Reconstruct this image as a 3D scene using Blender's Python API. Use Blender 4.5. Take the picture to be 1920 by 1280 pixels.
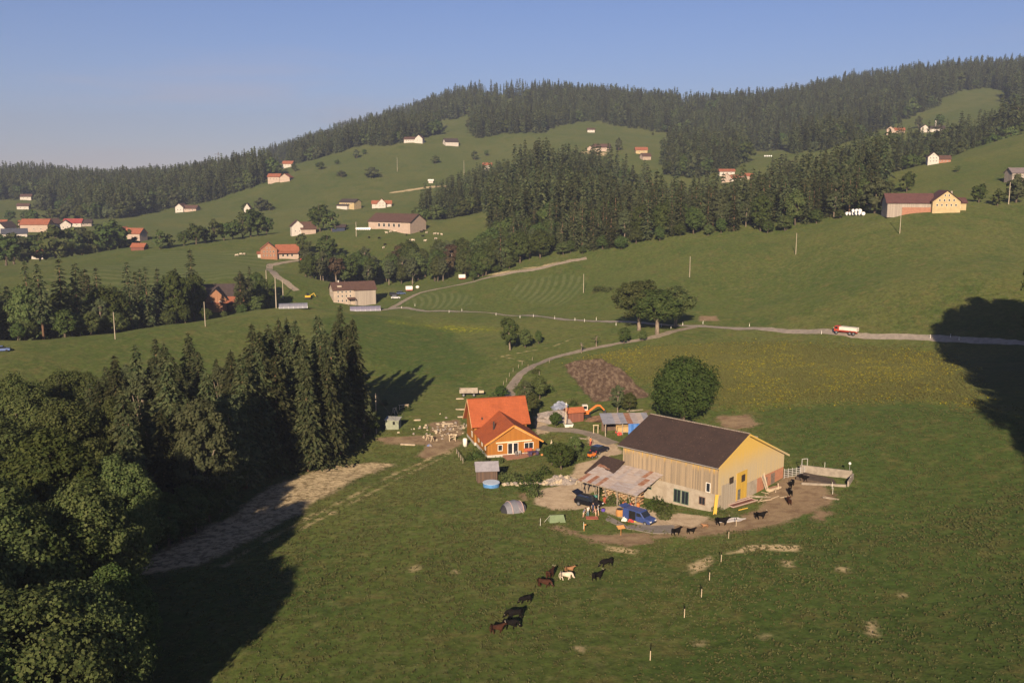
import bpy, bmesh, math, random
import numpy as np
from mathutils import Vector, Matrix, Euler

# ---------------------------------------------------------------- scene, camera, sky, sun, exposure
for _o in list(bpy.data.objects): bpy.data.objects.remove(_o)
scene = bpy.context.scene
COL = scene.collection
SUN_EL = math.radians(21.0)
SHADOW_AZ = math.radians(9.2)              # shadows fall away from the camera and a little to the right
_cam = bpy.data.cameras.new('camera'); cam = bpy.data.objects.new('camera', _cam); COL.objects.link(cam)
_cam.sensor_width = 36.0; _cam.lens = 36.0*1800/1920; _cam.clip_start = 0.5; _cam.clip_end = 40000
cam.location = (0, 0, 0); cam.rotation_euler = (math.pi/2-math.atan(310/1800), 0, 0)
scene.camera = cam
world = bpy.data.worlds.new('World'); scene.world = world; world.use_nodes = True
_nt = world.node_tree; _bg = _nt.nodes['Background']
_sky = _nt.nodes.new('ShaderNodeTexSky'); _sky.sky_type = 'NISHITA'; _sky.sun_disc = False
_sky.sun_elevation = SUN_EL; _sky.sun_rotation = math.pi + SHADOW_AZ
_sky.altitude = 900; _sky.air_density = 1.0; _sky.dust_density = 0.0; _sky.ozone_density = 6.0
_tint = _nt.nodes.new('ShaderNodeMix'); _tint.data_type = 'RGBA'; _tint.blend_type = 'MULTIPLY'; _tint.inputs[0].default_value = 1.0
_tint.inputs[7].default_value = (1.06, .84, .92, 1)          # the photograph's white balance
_nt.links.new(_sky.outputs[0], _tint.inputs[6]); 
_tc = _nt.nodes.new('ShaderNodeTexCoord'); _mp = _nt.nodes.new('ShaderNodeMapping'); _mp.inputs['Scale'].default_value = (3.2, 3.2, 26); _mp.inputs['Location'].default_value = (.35, .2, 0)
_nt.links.new(_tc.outputs['Generated'], _mp.inputs[0]); _cn = _nt.nodes.new('ShaderNodeTexNoise'); _cn.inputs['Scale'].default_value = 1.0; _cn.inputs['Detail'].default_value = 6; _nt.links.new(_mp.outputs[0], _cn.inputs['Vector'])
_cr = _nt.nodes.new('ShaderNodeMapRange'); _cr.interpolation_type = 'SMOOTHSTEP'; _cr.inputs[1].default_value = .53; _cr.inputs[2].default_value = .70; _cr.inputs[4].default_value = .34; _nt.links.new(_cn.outputs['Fac'], _cr.inputs[0])
_sx = _nt.nodes.new('ShaderNodeSeparateXYZ'); _nt.links.new(_tc.outputs['Generated'], _sx.inputs[0])          # thin clouds low over the hills all round
_cb = _nt.nodes.new('ShaderNodeMapRange'); _cb.interpolation_type = 'SMOOTHSTEP'; _cb.inputs[1].default_value = .16; _cb.inputs[2].default_value = .04; _nt.links.new(_sx.outputs[2], _cb.inputs[0])
_cm = _nt.nodes.new('ShaderNodeMath'); _cm.operation = 'MULTIPLY'; _nt.links.new(_cr.outputs[0], _cm.inputs[0]); _nt.links.new(_cb.outputs[0], _cm.inputs[1])
_cx = _nt.nodes.new('ShaderNodeMix'); _cx.data_type = 'RGBA'; _cx.inputs[7].default_value = (6.4, 5.2, 5.4, 1); _nt.links.new(_cm.outputs[0], _cx.inputs[0]); _nt.links.new(_tint.outputs[2], _cx.inputs[6])
_nt.links.new(_cx.outputs[2], _bg.inputs[0]); _bg.inputs[1].default_value = 0.05
_sun = bpy.data.lights.new('sun', 'SUN'); sun = bpy.data.objects.new('sun', _sun); COL.objects.link(sun)
_sun.energy = 5.0; _sun.angle = math.radians(0.53); _sun.color = (1.0, 0.80, 0.58)
_sd = Vector((math.sin(SHADOW_AZ)*math.cos(SUN_EL), math.cos(SHADOW_AZ)*math.cos(SUN_EL), -math.sin(SUN_EL)))
sun.rotation_euler = _sd.to_track_quat('-Z', 'Y').to_euler(); sun.location = (-40, -60, 60)
scene.view_settings.view_transform = 'Standard'; scene.view_settings.look = 'None'
scene.view_settings.exposure = 0.97; scene.view_settings.gamma = 1.0; scene.view_settings.use_curve_mapping = False
scene.cycles.use_denoising = True
scene.cycles.max_bounces = 5; scene.cycles.diffuse_bounces = 2; scene.cycles.glossy_bounces = 2
scene.cycles.transmission_bounces = 3; scene.cycles.transparent_max_bounces = 6; scene.cycles.volume_bounces = 0
# ---------------------------------------------------------------- terrain maths
F = 1800.0; PITCH = math.atan(310/F); K = 1800/1400
CP, SP = math.cos(PITCH), math.sin(PITCH)
def ray(px, py):
    """pixel of the photograph (1920x1280) -> azimuth and tangent of elevation"""
    x = (px-960)/F; v = -(py-640)/F
    fy = CP + v*SP; fz = -SP + v*CP
    h = math.hypot(x, fy)
    return math.atan2(x, fy), fz/h
def pix(x, y, z):
    x = np.asarray(x, float); y = np.asarray(y, float); z = np.asarray(z, float)
    d = y*CP - z*SP; u = y*SP + z*CP
    return 960+F*x/d, 640-F*u/d
CT = []
def cz(px, py, z):                 # ground seen at a pixel, height known
    a, t = ray(px, py); CT.append((a, z/t, z))
def cr(px, py, r):                 # ground seen at a pixel, distance known
    a, t = ray(px, py); r = r*K; CT.append((a, r, r*t))
def ch(px, r, z):                  # ground that other ground hides
    a, t = ray(px, 420); CT.append((a, r*K, z))
for p in [(960,1280,-44.8),(1440,1280,-44.2),(1850,1280,-42.5),(500,1280,-46.5),(200,1280,-48.5),
          (960,1100,-47.3),(1440,1100,-46.6),(1850,1100,-44.3),(500,1050,-49.3),(250,1050,-50),
          (960,950,-50.0),(1240,975,-49.3),(1600,920,-47.6),(1880,900,-44.3),(700,900,-51.6),(400,950,-51),(100,900,-52),
          (940,855,-53.4),(1338,955,-49.7),(1468,900,-49.2),(1170,868,-51.2),(1100,800,-53),(850,780,-54.2),(600,800,-54.3),
          (300,800,-54),(960,700,-54),(1200,700,-50.2),(1500,700,-47.0),(1800,700,-45.3),(700,650,-53),(400,660,-50.5),
          (100,690,-49),(0,635,-46),(250,615,-47),(400,595,-47.3),(520,578,-48.2),(720,590,-52.5),(960,600,-52),
          (1200,620,-48.5),(1440,620,-47.5),(1680,635,-45.5),(1880,645,-44),(1300,560,-46),(1050,560,-51)]: cz(*p)
for p in [(1440,560,275),(1440,500,308),(1440,442,343),(1680,560,243),(1680,460,296),(1680,398,332),(1880,560,240),(1880,460,300),
          (1880,390,345),(1200,530,305),(1150,500,335),(960,550,325),(930,520,345),(1000,490,357),(1100,478,352),(1270,447,346),
          (1600,405,346),(660,562,345),(760,540,372),(540,522,350),(800,470,432),(870,432,462),(720,445,452),(750,428,472),
          (590,438,482),(950,412,472),(520,484,425),(440,500,392),(300,505,380),(100,522,350),(250,462,460),(480,440,500),
          (400,450,482),(100,495,432),(600,402,620),(690,390,640),(700,350,720),(700,300,825),(780,268,880),(480,345,800),
          (560,310,900),(620,285,950),(850,240,1050),(830,222,1150),(920,290,860),(900,340,720),(1300,350,620),(1400,335,650),
          (1205,354,600),(1450,295,850),(1250,300,770),(1130,280,800),(1050,260,880),(1130,240,1000),(1290,270,950),
          (1800,342,430),(1700,332,455),(1660,326,480),(1763,305,520),(1800,285,560),(1920,252,570),(1675,250,740),(1630,264,720),
          (1750,247,780),(1840,220,900),(1850,180,1100),(60,432,640),(130,425,660),(240,448,570),(350,397,720),(400,420,650),
          (450,438,590),(50,385,950),(200,392,850),(290,397,780),(527,338,780),(430,371,780)]: cr(*p)
for p in [(0,265,-57),(250,285,-57),(400,305,-56),(520,325,-55),(720,500,-29.5),(900,490,-27),(720,545,-35),(860,545,-30),
          (780,402,-53),(880,380,-49),(600,400,-52),(1000,450,-20),(1000,550,-5),(1080,640,-6),(1150,450,-28),(1150,550,-24),
          (1300,450,-35),(1300,530,-32),(1440,450,-28),(1440,530,-23),(1600,430,-14),(1600,530,-4),(1560,640,6),
          (1720,570,-1),(1800,650,14),(1920,660,27),(100,505,-52),(250,520,-50),(400,550,-47),
          (0,1300,-12),(60,1300,-6),(150,1300,-17),(240,1240,-23),(330,1180,-16),(400,1150,-21),(0,1000,-26),(200,1000,-22),(330,960,-18),
          (0,1900,-60),(400,1900,-60),(700,1950,40),(1000,1950,60),(1400,1950,60),(1900,1950,110)]: ch(*p)
for px, py, r in [(470,323,1300),(560,293,1300),(640,264,1300),(720,243,1300),(800,217,1320),(880,187,1350),(915,178,1360),(960,188,1400),(1030,200,1400),
                  (1100,200,1400),(1200,206,1400),(1290,219,1400),(1360,226,1400),(1425,214,1400),(1500,190,1400),(1600,168,1400),(1750,150,1400),(1870,140,1400),(2000,140,1400)]: cr(px, py, r)
# behind and beside the view the same hillside goes on
for a_, r_, z_ in [(-38,75,-52),(-38,150,-53),(-38,320,-50),(-38,640,-50),(-38,1300,-30),(-38,1900,0),(38,50,-40),(38,100,-40),(38,180,-38),
                   (38,320,-33),(38,640,15),(38,1150,80),(38,1900,200),(0,28,-42),(-28,28,-45),(28,28,-41),(0,10,-41),(-32,10,-43),(32,10,-40),
                   (0,4500,-110),(-32,4500,-110),(32,4500,-70)]:
    CT.append((math.radians(a_), r_, z_))
CT = np.array(CT)
_U = np.column_stack([CT[:,0], np.log(CT[:,1])])
_T = CT[:,2]/np.sqrt(CT[:,1]**2 + 60.0**2)
def _phi(d2): return 0.5*d2*np.log(np.maximum(d2, 1e-12))
def _fit():
    n = len(_U)
    A = np.zeros((n+3, n+3)); d2 = ((_U[:,None]-_U[None])**2).sum(2)
    A[:n,:n] = _phi(d2) + np.eye(n)*2e-4; A[:n,n] = 1; A[:n,n+1:] = _U; A[n,:n] = 1; A[n+1:,:n] = _U.T
    return np.linalg.solve(A, np.concatenate([_T, [0,0,0]]))
_W = _fit()
_rs = np.random.RandomState(5)
_WV = []
for _lam, _amp in [(90,.55),(55,.4),(30,.22),(17,.12),(9,.06),(5,.03)]:
    for _k in range(4):
        _th = _rs.rand()*6.283; _l = _lam*(.75+.5*_rs.rand())
        _WV.append((math.cos(_th)*6.283/_l, math.sin(_th)*6.283/_l, _rs.rand()*6.283, _amp*.5))
def smooth(e0, e1, x):
    t = np.clip((x-e0)/(e1-e0), 0, 1); return t*t*(3-2*t)
def height(x, y):
    x = np.atleast_1d(np.asarray(x, float)); y = np.atleast_1d(np.asarray(y, float))
    sh = x.shape; x = x.ravel(); y = y.ravel()
    r = np.maximum(np.hypot(x, y), 8.0); a = np.arctan2(x, y)
    ac = np.clip(a, -.66, .66); out = np.empty_like(r); lr = np.log(np.minimum(r, 4600))
    for i in range(0, len(r), 20000):
        s = slice(i, i+20000)
        d2 = (ac[s,None]-_U[None,:,0])**2 + (lr[s,None]-_U[None,:,1])**2
        out[s] = _phi(d2)@_W[:-3] + _W[-3] + ac[s]*_W[-2] + lr[s]*_W[-1]
    z = out*np.sqrt(r*r+3600.0)
    z = np.where(r > 4600, np.minimum(z, -80.0), z)
    side = smooth(.66, 1.5, np.abs(a))
    z = z*(1-side) + (-40-0.012*np.minimum(r, 3000))*side
    n = np.zeros_like(z)
    for kx, ky, ph, am in _WV: n += am*np.sin(kx*x+ky*y+ph)
    yard = np.exp(-(((x-14)/34)**2+((y-158)/38)**2)**2)      # levelled farmyard
    z = z + n*(1-.85*yard)*np.clip(r/260, .25, 1.0)
    return z.reshape(sh)
def hz(x, y): return float(height(x, y)[0])
_RR = np.exp(np.linspace(math.log(20), math.log(3400), 3000))
def G(px, py, rmin=20.0):
    """ground point (x, y, z) that a pixel of the photograph shows"""
    a, t = ray(px, py)
    z = height(_RR*math.sin(a), _RR*math.cos(a))
    below = (_RR*t <= z) & (_RR > rmin)
    k = int(np.argmax(below)) if below.any() else len(_RR)-1
    if k > 0 and below[k]:
        f0 = _RR[k-1]*t - z[k-1]; f1 = _RR[k]*t - z[k]
        r = _RR[k-1] + (_RR[k]-_RR[k-1])*(f0/(f0-f1) if f0 > 0 else 1)
    else: r = _RR[k]
    x, y = r*math.sin(a), r*math.cos(a)
    return np.array([x, y, hz(x, y)])
def A(px, r, py=420):
    a, t = ray(px, py); x, y = r*math.sin(a), r*math.cos(a)
    return np.array([x, y, hz(x, y)])
# ---------------------------------------------------------------- materials
MATS = {}
def _mix(nt, a, b, fac, blend='MIX'):
    n = nt.nodes.new('ShaderNodeMix'); n.data_type = 'RGBA'; n.blend_type = blend
    for v, i in ((fac, 0), (a, 6), (b, 7)):
        if hasattr(v, 'links') or hasattr(v, 'is_linked'): nt.links.new(v, n.inputs[i])
        elif i: n.inputs[i].default_value = (*v, 1) if len(v) == 3 else v
        else: n.inputs[i].default_value = v
    return n.outputs[2]
def _math(nt, op, a, b=0.0, c=0.0, clamp=False):
    n = nt.nodes.new('ShaderNodeMath'); n.operation = op; n.use_clamp = clamp
    for v, i in ((a, 0), (b, 1), (c, 2)):
        if hasattr(v, 'is_linked'): nt.links.new(v, n.inputs[i])
        else: n.inputs[i].default_value = v
    return n.outputs[0]
def _noise(nt, vec, scale, detail=4, rough=.55):
    n = nt.nodes.new('ShaderNodeTexNoise'); n.inputs['Scale'].default_value = scale
    n.inputs['Detail'].default_value = detail; n.inputs['Roughness'].default_value = rough
    if vec is not None: nt.links.new(vec, n.inputs['Vector'])
    return n.outputs['Fac']
def _ss(nt, x, e0, e1):
    n = nt.nodes.new('ShaderNodeMapRange'); n.interpolation_type = 'SMOOTHSTEP'
    nt.links.new(x, n.inputs[0]); n.inputs[1].default_value = e0; n.inputs[2].default_value = e1
    return n.outputs[0]
def _coord(nt, kind='Object', scale=None):
    tc = nt.nodes.new('ShaderNodeTexCoord').outputs[kind]
    if scale is None: return tc
    m = nt.nodes.new('ShaderNodeMapping'); m.inputs['Scale'].default_value = scale
    nt.links.new(tc, m.inputs[0]); return m.outputs[0]
def _new(name):
    m = bpy.data.materials.new(name); m.use_nodes = True; nt = m.node_tree
    return m, nt, nt.nodes['Principled BSDF']
def mat(name, c1, c2=None, scale=1.5, rough=.85, bump=0.0, stretch=None, metal=0.0, spec=.3, jitter=0.0):
    """plain weathered surface: two tones broken up by noise, fine relief, optional per-object jitter"""
    if name in MATS: return MATS[name]
    m, nt, b = _new(name)
    if c2 is None: c2 = tuple(v*.72 for v in c1)
    vec = _coord(nt, 'Object', stretch)
    n1 = _noise(nt, vec, scale, 5, .6)
    col = _mix(nt, c1, c2, _ss(nt, n1, .35, .68))
    if jitter:
        oi = nt.nodes.new('ShaderNodeObjectInfo')
        col = _mix(nt, col, tuple(v*.5 for v in c1), _math(nt, 'MULTIPLY', oi.outputs['Random'], jitter))
    nt.links.new(col, b.inputs['Base Color'])
    b.inputs['Roughness'].default_value = rough; b.inputs['Metallic'].default_value = metal
    b.inputs['Specular IOR Level'].default_value = spec
    if bump:
        bp = nt.nodes.new('ShaderNodeBump'); bp.inputs['Strength'].default_value = bump; bp.inputs['Distance'].default_value = .05
        nt.links.new(_noise(nt, vec, scale*4, 3), bp.inputs['Height']); nt.links.new(bp.outputs[0], b.inputs['Normal'])
    MATS[name] = m; return m
def glass(name='window_glass'):
    if name in MATS: return MATS[name]
    m, nt, b = _new(name)
    b.inputs['Base Color'].default_value = (.018, .022, .028, 1); b.inputs['Roughness'].default_value = .08
    b.inputs['Specular IOR Level'].default_value = .7
    MATS[name] = m; return m
def boards(name, base, grey, axis_scale, tip=None, top=None, rough=.85):
    """vertical timber boarding: one tone per board, weathering streaks; tip = fresh colour that stays under the eaves"""
    if name in MATS: return MATS[name]
    m, nt, b = _new(name)
    tc = nt.nodes.new('ShaderNodeTexCoord').outputs['Object']
    sep = nt.nodes.new('ShaderNodeSeparateXYZ'); nt.links.new(tc, sep.inputs[0])
    al = _math(nt, 'ADD', sep.outputs[0], sep.outputs[1])
    bd = _math(nt, 'FLOOR', _math(nt, 'MULTIPLY', al, axis_scale))
    wn = nt.nodes.new('ShaderNodeTexWhiteNoise'); wn.noise_dimensions = '1D'; nt.links.new(bd, wn.inputs['W'])
    st = _noise(nt, _coord(nt, 'Object', (5, 5, .35)), 1.2, 4, .6)
    k = _math(nt, 'ADD', _math(nt, 'MULTIPLY', wn.outputs['Value'], .55), _math(nt, 'MULTIPLY', st, .6))
    col = _mix(nt, base, grey, _ss(nt, k, .25, .85))
    if tip:
        edge = _math(nt, 'ADD', sep.outputs[2], _math(nt, 'MULTIPLY', wn.outputs['Value'], 1.3))
        edge = _math(nt, 'ADD', edge, _math(nt, 'MULTIPLY', st, 1.2))
        col = _mix(nt, col, tip, _ss(nt, edge, top[0], top[1]))
    fr = _math(nt, 'FRACT', _math(nt, 'MULTIPLY', al, axis_scale))
    gap = _math(nt, 'LESS_THAN', fr, .07)
    col = _mix(nt, col, tuple(v*.25 for v in grey), _math(nt, 'MULTIPLY', gap, .6))
    nt.links.new(col, b.inputs['Base Color']); b.inputs['Roughness'].default_value = rough; b.inputs['Specular IOR Level'].default_value = .2
    MATS[name] = m; return m
def tiles(name, c1, c2, row=.34, colw=.25, speck=None, rough=.8):
    """roof tiles: courses follow the slope through the height, each tile its own tone, course edges as relief"""
    if name in MATS: return MATS[name]
    m, nt, b = _new(name)
    uv = nt.nodes.new('ShaderNodeUVMap').outputs[0]
    br = nt.nodes.new('ShaderNodeTexBrick'); nt.links.new(uv, br.inputs['Vector'])
    br.inputs['Scale'].default_value = 1.0; br.inputs['Brick Width'].default_value = colw; br.inputs['Row Height'].default_value = row
    br.inputs['Mortar Size'].default_value = .012; br.inputs['Color1'].default_value = (*c1, 1); br.inputs['Color2'].default_value = (*c2, 1)
    br.inputs['Mortar'].default_value = (*[v*.55 for v in c2], 1)
    big = _noise(nt, uv, .35, 5, .65)
    col = _mix(nt, br.outputs['Color'], tuple(v*.78 for v in c2), _ss(nt, big, .4, .75))
    if speck:
        sp = _noise(nt, uv, 4.3, 1, .5); col = _mix(nt, col, speck, _ss(nt, sp, .735, .76))
    nt.links.new(col, b.inputs['Base Color']); b.inputs['Roughness'].default_value = rough; b.inputs['Specular IOR Level'].default_value = .25
    bp = nt.nodes.new('ShaderNodeBump'); bp.inputs['Strength'].default_value = .5; bp.inputs['Distance'].default_value = .03
    nt.links.new(br.outputs['Fac'], bp.inputs['Height']); nt.links.new(bp.outputs[0], b.inputs['Normal'])
    MATS[name] = m; return m
def leafmat(name, c1, c2, trans=.25, spread=.5):
    if name in MATS: return MATS[name]
    m = bpy.data.materials.new(name); m.use_nodes = True; nt = m.node_tree; nt.nodes.clear()
    out = nt.nodes.new('ShaderNodeOutputMaterial')
    g = nt.nodes.new('ShaderNodeNewGeometry'); oi = nt.nodes.new('ShaderNodeObjectInfo')
    col = _mix(nt, c1, c2, g.outputs['Random Per Island'])
    hs = nt.nodes.new('ShaderNodeHueSaturation'); nt.links.new(col, hs.inputs['Color'])
    nt.links.new(_math(nt, 'ADD', .5-.022, _math(nt, 'MULTIPLY', oi.outputs['Random'], .04)), hs.inputs['Hue'])
    nt.links.new(_math(nt, 'ADD', 1-spread*.5, _math(nt, 'MULTIPLY', oi.outputs['Random'], spread)), hs.inputs['Value'])
    d = nt.nodes.new('ShaderNodeBsdfDiffuse'); t = nt.nodes.new('ShaderNodeBsdfTranslucent')
    nt.links.new(hs.outputs[0], d.inputs[0]); nt.links.new(hs.outputs[0], t.inputs[0])
    mx = nt.nodes.new('ShaderNodeMixShader'); mx.inputs[0].default_value = trans
    nt.links.new(d.outputs[0], mx.inputs[1]); nt.links.new(t.outputs[0], mx.inputs[2]); nt.links.new(mx.outputs[0], out.inputs[0])
    MATS[name] = m; return m

# ---------------------------------------------------------------- mesh helpers
class MB:
    """collects faces; build() links them as ONE mesh object"""
    def __init__(s): s.v = []; s.f = []; s.m = []; s.uv = []; s.cm = 0
    def face(s, pts, uv=None):
        i = len(s.v); s.v += [tuple(p) for p in pts]; s.f.append(tuple(range(i, i+len(pts)))); s.m.append(s.cm)
        s.uv.append(uv if uv else [(0, 0)]*len(pts)); return s
    def hexa(s, b, t):                     # bottom ring, top ring (4 points each, counter-clockwise from above)
        s.face(b[::-1]); s.face(t)
        for i in range(len(b)):
            j = (i+1) % len(b); s.face([b[i], b[j], t[j], t[i]])
        return s
    def box(s, x0, x1, y0, y1, z0, z1):
        return s.hexa([(x0,y0,z0),(x1,y0,z0),(x1,y1,z0),(x0,y1,z0)], [(x0,y0,z1),(x1,y0,z1),(x1,y1,z1),(x0,y1,z1)])
    def bar(s, a, b, w=.1, h=None):        # beam of rectangular section from a to b
        a, b = Vector(a), Vector(b); d = (b-a).normalized(); h = h or w
        up = Vector((0,0,1)) if abs(d.z) < .95 else Vector((0,1,0))
        x = d.cross(up).normalized()*w/2; y = x.cross(d).normalized()*h/2
        return s.hexa([a-x-y, a+x-y, a+x+y, a-x+y], [b-x-y, b+x-y, b+x+y, b-x+y])
    def tube(s, pts, rad, n=8, caps=True):
        rings = []
        P = [Vector(p) for p in pts]
        for i, p in enumerate(P):
            d = (P[min(i+1, len(P)-1)]-P[max(i-1, 0)]).normalized()
            up = Vector((0,0,1)) if abs(d.z) < .9 else Vector((0,1,0))
            x = d.cross(up).normalized(); y = x.cross(d).normalized()
            r = rad[i] if isinstance(rad, (list, tuple)) else rad
            rings.append([p + (x*math.cos(k*2*math.pi/n)+y*math.sin(k*2*math.pi/n))*r for k in range(n)])
        base = len(s.v)
        for R in rings: s.v += [tuple(q) for q in R]
        for i in range(len(P)-1):
            for k in range(n):
                a = base+i*n+k; b = base+i*n+(k+1) % n
                s.f.append((a, b, b+n, a+n)); s.m.append(s.cm); s.uv.append([(0,0)]*4)
        if caps:
            s.f.append(tuple(base+k for k in range(n))[::-1]); s.m.append(s.cm); s.uv.append([(0,0)]*n)
            s.f.append(tuple(base+(len(P)-1)*n+k for k in range(n))); s.m.append(s.cm); s.uv.append([(0,0)]*n)
        return s
    def prism(s, poly, axis, lo, hi):      # polygon in the two other axes, pushed along an axis
        def p3(q, t): return {'x': (t, q[0], q[1]), 'y': (q[0], t, q[1]), 'z': (q[0], q[1], t)}[axis]
        A_ = [p3(q, lo) for q in poly]; B_ = [p3(q, hi) for q in poly]
        s.face(A_[::-1]); s.face(B_)
        for i in range(len(poly)):
            j = (i+1) % len(poly); s.face([A_[i], A_[j], B_[j], B_[i]])
        return s
    def slab(s, a, b, c, d, t):            # sloping sheet a-b-c-d (a-b the eave) of thickness t, with uv in metres
        a, b, c, d = [Vector(p) for p in (a, b, c, d)]
        n = (b-a).cross(d-a).normalized()
        if n.z < 0: n = -n
        L = (b-a).length; H = (d-a).length
        lo = [p-n*t for p in (a, b, c, d)]
        s.face([a, b, c, d], [(0,0),(L,0),(L,H),(0,H)]); s.face([lo[3], lo[2], lo[1], lo[0]])
        top = [a, b, c, d]
        for i in range(4):
            j = (i+1) % 4; s.face([lo[i], lo[j], top[j], top[i]])
        return s
    def mesh(s, name, mats, smooth=False):
        me = bpy.data.meshes.new(name); me.from_pydata(s.v, [], s.f)
        for m_ in (mats if isinstance(mats, (list, tuple)) else [mats]): me.materials.append(m_)
        me.polygons.foreach_set('material_index', s.m)
        uvl = me.uv_layers.new(name='UVMap'); uvl.data.foreach_set('uv', [c for f in s.uv for q in f for c in q])
        if smooth: me.polygons.foreach_set('use_smooth', [True]*len(s.f))
        bm = bmesh.new(); bm.from_mesh(me); bmesh.ops.remove_doubles(bm, verts=bm.verts, dist=1e-4)
        bmesh.ops.recalc_face_normals(bm, faces=bm.faces); bm.to_mesh(me); bm.free()
        return me
    def build(s, name, mats, parent=None, smooth=False, bevel=0):
        o = bpy.data.objects.new(name, s.mesh(name, mats, smooth)); COL.objects.link(o)
        if parent: o.parent = parent
        if bevel:
            md = o.modifiers.new('bevel', 'BEVEL'); md.width = bevel; md.segments = 1; md.limit_method = 'ANGLE'
        return o
def link(name, me, parent=None, loc=None, rz=0, sc=None):
    o = bpy.data.objects.new(name, me); COL.objects.link(o)
    if parent: o.parent = parent
    if loc is not None: o.location = loc
    if rz: o.rotation_euler = (0, 0, rz)
    if sc is not None: o.scale = sc if isinstance(sc, (tuple, list)) else (sc, sc, sc)
    return o
def tag(o, label=None, cat=None, group=None, kind=None):
    if label: o['label'] = label
    if cat: o['category'] = cat
    if group: o['group'] = group
    if kind: o['kind'] = kind
    return o
def thing(name, label, cat, loc=(0,0,0), rz=0, group=None, sc=1.0):
    o = bpy.data.objects.new(name, None); COL.objects.link(o); o.empty_display_size = .3
    o.location = loc; o.rotation_euler = (0, 0, rz); o.scale = (sc, sc, sc)
    return tag(o, label, cat, group)
def copy_tree(o, parent=None):
    c = o.copy(); COL.objects.link(c); c.parent = parent
    for ch_ in [k for k in o.children]: copy_tree(ch_, c)
    return c
# ---------------------------------------------------------------- ground sheet
def grid_axes():
    inner = np.arange(-.60, .6001, .0019)
    rest = np.linspace(.60, 2*math.pi-.60, 74)[1:-1]
    az = np.concatenate([inner, rest])
    rr = np.concatenate([np.exp(np.linspace(math.log(6), math.log(70), 26))[:-1], np.exp(np.arange(math.log(70), math.log(2400), .0066)),
                         np.exp(np.linspace(math.log(2450), math.log(4600), 8))])
    return az, rr
def poly_sdf(x, y, poly):
    """signed distance to a polygon in metres, positive inside"""
    P_ = np.asarray(poly, float); d = np.full(x.shape, 1e9); ins = np.zeros(x.shape, bool)
    for i in range(len(P_)):
        ax, ay = P_[i]; bx, by = P_[(i+1) % len(P_)]
        ex, ey = bx-ax, by-ay
        t = np.clip(((x-ax)*ex+(y-ay)*ey)/(ex*ex+ey*ey+1e-9), 0, 1)
        d = np.minimum(d, np.hypot(x-ax-t*ex, y-ay-t*ey))
        c = ((ay > y) != (by > y)) & (x < (bx-ax)*(y-ay)/(by-ay+1e-12)+ax); ins ^= c
    return np.where(ins, d, -d)
def line_sdf(x, y, pts, w):
    d = np.full(x.shape, 1e9); P_ = np.asarray(pts, float)
    for i in range(len(P_)-1):
        ax, ay = P_[i]; ex, ey = P_[i+1]-P_[i]
        t = np.clip(((x-ax)*ex+(y-ay)*ey)/(ex*ex+ey*ey+1e-9), 0, 1)
        d = np.minimum(d, np.hypot(x-ax-t*ex, y-ay-t*ey))
    return w/2-d
def gp(pts, rmin=20): return [tuple(G(px, py, rmin)[:2]) for px, py in pts]
# areas seen in the photograph, as pixel outlines dropped onto the ground
DIRT = [gp([(1215,985),(1290,1010),(1350,1000),(1440,990),(1540,955),(1570,935),(1545,905),(1500,885),(1470,895),(1440,915),(1430,945),(1400,965),(1340,975),(1290,965),(1255,985)]),
        gp([(1535,950),(1560,965),(1548,978),(1515,972)]), gp([(1100,1000),(1215,998),(1230,1015),(1180,1025),(1110,1015)]),
        gp([(700,822),(800,815),(850,818),(870,830),(850,845),(800,860),(775,852),(800,835),(720,832)]),
        gp([(800,795),(862,785),(870,815),(815,825)]), gp([(980,925),(1000,920),(985,945),(968,945)]),
        gp([(1240,960),(1335,968),(1330,985),(1255,985),(1215,970)]), gp([(1345,780),(1400,778),(1428,793),(1380,808),(1350,800)]),
        gp([(1600,900),(1618,905),(1605,912)]), gp([(1310,592),(1345,592),(1350,602),(1312,602)]), gp([(1195,775),(1215,770),(1220,780),(1200,785)])]
GRAVEL = [gp([(1128,858),(1170,862),(1150,900),(1085,938),(1145,965),(1235,1000),(1270,985),(1255,965),(1190,945),(1120,950),(1085,955),(1040,955),(1000,945),(1005,920),(1060,905),(1085,868)]),
          gp([(1095,812),(1150,828),(1170,850),(1120,860),(1112,840)]), gp([(1000,780),(1022,778),(1030,812),(1005,815)]),
          gp([(1270,960),(1335,968),(1300,990),(1235,975)])]
PLOUGH = [gp([(1057,684),(1080,676),(1130,671),(1165,690),(1218,738),(1217,746),(1180,748),(1115,754),(1090,728)])]
ROUGH = [gp([(240,1085),(300,1030),(430,965),(520,905),(620,872),(700,866),(740,870),(690,890),(620,925),(560,965),(470,1015),(370,1060)]),
         gp([(905,517),(960,507),(1030,494),(1080,485),(1115,482),(1060,493),(990,506),(930,518)])]
SCAR = [gp([(1290,1060),(1330,1040),(1345,1045),(1320,1070),(1295,1080)]), gp([(1345,1040),(1400,1022),(1470,1018),(1502,1022),(1495,1034),(1430,1030),(1380,1040)]),
        gp([(765,1062),(785,1057),(790,1066),(772,1072)]), gp([(848,1066),(862,1066),(860,1074),(846,1073)]), gp([(1620,1165),(1645,1160),(1642,1190),(1630,1192)]),
        gp([(1420,1190),(1440,1186),(1455,1192),(1430,1200)]), gp([(720,1175),(745,1175),(735,1184)]), gp([(1298,1202),(1320,1200),(1318,1212),(1300,1210)]),
        gp([(1470,1050),(1490,1052),(1490,1062),(1472,1062)]), gp([(1070,1210),(1100,1205),(1095,1225),(1072,1222)]), gp([(1565,1060),(1600,1062),(1590,1075),(1568,1070)]),
        gp([(1680,1112),(1700,1112),(1698,1120),(1682,1120)]), gp([(1130,1020),(1200,1030),(1190,1040),(1140,1032)])]
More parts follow.
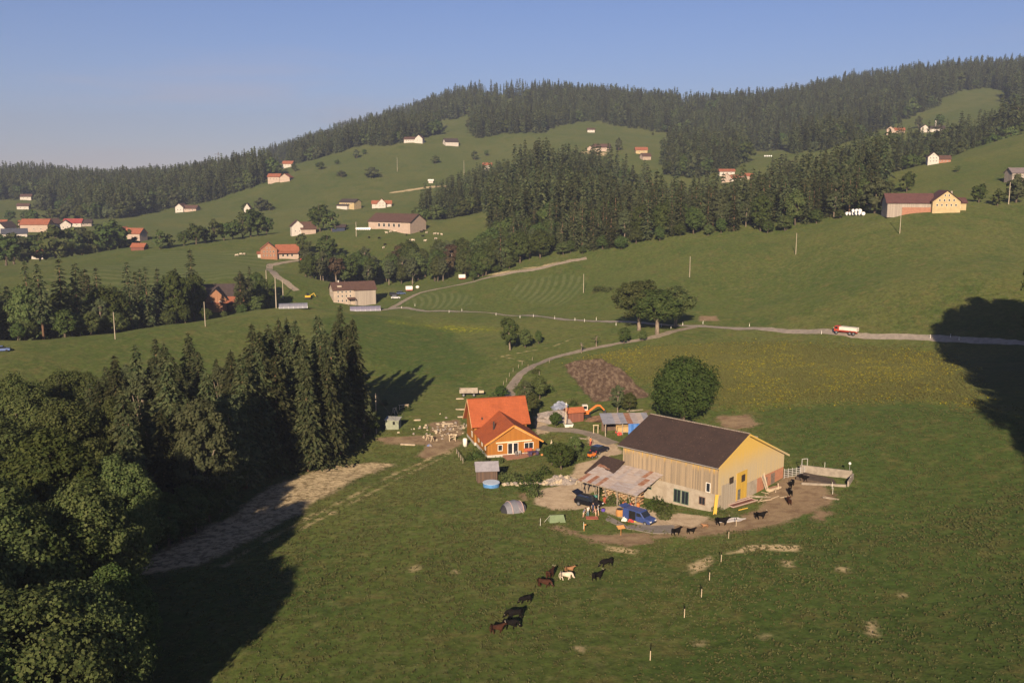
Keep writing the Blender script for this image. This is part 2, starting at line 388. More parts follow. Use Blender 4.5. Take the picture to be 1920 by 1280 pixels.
FARDIRT = [gp([(728,361),(760,356),(805,349),(838,347),(838,350),(800,353),(765,359),(735,363)]), gp([(890,337),(918,334),(918,338),(893,340)]),
           gp([(1083,285),(1112,282),(1150,290),(1120,294)]), gp([(560,485),(600,484),(600,490),(560,490)])]
YELLOW = [gp([(1100,672),(1220,652),(1400,642),(1600,650),(1760,660),(1790,700),(1820,760),(1700,748),(1560,752),(1430,760),(1360,760),(1330,730),(1225,720),(1180,695)]),
          gp([(730,600),(850,606),(945,615),(940,625),(830,618),(740,608)])]
LUSH = [gp([(1430,765),(1560,755),(1700,752),(1850,770),(2000,800),(2100,1000),(2100,1400),(1180,1400),(1230,1240),(1290,1130),(1345,1040),(1380,990),(1480,960),(1570,940),(1620,900),(1480,850),(1400,790)]),
        gp([(560,600),(700,590),(850,620),(930,680),(850,720),(720,690),(640,640)])]
MOWN = [(gp([(60,528),(300,470),(480,470),(540,500),(480,520),(350,530),(200,560),(60,560)]), A(330, 900), 8.0),
        (gp([(945,545),(1000,522),(1060,512),(1100,520),(1092,548),(1060,570),(985,566)]), A(760, 440), 3.3),
        (gp([(750,570),(800,548),(880,552),(900,572),(840,578)]), A(620, 430), 3.3)]
ROADS = dict(
    road=([(712,581),(760,577),(850,584),(950,591),(1050,598),(1140,603),(1220,607),(1300,611),(1400,616),(1500,622),(1600,628),(1700,632),(1800,637),(1900,642),(2060,652)], 3.3),
    lane=([(1302,613),(1270,620),(1230,631),(1180,641),(1130,650),(1080,660),(1035,672),(1000,686),(975,702),(961,722),(955,745),(966,768)], 3.0),
    yard_lane=([(1012,800),(1040,806),(1075,807),(1110,815),(1150,832)], 3.0),
    field_road=([(733,578),(765,560),(800,546),(850,536),(905,523),(960,511),(1040,496),(1100,484)], 3.4),
    hill_lane=([(556,545),(535,528),(514,512),(505,503),(516,496),(545,490),(575,486)], 3.4))
ROADXY = {k: (gp(p), w) for k, (p, w) in ROADS.items()}
RUTS = [gp([(850,838),(800,862),(760,880),(700,908),(640,940),(560,980),(500,1012),(420,1060)]), gp([(850,845),(805,870),(765,888),(708,917),(645,950),(565,992)])]
PATHS = [gp([(1078,632),(1040,648),(980,660),(940,668)]), gp([(940,668),(975,676),(990,678)]), gp([(820,362),(840,350)])]
def build_ground():
    az, rr = grid_axes(); na, nr = len(az), len(rr)
    a2, r2 = np.meshgrid(az, rr); x = (r2*np.sin(a2)).ravel(); y = (r2*np.cos(a2)).ravel()
    z = height(x, y)
    vx = np.concatenate([x, [0]]); vy = np.concatenate([y, [0]]); vz = np.concatenate([z, [z[:na].mean()]])
    i = np.arange(nr-1)[:,None]*na + np.arange(na)[None]; j = np.arange(nr-1)[:,None]*na + (np.arange(na)[None]+1) % na
    quads = np.stack([i, j, j+na, i+na], -1).reshape(-1, 4)
    c = len(vx)-1; k = np.arange(na); tris = np.stack([np.full(na, c), (k+1) % na, k], -1)
    me = bpy.data.meshes.new('ground')
    me.vertices.add(len(vx)); me.vertices.foreach_set('co', np.column_stack([vx, vy, vz]).astype(np.float32).ravel())
    nl = quads.size + tris.size
    me.loops.add(nl); me.loops.foreach_set('vertex_index', np.concatenate([quads[:, ::-1].ravel(), tris[:, ::-1].ravel()]).astype(np.int32))
    nf = len(quads)+len(tris); me.polygons.add(nf)
    st = np.concatenate([np.arange(len(quads))*4, quads.size+np.arange(len(tris))*3]).astype(np.int32)
    me.polygons.foreach_set('loop_start', st)
    me.polygons.foreach_set('use_smooth', np.ones(nf, bool)); me.update(calc_edges=True); me.validate()
    def area(name, polys, margin=25):
        s = np.full(len(vx), -30.0)
        for p in polys:
            q = np.asarray(p); b = (vx > q[:,0].min()-margin) & (vx < q[:,0].max()+margin) & (vy > q[:,1].min()-margin) & (vy < q[:,1].max()+margin)
            s[b] = np.maximum(s[b], poly_sdf(vx[b], vy[b], p))
        return s
    def lines(ls, w):
        s = np.full(len(vx), -30.0)
        for p in ls:
            q = np.asarray(p); b = (vx > q[:,0].min()-12) & (vx < q[:,0].max()+12) & (vy > q[:,1].min()-12) & (vy < q[:,1].max()+12)
            s[b] = np.maximum(s[b], line_sdf(vx[b], vy[b], p, w))
        return s
    at = {'a_dirt': np.maximum(area('d', DIRT), lines([gp([(1475,890),(1480,930),(1430,970),(1350,985),(1280,1000),(1200,1010),(1110,1008),(1040,990)])], 2.2)),
          'a_gravel': area('g', GRAVEL), 'a_plough': area('p', PLOUGH), 'a_rough': area('r', ROUGH),
          'a_scar': np.maximum(np.maximum(area('s', SCAR), area('f', FARDIRT)), np.maximum(lines(RUTS, .75), lines(PATHS, .9))),
          'a_yellow': area('y', YELLOW, 60), 'a_lush': area('l', LUSH, 60)}
    stripe = np.full(len(vx), 0.0); mo = np.full(len(vx), -30.0)
    for p, c0, per in MOWN:
        s = area('m', [p]); stripe = np.where(s > -5, np.hypot(vx-c0[0], vy-c0[1])/per, stripe); mo = np.maximum(mo, s)
    at['a_mown'] = mo; at['a_stripe'] = stripe
    for n, v in at.items():
        l = me.attributes.new(n, 'FLOAT', 'POINT'); l.data.foreach_set('value', v.astype(np.float32))
    me.materials.append(ground_mat())
    o = bpy.data.objects.new('ground', me); COL.objects.link(o); o['kind'] = 'structure'
    return o
def ground_mat():
    m, nt, b = _new('pasture')
    pos = nt.nodes.new('ShaderNodeNewGeometry').outputs['Position']
    def att(n):
        a = nt.nodes.new('ShaderNodeAttribute'); a.attribute_name = n; return a.outputs['Fac']
    def mp(scale):
        q = nt.nodes.new('ShaderNodeMapping'); q.inputs['Scale'].default_value = scale; nt.links.new(pos, q.inputs[0]); return q.outputs[0]
    n_big = _noise(nt, pos, .011, 4, .55); n_mid = _noise(nt, pos, .07, 5, .6); n_sm = _noise(nt, pos, .55, 5, .65); n_fine = _noise(nt, pos, 3.2, 4, .7)
    n_tuft = _noise(nt, pos, 1.3, 3, .7); n_edge = _noise(nt, pos, .22, 3, .5)
    g = _mix(nt, (0.0405,0.0556,0.0135), (0.0546,0.0635,0.0183), _ss(nt, n_big, .38, .62))
    g = _mix(nt, g, (0.0321,0.0498,0.0119), _ss(nt, n_mid, .45, .72))
    g = _mix(nt, g, (0.0669,0.0691,0.0270), _math(nt, 'MULTIPLY', _ss(nt, n_sm, .46, .70), .8))
    lush = _ss(nt, _math(nt, 'ADD', att('a_lush'), _math(nt, 'MULTIPLY', n_mid, 6)), 0, 7)
    lg = _mix(nt, (0.0274,0.0454,0.0104), (0.0368,0.0498,0.0135), _ss(nt, n_sm, .4, .7))
    g = _mix(nt, g, lg, _math(nt, 'MULTIPLY', lush, .85))
    # buttercups in the long grass
    ye = _ss(nt, _math(nt, 'ADD', att('a_yellow'), _math(nt, 'MULTIPLY', n_mid, 14)), 3, 16)
    g = _mix(nt, g, (0.0575,0.0680,0.0151), _math(nt, 'MULTIPLY', ye, .75))
    yf = _noise(nt, mp((.55, .25, .5)), 1.6, 4, .75)
    fl = _math(nt, 'MULTIPLY', _math(nt, 'MULTIPLY', _ss(nt, yf, .47, .60), ye), _ss(nt, _noise(nt, pos, .09, 3), .36, .60))
    g = _mix(nt, g, (0.1518,0.1520,0.0056), _math(nt, 'MULTIPLY', fl, 1.0))
    # tufts, thistles and bare specks
    g = _mix(nt, g, (0.0132,0.0250,0.0056), _math(nt, 'MULTIPLY', _ss(nt, n_tuft, .54, .74), .6))
    g = _mix(nt, g, (0.0895,0.0941,0.0463), _math(nt, 'MULTIPLY', _ss(nt, _noise(nt, pos, .9, 6, .75), .69, .78), .7))
    blotch = _noise(nt, pos, .26, 6, .7)
    g = _mix(nt, g, (0.0760,0.0640,0.0241), _math(nt, 'MULTIPLY', _ss(nt, blotch, .50, .70), .6))
    hv = nt.nodes.new('ShaderNodeHueSaturation'); nt.links.new(g, hv.inputs['Color']); nt.links.new(_math(nt, 'ADD', .62, _math(nt, 'MULTIPLY', _ss(nt, _noise(nt, pos, .8, 7, .8), .3, .7), .76)), hv.inputs['Value']); g = hv.outputs[0]
    # mown swathes
    mo = _ss(nt, _math(nt, 'ADD', att('a_mown'), _math(nt, 'MULTIPLY', n_sm, 5)), 1.5, 4.5)
    w = _math(nt, 'SINE', _math(nt, 'ADD', _math(nt, 'MULTIPLY', att('a_stripe'), 6.283), _math(nt, 'MULTIPLY', n_mid, 3.5)))
    sw = _mix(nt, (0.0368,0.0511,0.0160), (0.0697,0.0805,0.0343), _ss(nt, _math(nt, 'ADD', w, _math(nt, 'MULTIPLY', n_sm, .6)), -.1, .9))
    g = _mix(nt, g, sw, _math(nt, 'MULTIPLY', mo, _math(nt, 'MULTIPLY', _ss(nt, n_sm, .25, .6), .7)))
    def patch(name, col, lo, hi, wob, base):
        k = _ss(nt, _math(nt, 'ADD', att(name), _math(nt, 'MULTIPLY', _math(nt, 'SUBTRACT', _math(nt, 'ADD', _math(nt, 'ADD', _math(nt, 'MULTIPLY', n_edge, .4), _math(nt, 'MULTIPLY', n_fine, .25)), _math(nt, 'MULTIPLY', n_sm, .35)), .5), wob)), lo, hi)
        return _mix(nt, base, col, k), k
    soil = _mix(nt, (0.139,0.102,0.065), (0.086,0.058,0.037), _ss(nt, n_sm, .35, .7)); soil = _mix(nt, soil, (0.198,0.158,0.112), _ss(nt, n_fine, .58, .72))
    g, k1 = patch('a_dirt', soil, -.6, .9, 9.0, g)
    grav = _mix(nt, (0.238,0.188,0.132), (0.165,0.125,0.086), _ss(nt, n_sm, .35, .7)); grav = _mix(nt, grav, (0.290,0.244,0.185), _ss(nt, n_fine, .55, .7))
    g, k2 = patch('a_gravel', grav, -.4, .6, 4.5, g)
    ps = _noise(nt, mp((.9, .25, .5)), 1.2, 5, .7)
    pl = _mix(nt, (0.050,0.032,0.022), (0.132,0.096,0.066), _ss(nt, ps, .40, .68))
    g, k3 = patch('a_plough', pl, -.4, .5, 4.0, g)
    rn = _noise(nt, mp((.8, .8, .8)), 1.1, 6, .75)
    rg = _mix(nt, (0.294,0.236,0.147), (0.107,0.082,0.046), _ss(nt, rn, .42, .62)); rg = _mix(nt, rg, (0.045,0.055,0.018), _ss(nt, n_tuft, .60, .70))
    g, k4 = patch('a_rough', rg, -.8, 1.2, 8.0, g)
    sc = _mix(nt, (0.302,0.240,0.151), (0.169,0.134,0.072), _ss(nt, n_fine, .35, .65))
    g, k5 = patch('a_scar', sc, -.35, 1.0, 5.0, g)
    nt.links.new(g, b.inputs['Base Color']); b.inputs['Roughness'].default_value = 1.0; b.inputs['Specular IOR Level'].default_value = .08
    b.inputs['Diffuse Roughness'].default_value = 1.0
    hgt = _math(nt, 'ADD', _math(nt, 'MULTIPLY', n_tuft, .5), _math(nt, 'MULTIPLY', n_fine, .22))
    rough = _math(nt, 'ADD', _math(nt, 'MULTIPLY', k3, ps), _math(nt, 'MULTIPLY', k4, rn))
    hgt = _math(nt, 'ADD', hgt, _math(nt, 'MULTIPLY', rough, .9))
    hgt = _math(nt, 'ADD', hgt, _math(nt, 'MULTIPLY', n_sm, .35))
    bp = nt.nodes.new('ShaderNodeBump'); bp.inputs['Strength'].default_value = .75; bp.inputs['Distance'].default_value = .35
    nt.links.new(hgt, bp.inputs['Height']); nt.links.new(bp.outputs[0], b.inputs['Normal'])
    return m
def resample(pts, step):
    P_ = np.asarray(pts, float); out = []
    # Catmull-Rom through the points
    Q = np.vstack([2*P_[0]-P_[1], P_, 2*P_[-1]-P_[-2]])
    for i in range(1, len(Q)-2):
        n = max(2, int(np.hypot(*(Q[i+1]-Q[i]))/step))
        for k in range(n):
            t = k/n; a, b_, c, d = Q[i-1], Q[i], Q[i+1], Q[i+2]
            out.append(.5*((2*b_)+(-a+c)*t+(2*a-5*b_+4*c-d)*t*t+(-a+3*b_-3*c+d)*t**3))
    out.append(P_[-1]); return np.array(out)
def ribbon(name, pts, w, m, lift=.06, step=1.5):
    P_ = resample(pts, step); T = np.gradient(P_, axis=0); T /= np.linalg.norm(T, axis=1)[:,None]+1e-9
    N = np.column_stack([-T[:,1], T[:,0]]); mb = MB(); rows = []
    rs = np.random.RandomState(3)
    for s_ in (-.5, -.17, .17, .5):
        j = (rs.rand(len(P_))-.5)*(.5 if abs(s_) == .5 else 0)
        q = P_ + N*(w*s_+j*np.sign(s_))[:,None]; rows.append(np.column_stack([q, height(q[:,0], q[:,1])+lift]))
    for i in range(len(P_)-1):
        for r in range(3): mb.face([rows[r][i], rows[r][i+1], rows[r+1][i+1], rows[r+1][i]])
    o = mb.build(name, m); o['kind'] = 'structure'; return o
build_ground()
_asph = mat('worn_asphalt', (.30,.255,.205), (.22,.185,.15), .8, .95, .2)
_grav = mat('gravel_lane', (.30,.245,.185), (.22,.18,.13), .9, .95, .4)
ribbon('road', ROADXY['road'][0], 3.3, _asph)
ribbon('lane', ROADXY['lane'][0], 2.7, _grav)
ribbon('yard_lane', ROADXY['yard_lane'][0], 3.0, _grav)
ribbon('field_road', ROADXY['field_road'][0], 3.2, _grav)
ribbon('hill_lane', ROADXY['hill_lane'][0], 3.4, _grav)
# ---------------------------------------------------------------- trees: crowns of leaf-sized faces
BARK = mat('bark', (.11,.085,.06), (.055,.042,.03), 3, .95, .4, (1, 1, .3))
PALEBARK = mat('pale_bark', (.24,.19,.145), (.12,.095,.07), 2.5, .95, .3, (1, 1, .3))
PINEBARK = mat('pine_bark', (.20,.115,.07), (.10,.06,.04), 2.5, .95, .3, (1, 1, .3))
L_SPR = leafmat('spruce_needles', (.034,.050,.022), (.090,.095,.044), .2, .8)
L_ASH = leafmat('ash_leaves', (.056,.080,.027), (.110,.126,.046), .3, .6)
L_OAK = leafmat('oak_leaves', (.042,.068,.020), (.078,.098,.031), .25, .5)
L_LIN = leafmat('linden_leaves', (.034,.058,.016), (.058,.080,.023), .22, .3)
L_GRY = leafmat('willow_leaves', (.060,.076,.036), (.095,.105,.052), .25, .4)
L_RED = leafmat('copper_leaves', (.065,.048,.030), (.095,.070,.040), .2, .3)
def quads_mesh(name, P_, X_, Y_, m):
    """one diamond leaf spray at each point, spanned by half-axes X_ and Y_"""
    n = len(P_); V = np.stack([P_-Y_*.55, P_+X_, P_+Y_, P_-X_], 1).reshape(-1, 3)
    me = bpy.data.meshes.new(name); me.vertices.add(4*n); me.vertices.foreach_set('co', V.astype(np.float32).ravel())
    me.loops.add(4*n); me.loops.foreach_set('vertex_index', np.arange(4*n, dtype=np.int32)); me.polygons.add(n)
    me.polygons.foreach_set('loop_start', (np.arange(n)*4).astype(np.int32))
    me.update(calc_edges=True); me.materials.append(m); return me
def unit(v): return v/(np.linalg.norm(v, axis=-1, keepdims=True)+1e-9)
def spruce_meshes(seed, H=24.0, R=3.4, whorls=30, per=9, sprays=13, size=.55, low=.10, thin=0):
    rs = np.random.RandomState(seed); P_, X_, Y_ = [], [], []
    lean = rs.randn(2)*.25
    for w in range(whorls):
        t = (w+rs.rand()*.7)/whorls; zc = H*(low+(1-low)*t**.92)
        L0 = R*(1-t)**.78*(.82+.36*rs.rand())+.22
        if t < .12: L0 *= .72+.3*rs.rand()
        n = max(4, int(per*(1-.45*t)))
        ph0 = rs.rand()*6.28
        for k in range(n):
            if rs.rand() < .10+thin: continue
            ph = ph0+k*6.283/n+rs.randn()*.16; L = L0*(.62+.6*rs.rand())
            d = np.array([math.cos(ph), math.sin(ph), 0]); side = np.array([-d[1], d[0], 0])
            droop = .30+.38*(1-t)+.12*rs.rand()
            m_ = max(3, int(sprays*(.35+.65*L/R)))
            u = np.sort(rs.rand(m_))**.75
            zz = zc + L*(.10*np.sin(u*2.2)-droop*u**1.5) + rs.randn(m_)*.10
            lat = rs.randn(m_)*.16*L*(.35+u*.6)
            p = d*(L*u)[:,None]+side*lat[:,None]; p[:,2] = zz; p[:,:2] += lean*t*t
            s_ = size*(.65+.7*rs.rand(m_))*(.62+.38*(1-t))
            yd = unit(d*(.8+.3*rs.rand(m_))[:,None]+side*(rs.randn(m_)*.5)[:,None]+np.array([0,0,1])*(-.35-.5*rs.rand(m_))[:,None])
            xd = unit(np.cross(yd, np.array([0,0,1])+rs.randn(m_,3)*.55))
            P_.append(p); X_.append(xd*(s_*.42)[:,None]); Y_.append(yd*(s_*1.0)[:,None])
    tip = np.column_stack([np.full(5, lean[0]), np.full(5, lean[1]), H-np.arange(5)*.25])
    P_.append(tip); X_.append(unit(rs.randn(5,3)*[1,1,.1])*.12); Y_.append(np.tile([0,0,.5], (5,1)))
    crown = quads_mesh('crown', np.vstack(P_), np.vstack(X_), np.vstack(Y_), L_SPR)
    tr = MB().tube([(0,0,-1.2),(0,0,H*.3),(lean[0]*.4,lean[1]*.4,H*.65),(lean[0],lean[1],H*.97)], [R*.095,R*.078,R*.05,.03], 7)
    return tr.mesh('trunk', PINEBARK, True), crown
def broad_meshes(seed, H=15.0, R=5.0, clumps=70, per=70, size=.30, base=.22, leaf=None, bark=None, loose=1.0, flat=1.0, top=1.0):
    """limbs fork from a tapered trunk; leaf sprays fill uneven clumps at the limb ends"""
    rs = np.random.RandomState(seed); leaf = leaf or L_ASH; bark = bark or BARK
    zc = H*(base+1)/2; rz_ = H*(1-base)/2
    C_ = []
    lobes = [(rs.rand()*6.28, .25+.55*rs.rand(), rs.uniform(-.7,.7)) for _ in range(7)]
    while len(C_) < clumps:
        v = unit(rs.randn(3)); rad = (.35+.65*rs.rand()**.45)
        if v[2] < -.55 and rs.rand() < .6: continue
        g = 1.0
        for ph, am, el in lobes:
            l = np.array([math.cos(ph)*math.cos(el), math.sin(ph)*math.cos(el), math.sin(el)])
            g += .34*am*max(0, v@l)**4
        w_ = 1-.30*max(0, v[2])**2*top
        C_.append(np.array([v[0]*R*w_, v[1]*R*w_, v[2]*rz_*flat])*rad*g*.80+[0,0,zc])
    C_ = np.array(C_); cr_ = R*(.17+.15*rs.rand(len(C_)))*loose
    P_, N_ = [], []
    for c, r in zip(C_, cr_):
        n = int(per*(.6+.8*rs.rand())); v = unit(rs.randn(n,3)); rr_ = r*(.45+.6*rs.rand(n))[:,None]
        P_.append(c+v*rr_*[1,1,.78]); N_.append(unit(v+unit(c-[0,0,zc])*.7+rs.randn(n,3)*.55+[0,0,.25]))
    P_ = np.vstack(P_); N_ = np.vstack(N_); n = len(P_)
    X_ = unit(np.cross(N_, rs.randn(n,3))); Y_ = np.cross(N_, X_); s_ = size*(.6+.8*rs.rand(n))[:,None]
    crown = quads_mesh('crown', P_, X_*s_*.62, Y_*s_, leaf)
    tr = MB(); r0 = R*.075+.05; fork = H*(base+.12)
    tr.tube([(0,0,-1.0),(0,0,H*.05),(rs.randn()*.1,rs.randn()*.1,fork),(rs.randn()*.3,rs.randn()*.3,H*.62),(0,0,H*.88)], [r0*1.25,r0,r0*.8,r0*.42,.04], 8)
    for k in range(9):
        c = C_[rs.randint(len(C_))]; z0 = fork*(.75+.5*rs.rand()); mid = c*[.45,.45,0]+[0,0,(z0+c[2])/2+.4]
        tr.tube([(0,0,z0), tuple(mid), tuple(c)], [r0*.42,r0*.26,.04], 6)
    return tr.mesh('trunk', bark, True), crown
def bush_mesh(seed, R=1.2, H=1.4, n=420, size=.2, leaf=None):
    rs = np.random.RandomState(seed); v = unit(rs.randn(n,3)); v[:,2] = np.abs(v[:,2])
    lob = 1+.25*np.sin(v[:,0]*5+seed)+.2*np.sin(v[:,1]*6+2*seed)
    P_ = v*(.55+.5*rs.rand(n))[:,None]*np.array([R,R,H])*lob[:,None]; N_ = unit(v+rs.randn(n,3)*.7)
    X_ = unit(np.cross(N_, rs.randn(n,3))); Y_ = np.cross(N_, X_); s_ = size*(.6+.8*rs.rand(n))[:,None]
    st = MB()
    for k in range(4):
        a = rs.rand()*6.28; st.tube([(0,0,-.3),(math.cos(a)*R*.3,math.sin(a)*R*.3,H*.45),(math.cos(a)*R*.55,math.sin(a)*R*.55,H*.8)], [.05,.035,.015], 5)
    return st.mesh('stem', BARK), quads_mesh('foliage', P_, X_*s_*.6, Y_*s_, leaf or L_OAK)
SPR_HI = [spruce_meshes(s, 24, 3.7+.35*(s % 3), 38, 12, 19, .66, .08+.05*(s % 2)) for s in (1, 2, 3, 4)]
SPR_MID = [spruce_meshes(s, 24, 3.1+.3*(s % 3), 26, 9, 8, .95, [.05,.1,.24,.06][s % 4]) for s in (11, 12, 13, 14, 15)]
SPR_FAR = [spruce_meshes(s, 24, 2.9+.3*(s % 3), 18, 7, 4, 1.45, .06) for s in (21, 22, 23)]
BIG = [broad_meshes(31, 21, 6.2, 360, 125, .205, .12, L_ASH, PALEBARK, .78), broad_meshes(32, 22, 6.6, 380, 125, .21, .12, L_ASH, PALEBARK, .76),
       broad_meshes(33, 20, 5.6, 320, 125, .205, .10, L_OAK, BARK, .8)]
MEDT = [broad_meshes(41, 15, 5.0, 105, 62, .44, .05, L_ASH), broad_meshes(42, 16, 4.4, 100, 60, .44, .06, L_OAK, None, 1.0, 1.0, .4),
        broad_meshes(43, 14, 5.4, 105, 58, .46, .04, L_OAK), broad_meshes(44, 17, 4.2, 85, 46, .42, .12, L_GRY, PALEBARK, .8),
        broad_meshes(45, 15, 5.0, 95, 56, .45, .03, L_LIN)]
FART = [broad_meshes(s, 15, 5.0, 42, 26, .95, .0, [L_ASH, L_OAK, L_GRY, L_OAK][s % 4]) for s in (51, 52, 53, 54)]
LINDEN = broad_meshes(64, 13.0, 6.4, 300, 62, .26, .03, L_LIN, BARK, .85, 1.0, .5)
ROADT = [broad_meshes(71, 15, 5.2, 120, 75, .30, .17, L_ASH, PALEBARK, .95), broad_meshes(72, 13, 5.2, 115, 75, .30, .2, L_OAK, PALEBARK, .95),
         broad_meshes(73, 12.5, 4.8, 105, 70, .30, .2, L_ASH, PALEBARK, .95)]
LONE = broad_meshes(74, 11.5, 3.4, 110, 60, .30, .10, L_OAK, PALEBARK, .9)
DEAD = broad_meshes(75, 4.0, 1.5, 14, 12, .14, .3, L_GRY, PALEBARK, .8)
AIRY = broad_meshes(46, 18, 4.0, 150, 105, .24, .02, L_GRY, PALEBARK, .8)
COPPER = broad_meshes(76, 11, 3.6, 60, 40, .4, .2, L_RED, PALEBARK, .9)
BUSH = [bush_mesh(s, 1.2, 1.4, 460, .17, [L_ASH, L_OAK, L_LIN][s % 3]) for s in (81, 82, 83, 84)]
NT = [0]; LAST = [None]
def tree(meshes, loc, h, label, group=None, wide=1.0, name='tree', cat='tree', href=None):
    """loc on the ground, h the height in metres"""
    me_t, me_c = meshes
    if href is None:
        href = max(v.co.z for v in me_c.vertices) if 'href' not in me_c else me_c['href']; me_c['href'] = href
    NT[0] += 1; s_ = h/href
    o = thing(name, label, cat, tuple(loc), (NT[0]*2.399) % 6.283, group, 1.0); o.scale = (s_*wide, s_*wide, s_)
    link(me_t.name.split('.')[0], me_t, o); LAST[0] = link(me_c.name.split('.')[0], me_c, o)
    return o
def inpoly(px, py, poly):
    ins = np.zeros(np.shape(px), bool); P_ = np.asarray(poly, float)
    for i in range(len(P_)):
        ax, ay = P_[i]; bx, by = P_[(i+1) % len(P_)]
        ins ^= ((ay > py) != (by > py)) & (px < (bx-ax)*(py-ay)/(by-ay+1e-12)+ax)
    return ins
def scatter(poly_xy, spacing, seed, keep=1.0):
    """roughly even random points inside a polygon in metres"""
    rs = np.random.RandomState(seed); P_ = np.asarray(poly_xy); lo, hi = P_.min(0), P_.max(0)
    gx, gy = np.meshgrid(np.arange(lo[0], hi[0], spacing), np.arange(lo[1], hi[1], spacing))
    p = np.column_stack([gx.ravel(), gy.ravel()])+rs.uniform(-.45, .45, (gx.size, 2))*spacing
    p = p[poly_sdf(p[:,0], p[:,1], P_) > 0]; p = p[rs.rand(len(p)) < keep]
    return np.column_stack([p, height(p[:,0], p[:,1])]) if len(p) else np.zeros((0,3))
def axy(pts): return [tuple(A(px, r*K)[:2]) for px, r in pts]       # (pixel column, distance) outline of a wood
rnd = random.Random(9)

# ---- the dark spruce wood left of the farm: right-hand block
W1 = axy([(450,132),(520,129),(600,136),(655,144),(672,152),(650,168),(560,172),(470,165),(440,150)])
for i, p in enumerate(scatter(W1, 4.9, 3, .92)):
    tree(SPR_HI[i % 4], p, rnd.uniform(21, 26), 'tall dark spruce in the dense clump between the stubble strip and the timber chalet', 'spruces of the clump nearest the chalet', rnd.uniform(.9, 1.15), 'spruce')
W2 = axy([(120,112),(250,104),(330,106),(420,116),(450,126),(440,150),(380,160),(250,165),(150,150),(60,140)])
for i, p in enumerate(scatter(W2, 5.8, 4, .85)):
    if i % 7 == 3: tree(AIRY, p, rnd.uniform(16, 20), 'airy grey-green broadleaf tree among the shaded spruces of the left wood', 'broadleaf trees among the shaded spruces', 1, 'broadleaf_tree')
    else: tree(SPR_HI[i % 4], p, rnd.uniform(17, 23), 'dark spruce in the shaded wood above the stubble strip', 'spruces of the shaded wood', rnd.uniform(.95, 1.2), 'spruce')
for px, r, h, w in [(40,72,20,1.05),(150,78,20,1.0),(-60,80,22,1.1),(95,92,22,1.05),(205,92,18,.95),(0,104,22,1),(130,112,21,1),(-70,110,22,1),(50,128,22,1),(215,116,19,.9),
                    (-20,60,20,1.05),(110,63,17,1),(190,70,14,.9),(-130,95,22,1),(-60,135,23,1),(150,138,20,1)]:
    tree(BIG[rnd.randrange(3)], A(px, r*K, 900), h, 'big leafy ash tree at the wood edge rising from the dark slope', 'leafy trees at the near wood edge', w, 'broadleaf_tree')
for px, r, h in [(262,103,6),(285,104,5),(310,105,6.5),(335,106,5),(362,108,6),(388,111,5.5),(412,114,6),(436,120,6.5),(300,108,7),(350,110,7),(400,116,7)]:
    tree(MEDT[1], A(px, r*K, 900), h, 'low leafy bush at the shaded foot of the left wood', 'bushes at the shaded foot of the wood', 1.2, 'bush', 'bush')
for px, py, h in [(470,905,4.5),(505,895,5),(530,890,4),(440,915,5),(410,930,4),(690,815,7),(655,838,5),(620,855,4)]:
    tree(MEDT[2], G(px, py), h, 'low leafy bush along the foot of the spruces', 'bushes along the spruce clump', 1.1, 'bush', 'bush')
tree(MEDT[3], G(682,822), 10, 'pale birch-like tree at the end of the spruce clump beside the rusty red scrap', None, .9, 'broadleaf_tree')
tree(ROADT[0], G(650,800), 17, 'narrow broadleaf tree standing against the back of the spruce clump', None, .6, 'broadleaf_tree')
# wood beyond the left and right edges of the picture, seen only by its shadow
SDX, SDY, SDT = math.sin(SHADOW_AZ), math.cos(SHADOW_AZ), math.tan(SUN_EL)
def caster(px, py, h):
    g = G(px, py); s_ = h/SDT
    for _ in range(12):
        x, y = g[0]-SDX*s_, g[1]-SDY*s_; s_ = (hz(x, y)+h*.93-g[2])/SDT
    return np.array([x, y, hz(x, y)])
for px, py, h in [(500,975,23),(455,1030,23),(405,1110,23),(350,1200,23),(440,1120,20),(380,1180,21),(300,1260,22),(455,1000,22),(340,1100,24),(300,1180,24)]:
    tree(BIG[rnd.randrange(3)], caster(px, py, h), h, 'big leafy tree of the wood, casting its shade over the stubble strip', 'shade-casting trees of the near wood', .95, 'broadleaf_tree')
for px, py, h in [(1795,590,32),(1830,566,33),(1885,566,32),(1930,585,31),(1800,655,31),(1840,695,31),(1885,745,30),(1930,805,29),(1955,660,32),(1980,620,32),(1920,640,30),(1985,740,30),(1870,620,32),(1960,560,31)]:
    for _ in range(14):
        c_ = caster(px, py, h)
        if pix(c_[0], c_[1], c_[2]+h*.5)[0] < 2015: h += 1.0
    tree(BIG[rnd.randrange(3)], c_, h, 'tall tree on the rise beside the buttercup meadow, throwing a long shadow', 'trees on the rise beside the buttercup meadow', .8, 'tall_tree')

